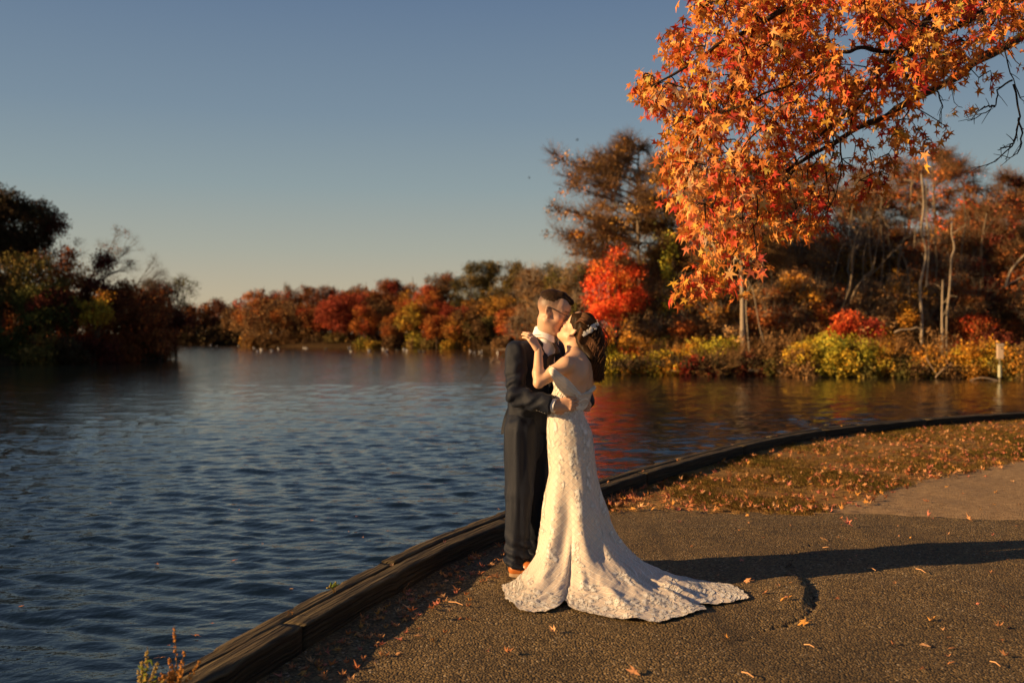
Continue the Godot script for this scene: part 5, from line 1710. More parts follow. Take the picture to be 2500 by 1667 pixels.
func head(g: Field, c: Vector3, b: Basis, s: float, her: bool) -> void:
	var at := func(f: float, u: float, r: float) -> Vector3: return c + b * (Vector3(f, u, r) * s)
	g.ell(at.call(-0.004, 0.045, 0), b, Vector3(0.096, 0.084, 0.076) * s, 0.01)
	g.ell(at.call(0.034, -0.026, 0), b, Vector3(0.060, 0.088, 0.060) * s, 0.03 * s)
	g.ell(at.call(0.052, 0.060, 0), b, Vector3(0.044, 0.050, 0.058) * s, 0.03 * s)
	for k in [-1.0, 1.0]:
		g.cap(at.call(0.0, -0.052, 0.050 * k), at.call(0.062, -0.098, 0.014 * k), 0.020 * s, 0.018 * s, 0.025 * s)
		g.ell(at.call(0.060, -0.018, 0.042 * k), b, Vector3(0.022, 0.018, 0.020) * s, 0.02 * s)
		g.cap(at.call(0.082, 0.030, 0.012 * k), at.call(0.070, 0.032, 0.046 * k), (0.009 if her else 0.012) * s, 0.010 * s, 0.014 * s)
	g.ell(at.call(0.078, -0.098, 0), b, Vector3(0.018, 0.016, 0.020) * s, 0.02 * s)
	for k in [-1.0, 1.0]:
		g.ell(at.call(0.096, 0.007, 0.030 * k), b, Vector3(0.016, 0.013, 0.016) * s, 0.010 * s, true)
	g.cap(at.call(0.088, 0.020, 0), at.call(0.112 if not her else 0.108, -0.026, 0), 0.0085 * s, 0.0115 * s, 0.010 * s)
	for k in [-1.0, 1.0]:
		g.ell(at.call(0.102, -0.031, 0.010 * k), b, Vector3(0.012, 0.008, 0.007) * s, 0.005 * s)
		g.ell(at.call(0.0785, 0.006, 0.030 * k), b, Vector3(0.0135, 0.0125, 0.0145) * s, 0.004 * s)
	g.cap(at.call(0.093, -0.056, -0.012), at.call(0.093, -0.056, 0.012), 0.0065 * s, 0.0065 * s, 0.006 * s)
	g.cap(at.call(0.091, -0.068, -0.011), at.call(0.091, -0.068, 0.011), 0.0070 * s, 0.0070 * s, 0.005 * s)
	for k in [-1.0, 1.0]:
		# ears: rim, lobe and hollow
		var eb := b * Basis(Vector3(0, 1, 0), 0.35 * k)
		g.ell(at.call(-0.008, 0.004, 0.074 * k), eb * Basis(Vector3(0, 0, 1), 0.25), Vector3(0.019, 0.032, 0.010) * s * (0.78 if her else 0.95), 0.006 * s)
		g.ell(at.call(-0.002, 0.006, 0.084 * k), eb, Vector3(0.010, 0.018, 0.006) * s * (0.8 if her else 1.0), 0.004 * s, true)
		g.ell(at.call(0.002, -0.026, 0.073 * k), eb, Vector3(0.009, 0.010, 0.007) * s, 0.006 * s)

# a hand: wrist, direction to the knuckles, outward normal of its back, direction of the thumb side
func hand(g: Field, w: Vector3, d: Vector3, n: Vector3, th: Vector3, s: float, curl: Array, thumb: Vector3) -> void:
	d = d.normalized()
	n = (n - d * n.dot(d)).normalized()
	th = (th - d * th.dot(d) - n * th.dot(n)).normalized()
	var off := [0.029, 0.0095, -0.010, -0.028]
	var len := [0.076, 0.085, 0.079, 0.061]
	var reach := [0.086, 0.090, 0.086, 0.078]
	g.cap(w - d * 0.02 * s, w + d * 0.02 * s, 0.026 * s, 0.026 * s, 0.012, n, 1.35)
	for k in 4:
		var kn: Vector3 = w + (d * reach[k] + th * off[k]) * s
		g.cap(w + d * 0.012 * s + th * off[k] * 0.5 * s, kn, 0.017 * s, 0.0125 * s, 0.012, n, 1.25)
		g.ell(kn + n * 0.002 * s, Basis.IDENTITY, Vector3.ONE * 0.0115 * s, 0.006)
		var p := kn
		var a: float = 0.0
		var dir: Vector3 = d + th * (off[k] * 1.6)
		for j in 3:
			a += curl[k] * [0.8, 1.1, 0.7][j]
			var v: Vector3 = (dir.normalized() * cos(a) - n * sin(a)).normalized()
			var e: Vector3 = p + v * len[k] * [0.45, 0.30, 0.25][j] * s
			g.cap(p, e, [0.0094, 0.0088, 0.0080][j] * s, [0.0088, 0.0080, 0.0070][j] * s, 0.003)
			p = e
	var t0 := w + (d * 0.022 + th * 0.024 - n * 0.006) * s
	var td := thumb.normalized()
	var t1 := t0 + (td * 0.6 + d * 0.4).normalized() * 0.038 * s
	var t2 := t1 + td * 0.034 * s
	var t3 := t2 + (td + d * 0.35).normalized() * 0.028 * s
	g.cap(t0, t1, 0.015 * s, 0.0118 * s, 0.010)
	g.cap(t1, t2, 0.0108 * s, 0.0100 * s, 0.004)
	g.cap(t2, t3, 0.0098 * s, 0.0080 * s, 0.003)

func around(pts: Array, pad: float, cell: float) -> Field:
	var lo: Vector3 = pts[0]
	var hi: Vector3 = pts[0]
	for p in pts:
		lo = lo.min(p)
		hi = hi.max(p)
	return Field.new(lo - Vector3.ONE * pad, hi + Vector3.ONE * pad, cell)

func couple() -> void:
	groom()
	bride()

# ---------------------------------------------------------------- groom
func groom() -> void:
	var root := thing("person", "man in dark navy suit, glasses and brown shoes embracing the bride and kissing her", "person", Vector3(0.08, 0, -AWAY))
	var shift := Vector3(-0.08, 0, 0)
	var dress_part := func(m: MB, called: String, mt: Material) -> MeshInstance3D:
		var o := put(m.done(), called, mt, root)
		o.position = shift
		return o
	var tf := facing(Vector3(0.79, 0, 0.61), Vector3.UP)
	var fw := tf.x
	var rt := tf.z
	# joints
	var hc := a1(652, 289, -0.045)
	var hb := facing(Vector3(0.905, -0.342, 0.23), Vector3(0.337, 0.94, 0.06))
	var hs := 1.07
	var neck := a1(592, 560, -0.09)
	var chest := a1(515, 720, -0.10)
	var waist := a1(450, 1090, -0.10)
	var hips := a1(425, 1380, -0.10)
	var sr := a1(316, 662, 0.065)
	var er := a1(303, 1085, 0.165)
	var wr := a1(700, 1182, 0.262)
	var sl := a1(692, 655, -0.25)
	var el := a1(900, 960, -0.33)
	var wl := a1(1000, 1168, -0.03)
	var hr := Vector3(0.055, 0.93, 0.0)
	var kr := Vector3(0.048, 0.52, 0.02)
	var ar := Vector3(0.036, 0.09, 0.045)
	var hl := Vector3(0.145, 0.93, -0.165)
	var kl := Vector3(0.150, 0.52, -0.160)
	var al := Vector3(0.150, 0.09, -0.155)
	# body: one continuous surface, head and hands on finer grids
	var body := MB.new()
	var g := around([hc, ar, al, wl, sr, er, hips], 0.16, 0.016)
	g.cap(neck - Vector3(0, 0.03, 0), chest - Vector3(0, 0.05, 0), 0.05, 0.12, 0.06, fw, 1.5)
	g.cap(chest, waist, 0.125, 0.11, 0.05, fw, 1.45)
	g.cap(waist, hips, 0.11, 0.125, 0.05, fw, 1.35)
	g.cap(neck - Vector3(0, 0.06, 0), sr, 0.035, 0.045, 0.03)
	g.cap(neck - Vector3(0, 0.06, 0), sl, 0.035, 0.045, 0.03)
	g.cap(sr, er, 0.052, 0.042, 0.03)
	g.cap(er, wr, 0.042, 0.028, 0.02)
	g.cap(sl, el, 0.052, 0.042, 0.03)
	g.cap(el, wl, 0.042, 0.028, 0.02)
	for l in [[hr, kr, ar], [hl, kl, al]]:
		g.cap(l[0], l[1], 0.082, 0.056, 0.03)
		g.cap(l[1], l[2], 0.056, 0.040, 0.02)
		g.cap(l[2], l[2] + Vector3(0.10, -0.05, 0.05), 0.034, 0.026, 0.02)
	var skin := Color(0.58, 0.35, 0.24)
	g.mesh_into(body, func(_p, _n): return skin)
	g = around([hc, neck], 0.145, 0.0042)
	head(g, hc, hb, hs, false)
	g.cap(hc + hb * Vector3(-0.020, -0.055, 0), neck + Vector3(0.004, -0.02, 0), 0.052, 0.060, 0.03)
	g.cap(hc + hb * Vector3(0.02, -0.085, 0), neck + fw * 0.022 + Vector3(0, 0.03, 0), 0.035, 0.028, 0.03)
	for k in [-1.0, 1.0]: g.cap(hc + hb * Vector3(-0.01, -0.05, 0.05 * k), neck + fw * 0.035 + Vector3(0, 0.03, 0), 0.014, 0.012, 0.02)
	var bi := hb.inverse()
	var hn := noise(60.0, 301, 2)
	g.mesh_into(body, func(p, _n):
		var l: Vector3 = bi * (p - hc) / hs
		var c := skin
		c = c.lerp(Color(0.66, 0.32, 0.21), 0.35 * exp(-Vector2(l.x - 0.07, l.y + 0.02).length_squared() / 0.0009))
		if absf(l.z) < 0.026 and l.x > 0.083: c = c.lerp(Color(0.40, 0.14, 0.11), 0.75 * exp(-pow((l.y + 0.062) / 0.012, 2.0)))
		# brows, and hair cropped close at the sides and back
		if l.x > 0.05 and absf(l.z) > 0.008: c = c.lerp(Color(0.05, 0.03, 0.02), 0.8 * exp(-pow((l.y - 0.036) / 0.006, 2.0)) * (1.0 - smoothstep(0.045, 0.06, absf(l.z))))
		if l.y < -0.035 and l.x > -0.005: c = c.lerp(Color(0.32, 0.21, 0.15), 0.30)
		var crop: float = smoothstep(-0.03, 0.080, l.y - 0.55 * maxf(l.x - 0.01, -0.03)) * (1.0 - smoothstep(0.045, 0.06, l.x))
		if l.y > 0.03 and l.x > 0.035: crop *= 0.3
		c = c.lerp(Color(0.07, 0.045, 0.030), crop * (0.88 + 0.12 * hn.get_noise_3d(p.x, p.y, p.z)))
		return c)
	g = around([wr, a1(900, 1180, 0.20)], 0.075, 0.0036)
	hand(g, wr, a1(800, 1166, 0.265) - a1(700, 1182, 0.262), Vector3(-0.1, 0.05, 1), Vector3(0, 1, 0.2), 1.05, [0.70, 0.68, 0.70, 0.74], Vector3(0.75, 0.45, -0.05))
	g.mesh_into(body, func(_p, _n): return Color(0.54, 0.31, 0.20))
	g = around([wl, a1(930, 1180, 0.12)], 0.075, 0.0036)
	hand(g, wl, Vector3(-0.05, 0.02, 1), Vector3(1, 0, 0.15), Vector3(0, 1, 0), 1.0, [0.62, 0.60, 0.62, 0.62], Vector3(-0.5, 0.6, 0.4))
	g.mesh_into(body, func(_p, _n): return Color(0.54, 0.31, 0.20))
	var sk := vmat(0.5, 0.45)
	sk.subsurf_scatter_enabled = true
	sk.subsurf_scatter_strength = 0.12
	M.skin = sk
	dress_part.call(body, "body", sk)
	# hair
	var m := MB.new()
	g = around([hc + hb * Vector3(0, 0.08, 0)], 0.14, 0.004)
	g.ell(hc + hb * (Vector3(-0.012, 0.052, 0) * hs), hb, Vector3(0.101, 0.088, 0.075) * hs, 0.01)
	g.cap(hc + hb * (Vector3(0.03, 0.118, 0.02) * hs), hc + hb * (Vector3(0.088, 0.098, 0.012) * hs), 0.024 * hs, 0.020 * hs, 0.02)
	g.cap(hc + hb * (Vector3(0.03, 0.118, -0.02) * hs), hc + hb * (Vector3(0.085, 0.098, -0.02) * hs), 0.024 * hs, 0.020 * hs, 0.02)
	var streak := noise(1.0, 305, 2)
	g.warp(func(p, e):
		var l: Vector3 = bi * (p - hc) / hs
		var side := 0.088 + 0.025 * smoothstep(0.02, 0.07, absf(l.z)) * -1.0 - 0.10 * maxf(l.x - 0.05, 0.0) + 0.009 * streak.get_noise_2d(l.x * 130.0, l.z * 130.0)
		return maxf(e + 0.002 * streak.get_noise_3d(l.x * 22.0, l.y * 60.0, l.z * 110.0), side - l.y))
	g.mesh_into(m, func(p, _n):
		var t := 0.8 + 0.5 * streak.get_noise_2d(p.x * 40.0, p.z * 160.0)
		return Color(0.036, 0.021, 0.012) * t)
	M.hair = vmat(0.5, 0.22)
	dress_part.call(m, "hair", M.hair)
	# glasses
	var gl := Node3D.new()
	gl.name = "glasses"
	root.add_child(gl)
	gl.position = shift
	var wire := mat(lin(0.03, 0.025, 0.02), 0.3, 0.6)
	var at := func(f: float, u: float, r: float) -> Vector3: return hc + hb * (Vector3(f, u, r) * hs)
	for k in [-1.0, 1.0]:
		m = MB.new()
		m.tube(PackedVector3Array([at.call(-0.020, 0.022, 0.083 * k), at.call(0.0, 0.030, 0.080 * k), at.call(0.05, 0.022, 0.073 * k), at.call(0.096, 0.016, 0.060 * k)]), PackedFloat32Array([0.0028, 0.0028, 0.0026, 0.0026]), 6)
		put(m.done(), "temple_arm", wire, gl)
		m = MB.new()
		var rim := PackedVector3Array()
		var rr := PackedFloat32Array()
		for j in 21:
			var a := TAU * j / 20.0
			rim.append(at.call(0.101 - absf(sin(a)) * 0.002, 0.004 + 0.016 * sin(a), (0.034 + 0.024 * cos(a)) * k))
			rr.append(0.0024)
		m.tube(rim, rr, 6, Color.WHITE, false)
		put(m.done(), "rim", wire, gl)
		m = MB.new()
		m.v.append(at.call(0.1012, 0.004, 0.034 * k))
		for j in 21: m.v.append(rim[j])
		for j in 20: m.tri(0, j + 1, j + 2)
		var glass := mat(Color(1, 1, 1, 0.06), 0.03, 0.5)
		glass.transparency = BaseMaterial3D.TRANSPARENCY_ALPHA
		put(m.done(), "glass_lens", glass, gl)
	m = MB.new()
	m.tube(PackedVector3Array([at.call(0.102, 0.008, -0.011), at.call(0.107, 0.011, 0.0), at.call(0.102, 0.008, 0.011)]), PackedFloat32Array([0.0015, 0.0015, 0.0015]), 6)
	put(m.done(), "bridge", wire, gl)
	# shirt: chest, collar, cuff
	var white := mat(lin(0.78, 0.77, 0.77), 0.75, 0.3)
	m = MB.new()
	g = around([neck, chest, waist], 0.19, 0.010)
	g.cap(neck + fw * 0.015 - Vector3(0, 0.022, 0), chest - Vector3(0, 0.06, 0), 0.074, 0.142, 0.05, fw, 1.36)
	g.cap(chest - Vector3(0, 0.06, 0), waist, 0.142, 0.13, 0.05, fw, 1.36)
	g.mesh_into(m, func(_p, _n): return Color.WHITE)
	dress_part.call(m, "shirt", white)
	m = MB.new()
	var ca := Vector3(0.52, 0.85, 0.16).normalized()
	var cs := facing(fw, ca)
	for row in 4:
		for j in 33:
			var a := lerpf(-PI + 0.22, PI - 0.22, j / 32.0) + PI
			var o := cs.x * cos(a) * (0.080 if cos(a) > 0.0 else 0.074) + cs.z * sin(a) * 0.074
			var front := smoothstep(0.2, 1.0, cos(a))
			var h: float = [0.0, 0.066, 0.071, 0.012 - 0.028 * front][row]
			var sc: float = [0.98, 0.92, 0.98, 1.14 + 0.1 * front][row]
			m.v.append(neck + Vector3(-0.004, 0.012, 0) + o * sc + cs.y * (h - 0.012 * front))
			m.uv.append(Vector2(j, row))
	for row in 3:
		for j in 32:
			var x := row * 33 + j
			m.quad(x, x + 1, x + 34, x + 33)
	dress_part.call(m, "collar", white)
	m = MB.new()
	var fd := (wr - er).normalized()
	m.tube(PackedVector3Array([wr - fd * 0.05, wr - fd * 0.02, wr - fd * 0.006, wr - fd * 0.008]), PackedFloat32Array([0.042, 0.043, 0.0435, 0.036]), 18)
	dress_part.call(m, "cuff", white)
	# tie
	m = MB.new()
	var knot := neck + fw * 0.086 + rt * 0.022 + Vector3(0.006, -0.022, 0)
	var bottom := chest + fw * 0.132 + rt * 0.03 + Vector3(0, -0.16, 0)
	var tp := curve([knot + Vector3(0, 0.018, 0) - fw * 0.006, knot, knot + fw * 0.022 + Vector3(0, -0.05, 0), chest + fw * 0.128 + rt * 0.03, bottom], 14)
	for k in 14:
		var w := lerpf(0.017, 0.042, smoothstep(0.1, 1.0, k / 13.0)) + (0.006 if k == 1 or k == 2 else 0.0)
		for j in 5:
			var s := j / 2.0 - 1.0
			m.v.append(tp[k] + rt * w * s + fw * (0.008 - 0.008 * s * s))
			m.uv.append(Vector2(s, k))
	for k in 13:
		for j in 4:
			var x := k * 5 + j
			m.quad(x, x + 5, x + 6, x + 1)
	dress_part.call(m, "tie", mat(lin(0.014, 0.014, 0.018), 0.45, 0.5))
	# jacket
	m = MB.new()
	g = around([neck, sr, er, wr, sl, el, a1(200, 1470, -0.1), hips, a1(430, 1480, 0.0)], 0.17, 0.0085)
	var cen := chest + Vector3(0, -0.05, 0)
	g.cap(neck - Vector3(0.008, 0.100, 0), cen, 0.080, 0.160, 0.05, fw, 1.34)
	g.cap(cen, waist, 0.168, 0.150, 0.05, fw, 1.32)
	g.cap(waist, hips + Vector3(0, -0.08, 0), 0.150, 0.178, 0.06, fw, 1.28)
	g.cap(neck - fw * 0.02 + rt * 0.04 - Vector3(0.012, 0.056, 0), sr, 0.058, 0.060, 0.04)
	g.cap(neck - fw * 0.02 - rt * 0.04 - Vector3(0.012, 0.056, 0), sl, 0.058, 0.060, 0.04)
	g.cap(sr, er, 0.066, 0.060, 0.03)
	g.cap(er, wr - fd * 0.02, 0.062, 0.056, 0.012)
	g.cap(sl, el, 0.068, 0.060, 0.03)
	g.cap(el, wl - (wl - el).normalized() * 0.05, 0.060, 0.054, 0.012)
	# collar roll behind the neck
	g.cap(neck + rt * 0.05 - fw * 0.058 + Vector3(-0.004, -0.052, 0), neck - rt * 0.05 - fw * 0.058 + Vector3(-0.004, -0.052, 0), 0.014, 0.014, 0.02)
	for k in [-1.0, 1.0]: g.cap(neck + rt * 0.062 * k - fw * 0.03 + Vector3(-0.004, -0.056, 0), neck + rt * 0.072 * k + fw * 0.06 + Vector3(0.0, -0.10, 0), 0.014, 0.015, 0.02)
	var hemy := a1(300, 1452, 0.0).y
	var fold := noise(1.0, 310, 2)
	var wcut := wr - fd * 0.028
	var button := chest + fw * 0.15 + Vector3(0, -0.25, 0)
	g.warp(func(p, e):
		var d: Vector3 = p - button
		var r := d.dot(rt)
		var f: float = (p - chest).dot(fw)
		var up := d.y
		# open front: a V down to the button, the lapels lying proud beside it
		var half := 0.012 + 0.056 * pow(clampf(up / 0.36, 0.0, 1.0), 0.8)
		if up > 0.0 and f > 0.0 and p.y < neck.y + 0.03:
			var lap := smoothstep(0.0, 0.01, half + 0.062 * sin(clampf(up / 0.34, 0.0, 1.0) * PI * 0.72 + 0.35) - absf(r))
			e -= 0.007 * lap
			e = maxf(e, minf(half - absf(r), f - lerpf(0.02, 0.085, clampf(up / 0.34, 0.0, 1.0))))
		# sleeve ends square at the cuff
		var q0: float = (p - wcut).dot(fd)
		if (p - wr).length() < 0.12: e = maxf(e, q0)
		e = maxf(e, hemy + 0.02 * (p.x - 0.0) - p.y)
		# drag folds: diagonal on the sleeve, long and soft on the back
		var sl0 := clampf(1.0 - absf((p - er).length() - 0.03) / 0.26, 0.0, 1.0) * smoothstep(0.0, 0.10, p.z)
		var w1 := sin((p.y * 0.85 + p.x * -0.55) * 95.0 + 3.0 * fold.get_noise_3d(p.x * 6.0, p.y * 6.0, p.z * 6.0))
		e += 0.0075 * sl0 * w1
		e += 0.011 * fold.get_noise_3d(p.x * 9.0 + p.y * 2.0, p.y * 3.2, p.z * 9.0)
		return e)
	g.mesh_into(m, func(_p, _n): return Color.WHITE)
	var suit := mat(lin(0.0034, 0.0068, 0.0175), 0.6, 0.35)
	suit.rim_enabled = true
	suit.rim = 0.12
	suit.rim_tint = 0.4
	var weave := noise_tex(noise(0.2, 312, 2), 256)
	suit.heightmap_enabled = true
	suit.heightmap_texture = weave
	suit.heightmap_scale = 0.08
	suit.uv1_scale = Vector3(14, 14, 1)
	var jk: MeshInstance3D = dress_part.call(m, "jacket", suit)
	# vent flap at the back of the jacket
	m = MB.new()
	var v0 := a1(246, 1165, -0.07)
	for k in 9:
		var t := k / 8.0
		var outp := v0.lerp(a1(166, 1452, -0.12), t) + Vector3(-0.010 * sin(t * PI), 0, 0)
		var inp := v0.lerp(a1(208, 1440, -0.04), t)
		m.v.append(outp)
		m.v.append(inp + Vector3(0.03, 0, -0.01))
		m.uv.append(Vector2(0, t))
		m.uv.append(Vector2(1, t))
	for k in 8: m.quad(k * 2, k * 2 + 2, k * 2 + 3, k * 2 + 1)
	var vf := put(m.done(), "vent_flap", suit, jk)
	for k in 4:
		m = MB.new()
		var bp := a1(515 + k * 25, 1222 + k * 9, 0.272 + k * 0.006)
		m.ball(bp, Vector3(0.0055, 0.0055, 0.004), Basis.IDENTITY, 5, 8)
		put(m.done(), "sleeve_button", mat(lin(0.03, 0.028, 0.026), 0.25, 0.6), jk)
	# trousers
	m = MB.new()
	g = around([hips + Vector3(0, 0.06, 0), ar + Vector3(0, -0.05, 0), al + Vector3(0, -0.05, 0)], 0.19, 0.009)
	g.cap(hips + Vector3(0, 0.04, 0), hips + Vector3(0, -0.10, 0), 0.150, 0.150, 0.04, fw, 1.2)
	for l in [[hr, kr, ar], [hl, kl, al]]:
		g.cap(l[0] + Vector3(0, -0.02, 0), l[1], 0.104, 0.086, 0.03)
		g.cap(l[1], l[2] + Vector3(-0.002, 0.0, 0), 0.086, 0.073, 0.02)
		g.cap(l[2], l[2] + Vector3(0.0, -0.06, 0), 0.073, 0.068, 0.02)
	g.warp(func(p, e):
		var leg: Vector3 = ar if p.z > -0.07 else al
		e = maxf(e, 0.068 + 0.10 * (p.x - leg.x) - p.y)
		# the break above the shoe and soft length-wise folds with a crease
		var low := 1.0 - smoothstep(0.10, 0.34, p.y)
		e += 0.014 * low * sin(p.y * 75.0 + (p.x - leg.x) * 28.0 + 2.0 * fold.get_noise_3d(p.x * 7.0, p.y * 5.0, p.z * 7.0))
		e += 0.014 * fold.get_noise_3d(p.x * 12.0, p.y * 1.6, p.z * 12.0)
		var cr := absf((p - leg).dot(rt))
		e -= 0.006 * (1.0 - smoothstep(0.0, 0.03, cr)) * (1.0 - low)
		return e)
	g.mesh_into(m, func(_p, _n): return Color.WHITE)
	dress_part.call(m, "trousers", suit)
	# pocket seam lines of the jacket hem show as a shadow; shoes
	for k in 2:
		var a: Vector3 = ar if k == 0 else al
		var sd := Vector3(0.93, 0, 0.36).normalized()
		var side := Vector3(-sd.z, 0, sd.x)
		var heel := Vector3(a.x - 0.048, 0, a.z + 0.005)
		var shoe := Node3D.new()
		shoe.name = "shoe"
		root.add_child(shoe, true)
		shoe.position = shift
		g = around([heel, heel + sd * 0.30, heel + Vector3(0, 0.10, 0)], 0.07, 0.0055)
		g.cap(heel + sd * 0.035 + Vector3(0, 0.055, 0), heel + sd * 0.035 + Vector3(0, 0.085, 0), 0.037, 0.034, 0.02)
		g.cap(heel + sd * 0.035 + Vector3(0, 0.045, 0), heel + sd * 0.16 + Vector3(0, 0.050, 0), 0.036, 0.038, 0.03)
		g.cap(heel + sd * 0.12 + Vector3(0, 0.075, 0), heel + sd * 0.21 + Vector3(0, 0.045, 0), 0.030, 0.026, 0.03)
		g.cap(heel + sd * 0.16 + Vector3(0, 0.040, 0), heel + sd * 0.262 + Vector3(0, 0.034, 0), 0.042, 0.032, 0.03, Vector3.UP, 1.35)
		g.clip(Vector3(0, 0.026, 0), Vector3.DOWN)
		m = MB.new()
		g.mesh_into(m, func(p, _n):
			var l: float = (p - heel).dot(sd)
			var seam := exp(-pow((l - 0.085 - 0.3 * (p.y - 0.05)) / 0.004, 2.0)) + exp(-pow((l - 0.205) / 0.004, 2.0))
			return Color(0.42, 0.135, 0.034).lerp(Color(0.10, 0.035, 0.012), clampf(seam, 0, 1) * 0.6))
		put(m.done(), "upper", vmat(0.3, 0.5), shoe)
		g = around([heel, heel + sd * 0.30], 0.06, 0.0055)
		g.cap(heel + sd * 0.036 + Vector3(0, 0.014, 0), heel + sd * 0.12 + Vector3(0, 0.014, 0), 0.041, 0.040, 0.02, Vector3.UP, 1.0)
		g.cap(heel + sd * 0.12 + Vector3(0, 0.014, 0), heel + sd * 0.255 + Vector3(0, 0.014, 0), 0.042, 0.038, 0.02)
		g.clip(Vector3(0, 0.030, 0), Vector3.UP)
		g.clip(Vector3(0, 0.001, 0), Vector3.DOWN)
		g.ell(heel + sd * 0.105 + Vector3(0, 0.0, 0), Basis(sd, Vector3.UP, side), Vector3(0.025, 0.018, 0.08), 0.004, true)
		m = MB.new()
		g.mesh_into(m, func(_p, _n): return Color(0.30, 0.20, 0.12))
		put(m.done(), "sole", vmat(0.7, 0.3), shoe)
		m = MB.new()
		for j in 3:
			var lp := heel + sd * (0.115 + 0.022 * j) + Vector3(0, 0.109 - 0.011 * j, 0)
			m.tube(PackedVector3Array([lp - side * 0.018, lp + Vector3(0, 0.004, 0), lp + side * 0.018]), PackedFloat32Array([0.0022, 0.0022, 0.0022]), 5)
		put(m.done(), "lace", mat(lin(0.05, 0.025, 0.012), 0.7), shoe).set_meta("kind", "stuff")

# ---------------------------------------------------------------- bride
var rings := []      # [y, left, right, half depth, z] of the skirt
var hem := PackedVector2Array()

func lace_texture(relief: bool) -> ImageTexture:
	# a tulle ground with a diagonal trellis of cord; 0.36 m a side
	var n := 512
	var img := Image.create_empty(n, n, false, Image.FORMAT_RGB8)
	var net := noise(0.35, 401, 1)
	var cloud := noise(0.012, 402, 2)
	for y in n:
		for x in n:
			var u := x / float(n) * 8.0
			var v := y / float(n) * 8.0
			var a := absf(fposmod(u + v, 1.0) - 0.5)
			var b := absf(fposmod(u - v, 1.0) - 0.5)
			var d := minf(a, b)
			var cord := 1.0 - smoothstep(0.030, 0.062, d)
			var k := clampf(net.get_noise_2d(x, y) * 0.5 + 0.5, 0, 1)
			if relief:
				var h := clampf(cord * 0.9 + k * 0.08, 0, 1)
				img.set_pixel(x, y, Color(h, h, h))
			else:
				var c := Color(0.60, 0.51, 0.425).lerp(Color(0.86, 0.83, 0.77), clampf(cord + k * 0.06, 0, 1))
				img.set_pixel(x, y, c.linear_to_srgb())
	return ImageTexture.create_from_image(img)

func motif_textures() -> Array:
	# flowers, leaves and corded edges scattered over 0.26 m, with the height of each thread
	var n := 512
	var hgt := PackedFloat32Array()
	hgt.resize(n * n)
	var dab := func(cx: float, cy: float, ax: float, ay: float, rx: float, ry: float) -> void:
		var r := int(maxf(rx, ry)) + 1
		for y in range(int(cy) - r, int(cy) + r + 1):
			for x in range(int(cx) - r, int(cx) + r + 1):
				var dx := x - cx
				var dy := y - cy
				var u := (dx * ax + dy * ay) / rx
				var v := (-dx * ay + dy * ax) / ry
				var d := u * u + v * v
				if d > 1.0: continue
				var h := 0.55 + 0.45 * (1.0 - absf(sqrt(d) - 0.72) * 2.2) if d > 0.2 else 0.6 + 0.15 * cos(v * 9.0)
				var at := posmod(y, n) * n + posmod(x, n)
				hgt[at] = maxf(hgt[at], h)
	for k in 46:
		var cx := rng.randf() * n
		var cy := rng.randf() * n
		var s := rng.randf_range(13.0, 25.0)
		var np := rng.randi_range(5, 8)
		var a0 := rng.randf() * TAU
		for j in np:
			var a := a0 + TAU * j / np
			dab.call(cx + cos(a) * s * 0.95, cy + sin(a) * s * 0.95, cos(a), sin(a), s * 0.78, s * 0.46)
		dab.call(cx, cy, 1.0, 0.0, s * 0.32, s * 0.32)
		for j in 5:
			var a := rng.randf() * TAU
			dab.call(cx + cos(a) * s * 2.3, cy + sin(a) * s * 2.3, cos(a + 0.5), sin(a + 0.5), s * 0.75, s * 0.26)
	var img := Image.create_empty(n, n, false, Image.FORMAT_RGBA8)
	var rel := Image.create_empty(n, n, false, Image.FORMAT_RGB8)
	var white := Color(0.87, 0.84, 0.78).linear_to_srgb()
	for y in n:
		for x in n:
			var h := hgt[y * n + x]
			img.set_pixel(x, y, Color(white.r, white.g, white.b, clampf(h, 0, 1)))
			rel.set_pixel(x, y, Color(h, h, h))
	return [ImageTexture.create_from_image(img), ImageTexture.create_from_image(rel)]

func skirt_ring(y: float) -> Array:
	for k in range(1, rings.size()):
		if y >= rings[k][0]:
			var t: float = (y - rings[k - 1][0]) / (rings[k][0] - rings[k - 1][0])
			t = clampf(t, 0, 1)
			var o := []
			for j in 5: o.append(lerpf(rings[k - 1][j], rings[k][j], t))
			return o
	return rings[-1]

func hem_at(c: Vector2, dir: Vector2) -> float:
	var best := 0.3
	for k in hem.size():
		var hit = Geometry2D.segment_intersects_segment(c, c + dir * 3.0, hem[k], hem[(k + 1) % hem.size()])
		if hit != null: best = maxf(best, c.distance_to(hit)) if best != 0.3 else c.distance_to(hit)
	return best

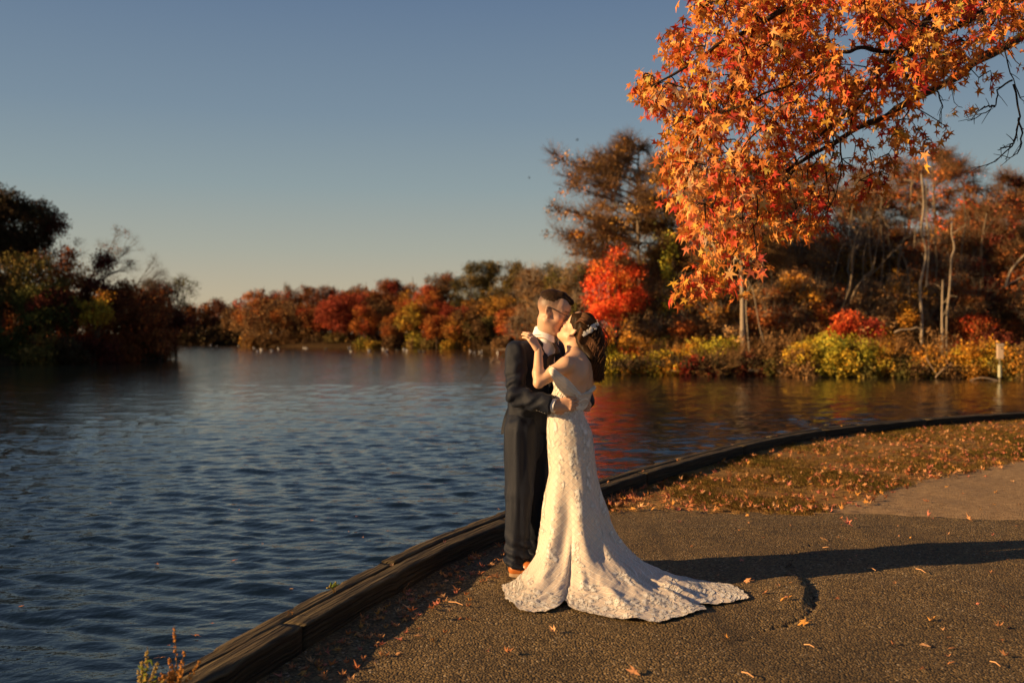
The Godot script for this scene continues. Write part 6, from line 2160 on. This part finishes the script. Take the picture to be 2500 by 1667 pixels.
func bride() -> void:
	var root := thing("person", "woman in ivory lace wedding gown with long train and dark wavy hair", "person", Vector3(0.4, 0, -AWAY))
	var shift := Vector3(-0.4, 0, 0)
	var part := func(m: MB, called: String, mt: Material, p: Node = root) -> MeshInstance3D:
		var o := put(m.done(), called, mt, p)
		if p == root: o.position = shift
		return o
	var b30 := deg_to_rad(30.0)
	var hc := a1(898, 472, 0.045)
	var hb := facing(Vector3(-0.62, 0.70, -0.355), Vector3(0.61, 0.71, 0.35))
	var hs := 0.97
	var tf := facing(Vector3(-0.84, 0.0, -0.54), Vector3.UP)
	var fw := tf.x
	var lf := -tf.z       # her left, towards the camera
	var nk := a1(880, 672, 0.10)
	var up := a1(905, 850, 0.13)
	var mid := a1(865, 1030, 0.13)
	var wst := a1(795, 1165, 0.13)
	var hip := a1(815, 1400, 0.13)
	var sl := a1(792, 782, 0.27)
	var el := a1(528, 962, 0.315)
	var wl := a1(527, 645, 0.225)
	var sr := a1(1000, 782, -0.03)
	var er := a1(830, 800, -0.24)
	var wr := a1(735, 668, -0.30)
	var skin := Color(0.64, 0.39, 0.25)
	var body := MB.new()
	var torso := func(g: Field, grow: float) -> void:
		g.cap(nk - Vector3(0, 0.03, 0), up, 0.075 + grow, 0.135 + grow, 0.05, fw, 1.5)
		g.cap(up, mid, 0.135 + grow, 0.120 + grow, 0.04, fw, 1.4)
		g.cap(mid, wst, 0.120 + grow, 0.104 + grow, 0.04, fw, 1.3)
		g.cap(wst, hip, 0.104 + grow, 0.118 + grow, 0.06, fw, 1.25)
		g.ell(up + fw * 0.075 + lf * 0.06 - Vector3(0, 0.05, 0), tf, Vector3(0.055, 0.06, 0.055) + Vector3.ONE * grow, 0.03)
		g.ell(up + fw * 0.075 - lf * 0.06 - Vector3(0, 0.05, 0), tf, Vector3(0.055, 0.06, 0.055) + Vector3.ONE * grow, 0.03)
	var arms := func(g: Field) -> void:
		g.cap(nk - Vector3(0, 0.025, 0), sl - Vector3(0, 0.005, 0), 0.040, 0.046, 0.035)
		g.cap(nk - Vector3(0, 0.025, 0), sr - Vector3(0, 0.005, 0), 0.040, 0.046, 0.035)
		g.cap(sl, sl.lerp(el, 0.45), 0.048, 0.042, 0.02)
		g.cap(sl.lerp(el, 0.45), el, 0.042, 0.030, 0.02)
		g.cap(el, el.lerp(wl, 0.3), 0.031, 0.034, 0.012)
		g.cap(el.lerp(wl, 0.3), wl, 0.034, 0.0225, 0.02)
		g.cap(sr, er, 0.050, 0.037, 0.02)
		g.cap(er, wr, 0.037, 0.024, 0.02)
	# torso and legs, then arms and back, head, hands
	var legs := Field.new(Vector3(0.15, 0.0, -0.1), Vector3(0.62, 1.0, 0.36), 0.02)
	for k in [-1.0, 1.0]:
		legs.cap(hip + lf * 0.05 * k, Vector3(0.38, 0.48, 0.13 + 0.06 * k), 0.07, 0.055, 0.03)
		legs.cap(Vector3(0.38, 0.48, 0.13 + 0.06 * k), Vector3(0.39, 0.06, 0.13 + 0.05 * k), 0.055, 0.034, 0.02)
	legs.mesh_into(body, func(_p, _n): return skin)
	var g := around([nk, sl, el, wl, sr, er, wr, hip + Vector3(0, -0.08, 0)], 0.10, 0.0075)
	torso.call(g, 0.0)
	arms.call(g)
	# shoulder blades and the furrow of the spine
	g.ell(up - fw * 0.070 + lf * 0.075, tf * Basis(Vector3.RIGHT, 0.3), Vector3(0.03, 0.065, 0.035), 0.035)
	g.ell(up - fw * 0.070 - lf * 0.075, tf * Basis(Vector3.RIGHT, -0.3), Vector3(0.03, 0.065, 0.035), 0.035)
	g.cap(up - fw * 0.112 + Vector3(0, 0.05, 0), mid - fw * 0.104, 0.010, 0.010, 0.03, Vector3.ZERO, 1.0, true)
	g.mesh_into(body, func(_p, _n): return skin)
	g = around([hc, nk], 0.13, 0.0042)
	head(g, hc, hb, hs, true)
	g.cap(hc + hb * Vector3(-0.030, -0.05, 0), nk + Vector3(0.004, -0.02, 0), 0.050, 0.054, 0.03)
	g.cap(hc + hb * Vector3(0.01, -0.08, 0), nk + fw * 0.03 + Vector3(0, 0.0, 0), 0.030, 0.028, 0.03)
	var bi := hb.inverse()
	g.mesh_into(body, func(p, _n):
		var l: Vector3 = bi * (p - hc) / hs
		var c := skin
		c = c.lerp(Color(0.70, 0.34, 0.23), 0.4 * exp(-Vector2(l.x - 0.06, l.y + 0.022).length_squared() / 0.0008))
		if absf(l.z) < 0.024 and l.x > 0.08: c = c.lerp(Color(0.42, 0.11, 0.10), 0.85 * exp(-pow((l.y + 0.062) / 0.012, 2.0)))
		if l.x > 0.045 and absf(l.z) > 0.010: c = c.lerp(Color(0.05, 0.03, 0.02), 0.8 * exp(-pow((l.y - 0.037) / 0.0045, 2.0)) * (1.0 - smoothstep(0.045, 0.055, absf(l.z))))
		# closed lashes
		if l.x > 0.07 and absf(absf(l.z) - 0.031) < 0.016: c = c.lerp(Color(0.03, 0.02, 0.015), 0.85 * exp(-pow((l.y - 0.0) / 0.003, 2.0)))
		return c)
	g = around([wl, a1(350, 498, 0.18)], 0.07, 0.0036)
	hand(g, wl, a1(466, 540, 0.205) - a1(527, 645, 0.225), Vector3(0.60, 0.42, 0.62), Vector3(0.25, 0.35, -0.9), 0.95, [0.34, 0.36, 0.38, 0.42], Vector3(-0.45, 0.6, -0.5))
	g.mesh_into(body, func(_p, _n): return skin)
	g = around([wr, wr + Vector3(-0.08, 0.06, 0)], 0.12, 0.0045)
	hand(g, wr, Vector3(-0.6, 0.7, 0.1), Vector3(0.5, 0.5, -0.6), Vector3(0, 0.4, 0.9), 0.93, [0.3, 0.3, 0.3, 0.3], Vector3(-0.3, 0.6, 0.5))
	g.mesh_into(body, func(_p, _n): return skin)
	part.call(body, "body", M.skin)
	# ring on her hand
	var m := MB.new()
	var rp := a1(452, 528, 0.222)
	m.ball(rp, Vector3(0.0042, 0.0042, 0.0042), Basis.IDENTITY, 5, 7)
	var gem := mat(lin(0.7, 0.68, 0.65), 0.1, 0.9)
	part.call(m, "ring", gem)
	# --- gown
	var fabric := mat(Color.WHITE, 0.55, 0.45)
	fabric.albedo_texture = lace_texture(false)
	fabric.heightmap_enabled = true
	fabric.heightmap_texture = lace_texture(true)
	fabric.heightmap_scale = 0.35
	fabric.rim_enabled = true
	fabric.rim = 0.4
	var sheer := mat(lin(0.74, 0.66, 0.55), 0.6, 0.35)
	sheer.backlight_enabled = true
	sheer.backlight = Color(0.35, 0.33, 0.3)
	sheer.rim_enabled = true
	sheer.rim = 0.5
	var gown := Node3D.new()
	gown.name = "gown"
	root.add_child(gown)
	gown.position = shift
	m = MB.new()
	g = around([up, hip + Vector3(0, 0.06, 0)], 0.20, 0.0075)
	torso.call(g, 0.007)
	var p1 := a1(640, 905, 0.240)
	var p2 := a1(942, 1058, 0.200)
	var p3 := a1(1075, 1000, 0.100)
	var d1 := (p2 - p1)
	var n1 := Vector3(-d1.y, d1.x, 0).normalized()
	var d2 := (p3 - p2)
	var n2 := Vector3(-d2.y, d2.x, 0).normalized()
	var pucker := noise(1.0, 410, 2)
	g.warp(func(p, e):
		e = maxf(e, minf((p - p2).dot(n1), (p - p2).dot(n2)))
		e = maxf(e, a1(800, 1215, 0.120).y - p.y)
		return e + 0.0025 * pucker.get_noise_3d(p.x * 40.0, p.y * 14.0, p.z * 40.0))
	g.mesh_into(m, func(_p, _n): return Color.WHITE)
	for k in m.uv.size(): m.uv[k] = Vector2(m.v[k].x + m.v[k].z * 0.8, m.v[k].y) / 0.36
	put(m.done(), "bodice", fabric, gown)
	var bod := m
	# off-the-shoulder bands, gathered, meeting at the small of the back
	var band := func(top: Array, low: Array, called: String) -> void:
		var mm := MB.new()
		var a := curve(top, 30)
		var b := curve(low, 30)
		for k in 30:
			for j in 13:
				var t := j / 12.0
				var p := a[k].lerp(b[k], t)
				var o := (b[k] - a[k]).cross(a[mini(k + 1, 29)] - a[maxi(k - 1, 0)]).normalized()
				if o.z < 0.0: o = -o
				var gather := 0.004 * sin(t * 26.0 + k * 0.18) + 0.010 * sin(t * PI)
				mm.v.append(p + o * gather)
				mm.uv.append(Vector2(k * 0.1, t))
		for k in 29:
			for j in 12:
				var x := k * 13 + j
				mm.quad(x, x + 13, x + 14, x + 1)
		put(mm.done(), called, sheer, gown)
	band.call([a1(640, 792, 0.180), a1(655, 800, 0.300), a1(676, 818, 0.355), a1(740, 868, 0.342), a1(820, 930, 0.295), a1(900, 1015, 0.245), a1(945, 1066, 0.212)], [a1(600, 900, 0.220), a1(632, 860, 0.340), a1(655, 905, 0.385), a1(700, 990, 0.345), a1(770, 1060, 0.300), a1(850, 1092, 0.260), a1(935, 1082, 0.220)], "sleeve_band")
	band.call([a1(944, 1058, 0.210), a1(985, 1045, 0.195), a1(1030, 1010, 0.150), a1(1062, 975, 0.090)], [a1(930, 1088, 0.220), a1(975, 1085, 0.205), a1(1030, 1060, 0.160), a1(1068, 1030, 0.100)], "sleeve_band")
	# skirt: rings down to the knee, then flaring into the train that lies on the path
	rings = [[1.16, 0.262, 0.478, 0.094, 0.0], [1.08, 0.252, 0.446, 0.100, 0.0], [1.01, 0.226, 0.458, 0.116, 0.0], [0.91, 0.220, 0.506, 0.136, 0.0], [0.776, 0.226, 0.523, 0.146, 0.0], [0.644, 0.232, 0.534, 0.150, 0.01], [0.512, 0.206, 0.560, 0.168, 0.02], [0.40, 0.190, 0.594, 0.195, 0.03]]
	for r in rings:
		var k := 1.0 - 0.13 / AWAY
		r[0] = EYE + (r[0] - EYE) * k
		r[1] *= k
		r[2] *= k
		r[4] += 0.13
	for p in [[-0.043, 0.315], [-0.026, 0.63], [0.0147, 0.82], [0.064, 0.924], [0.197, 0.924], [0.275, 0.82], [0.30, 0.71], [0.316, 0.86], [0.374, 0.924], [0.541, 1.02], [0.652, 1.07], [0.735, 1.115], [0.847, 1.05], [0.95, 0.95], [1.064, 0.82], [1.04, 0.70], [1.12, 0.71], [1.353, 0.57], [1.345, 0.42], [1.326, 0.29], [1.106, 0.17], [0.97, 0.05], [0.858, -0.12], [0.62, -0.24], [0.40, -0.27], [0.22, -0.2], [0.15, -0.05], [0.135, 0.08], [0.115, 0.17], [0.06, 0.25]]: hem.append(Vector2(p[0], p[1]))
	var nt := 260
	var nv := 46
	var nb := 64
	var wr2 := noise(1.0, 420, 3)
	m = MB.new()
	var cen := Vector2(0.392, 0.16)
	var grid := []
	for row in nv + nb:
		var line := PackedVector3Array()
		for j in nt + 1:
			var th := TAU * j / nt
			var c := cos(th)
			var s := sin(th)
			if row < nv:
				var y := lerpf(rings[0][0], rings[-1][0], row / float(nv - 1))
				var r := skirt_ring(y)
				var k := 1.0 + 0.010 * wr2.get_noise_2d(c * 2.0 + 5.0, s * 2.0 + y * 1.2)
				# drapes begin below the hip
				var dr := smoothstep(0.62, 0.40, y) * 0.010 * sin(th * 9.0 + 0.8) + smoothstep(0.8, 0.4, y) * 0.012 * sin(th * 5.0 + 2.0)
				line.append(Vector3((r[1] + r[2]) * 0.5 + ((r[2] - r[1]) * 0.5 * k + dr) * c, y, r[4] + (r[3] * k + dr) * s))
			else:
				var t := (row - nv + 1) / float(nb)
				var kp: Vector3 = grid[nv - 1][j]
				var dir := (Vector2(kp.x, kp.z) - cen)
				var rk := dir.length()
				dir = dir.normalized()
				var rh := hem_at(cen, dir)
				var ang := atan2(dir.y, dir.x)
				rh += 0.022 * absf(sin(ang * rh * 40.0)) + 0.012 * wr2.get_noise_2d(ang * 9.0, 3.0)
				var gap := maxf(rh - rk, 0.05)
				var c1 := Vector2(rk + minf(0.055, 0.4 * gap) * (1.0 - 0.6 * smoothstep(2.2, 2.7, absf(ang))), kp.y - 0.375)
				var a := Vector2(rk, kp.y).lerp(c1, t)
				var b := c1.lerp(Vector2(rh, 0.010), t)
				var p := a.lerp(b, t)
				var lie := smoothstep(0.30, 0.65, t)
				# hanging folds
				var amp := (1.0 - lie) * smoothstep(0.0, 0.35, t) * 0.013
				p.x += amp * (sin(th * 9.0 + 0.8) + 0.7 * sin(th * 15.0 + t * 2.0))
				# ridges of the cloth on the ground
				var ridge := maxf(0.0, wr2.get_noise_2d(ang * 3.2 + 20.0, t * 1.3) + 0.05)
				p.y += lie * (0.026 * ridge * (1.0 - 0.8 * smoothstep(0.8, 1.0, t)) + 0.012 * absf(wr2.get_noise_2d(p.x * dir.x * 9.0, p.x * dir.y * 9.0)))
				var rc := lerpf(-0.21, 0.82, smoothstep(0.30, 0.95, t))
				p.y += 0.030 * exp(-pow((ang - rc) / 0.16, 2.0)) * 0.6 * smoothstep(0.5, 0.85, t) * (1.0 - smoothstep(0.85, 1.0, t))
				p.y += 0.012 * exp(-pow((ang - 1.72) / 0.07, 2.0)) * smoothstep(0.6, 1.0, t) + 0.015 * exp(-pow((ang - 1.30) / 0.05, 2.0)) * smoothstep(0.4, 0.9, t)
				p.y += 0.035 * exp(-pow((ang - 2.1) / 0.08, 2.0)) * smoothstep(0.3, 0.6, t) * (1.0 - 0.6 * t)
				var fy := floor_y(cen.x + dir.x * p.x, AWAY - (cen.y + dir.y * p.x))
				line.append(Vector3(cen.x + dir.x * p.x, maxf(p.y, 0.010) + fy * lie, cen.y + dir.y * p.x))
		grid.append(line)
	var vv := PackedFloat32Array()
	vv.resize(nt + 1)
	var us := []
	for row in nv + nb:
		var acc := 0.0
		var u := PackedFloat32Array()
		for j in nt + 1:
			if j: acc += (grid[row][j] as Vector3).distance_to(grid[row][j - 1])
			u.append(acc)
			if row: vv[j] += (grid[row][j] as Vector3).distance_to(grid[row - 1][j])
			m.v.append(grid[row][j])
		# measured from the side that faces the camera
		var mid0: float = u[nt / 4]
		for j in nt + 1: m.uv.append(Vector2(u[j] - mid0, vv[j]) / 0.36)
	for row in nv + nb - 1:
		for j in nt:
			var x := row * (nt + 1) + j
			m.quad(x, x + nt + 1, x + nt + 2, x + 1)
	m.smooth()
	put(m.done(), "skirt", fabric, gown)
	# lace sewn on: a cut sheet just above the tulle, dense at the border and the hips, in sprays between
	var lm := MB.new()
	for k in m.v.size():
		var row := k / (nt + 1)
		var j := k % (nt + 1)
		var th := TAU * j / nt
		var p := m.v[k]
		var t := clampf((row - nv + 1) / float(nb), 0.0, 1.0)
		var spray := 0.0
		for c in 10:
			var dth := absf(wrapf(th - (0.25 + 0.64 * c) - 0.10 * sin(row * 0.16 + c * 2.0), -PI, PI))
			spray = maxf(spray, (1.0 - smoothstep(0.05, 0.17, dth)) * smoothstep(-0.4, 0.0, wr2.get_noise_2d(c * 9.0, row * 0.09)))
		var hips := smoothstep(0.66, 0.78, p.y) * clampf(0.42 + 0.9 * wr2.get_noise_2d(cos(th) * 4.0 + 9.0, p.y * 6.0 + sin(th) * 4.0), 0, 1)
		var a := maxf(maxf(smoothstep(0.70, 0.80, t), 0.97 * spray), hips)
		lm.v.append(p + m.n[k] * (0.0025 if m.n[k].y > -0.5 or p.y > 0.1 else -0.0025))
		lm.n.append(m.n[k])
		lm.uv.append(m.uv[k] * 1.4)
		lm.c.append(Color(1, 1, 1, a))
	lm.i = m.i
	var lace := mat(Color.WHITE, 0.45, 0.5)
	lace.vertex_color_use_as_albedo = true
	var motif := motif_textures()
	lace.albedo_texture = motif[0]
	lace.transparency = BaseMaterial3D.TRANSPARENCY_ALPHA_SCISSOR
	lace.alpha_scissor_threshold = 0.42
	lace.heightmap_enabled = true
	lace.heightmap_texture = motif[1]
	lace.heightmap_scale = 0.5
	lace.rim_enabled = true
	lace.rim = 0.4
	put(lm.done(), "lace", lace, gown)
	# the same lace over the bodice
	var bl := MB.new()
	for k in bod.v.size():
		bl.v.append(bod.v[k] + bod.n[k] * 0.0025)
		bl.n.append(bod.n[k])
		bl.uv.append(bod.uv[k] * 1.4)
		bl.c.append(Color(1, 1, 1, clampf(0.75 + 0.5 * wr2.get_noise_3d(bod.v[k].x * 9.0, bod.v[k].y * 9.0, bod.v[k].z * 9.0), 0, 1)))
	bl.i = bod.i
	put(bl.done(), "lace", lace, gown)
	# --- hair
	var hair := Node3D.new()
	hair.name = "hair"
	root.add_child(hair)
	hair.position = shift
	m = MB.new()
	g = around([hc, a1(1100, 480, 0.060), a1(1100, 930, 0.110)], 0.12, 0.006)
	g.ell(hc + hb * (Vector3(-0.014, 0.050, 0) * hs), hb, Vector3(0.106, 0.091, 0.080) * hs, 0.01)
	g.ell(hc + hb * (Vector3(0.040, 0.064, 0) * hs), hb, Vector3(0.062, 0.058, 0.068) * hs, 0.03)
	var cutn := (hb * Vector3(0.746, -0.665, 0)).normalized()
	var cutp := hc + hb * (Vector3(0.062, 0.030, 0) * hs)
	g.clip(cutp, cutn)
	g.ell(a1(1050, 500, 0.050), Basis.IDENTITY, Vector3(0.062, 0.075, 0.072), 0.04)
	g.cap(a1(1065, 590, 0.070), a1(1088, 740, 0.125), 0.058, 0.048, 0.04)
	g.cap(a1(1088, 740, 0.125), a1(1098, 890, 0.130), 0.048, 0.026, 0.03)
	g.cap(a1(930, 560, 0.110), a1(1030, 720, 0.165), 0.026, 0.030, 0.03)
	g.warp(func(p, e): return e + 0.006 * wr2.get_noise_3d(p.x * 22.0, p.y * 9.0, p.z * 22.0))
	g.mesh_into(m, func(_p, _n): return Color(0.024, 0.0125, 0.007))
	put(m.done(), "hair_mass", M.hair, hair)
	m = MB.new()
	for k in 640:
		var w := rng.randf()
		var lat := lerpf(-0.07, 0.088, w) if k < 420 else rng.randf_range(0.02, 0.088)
		var topu := 0.078 - 1.3 * maxf(absf(lat) - 0.02, 0.0)
		var start := hc + hb * (Vector3(0.078 - (0.078 - topu) * 0.75, topu + 0.014, lat) * hs)
		var over := hc + hb * (Vector3(-0.04, 0.134 - 5.2 * lat * lat, lat * 1.02) * hs) + rdir() * 0.006
		var col := Color(0.092, 0.042, 0.019) * rng.randf_range(0.5, 1.6)
		var pts: Array
		if k < 340:
			var gx := rng.randfn()
			pts = [start, start.lerp(over, 0.5) + (hb * Vector3(0.012, 0.024, signf(lat) * 0.010)), over, a1(1075 + gx * 22.0, 430 + rng.randf() * 60.0, lat * 0.7 + 0.06), a1(1085 + gx * 30.0, 560, lat * 0.8 + 0.07), a1(1075 + gx * 36.0, 680, lat * 0.6 + 0.12), a1(1090 + gx * 26.0, 800, lat * 0.5 + 0.13), a1(1100 + gx * 20.0, 890 + rng.randf() * 60.0, 0.13 + lat * 0.4)]
		else:
			# swept back from the temple over the ear, falling in loose curls
			var tt := rng.randf()
			start = hc + hb * (Vector3(lerpf(0.062, 0.030, tt), lerpf(0.045, 0.0, tt), lerpf(0.066, 0.078, tt)) * hs)
			pts = [start, a1(lerpf(935, 905, tt), lerpf(430, 530, tt), 0.142), a1(lerpf(1000, 940, tt), lerpf(500, 600, tt), 0.145), a1(lerpf(1060, 975, tt), lerpf(560, 660, tt), 0.145), a1(lerpf(1100, 1010, tt) + rng.randfn() * 12.0, lerpf(660, 740, tt), 0.16), a1(lerpf(1110, 1045, tt) + rng.randfn() * 14.0, 800, 0.16), a1(1080 + rng.randfn() * 28.0, 870 + rng.randf() * 60.0, 0.15)]
		var n := 34
		var cv := curve(pts, n)
		var rr := PackedFloat32Array()
		var ph := rng.randf() * TAU
		for j in n:
			var t := j / float(n - 1)
			var wave := smoothstep(0.35, 0.6, t) * 0.015
			cv[j] += Vector3(cos(t * 22.0 + ph), 0.4 * sin(t * 22.0 + ph), sin(t * 22.0 + ph)) * wave
			rr.append(lerpf(0.0029, 0.0014, pow(t, 2.0)) * (0.6 + 0.4 * smoothstep(0.0, 0.08, t)))
		m.tube(cv, rr, 5, col, false)
	put(m.done(), "curls", M.hair, hair).set_meta("kind", "stuff")
	# flower comb
	var comb := Node3D.new()
	comb.name = "flower_comb"
	root.add_child(comb)
	comb.position = shift
	var pearl := mat(lin(0.60, 0.57, 0.54), 0.25, 0.6)
	for k in 15:
		var t := k / 14.0
		var p := a1(lerpf(965, 1085, t) + rng.randfn() * 7.0, lerpf(500, 400, t) + rng.randfn() * 9.0, lerpf(0.152, 0.130, t) + 0.012)
		m = MB.new()
		var nn := Vector3(0.15, 0.35, 1.0).normalized()
		var tx := nn.cross(Vector3.UP).normalized()
		for j in 5:
			var a := TAU * j / 5.0 + k
			var d := tx * cos(a) + nn.cross(tx) * sin(a)
			m.ball(p + d * 0.0060, Vector3(0.0062, 0.0042, 0.0020), Basis(d, nn.cross(d), nn), 4, 6)
		m.ball(p + nn * 0.002, Vector3.ONE * 0.002, Basis.IDENTITY, 4, 6)
		put(m.done(), "flower", pearl, comb)
	for k in 12:
		m = MB.new()
		m.ball(a1(lerpf(955, 1095, k / 11.0) + rng.randfn() * 12.0, lerpf(505, 375, k / 11.0) + rng.randfn() * 16.0, lerpf(0.152, 0.130, k / 11.0) + 0.012), Vector3.ONE * 0.0036, Basis.IDENTITY, 5, 6)
		put(m.done(), "pearl", pearl, comb)
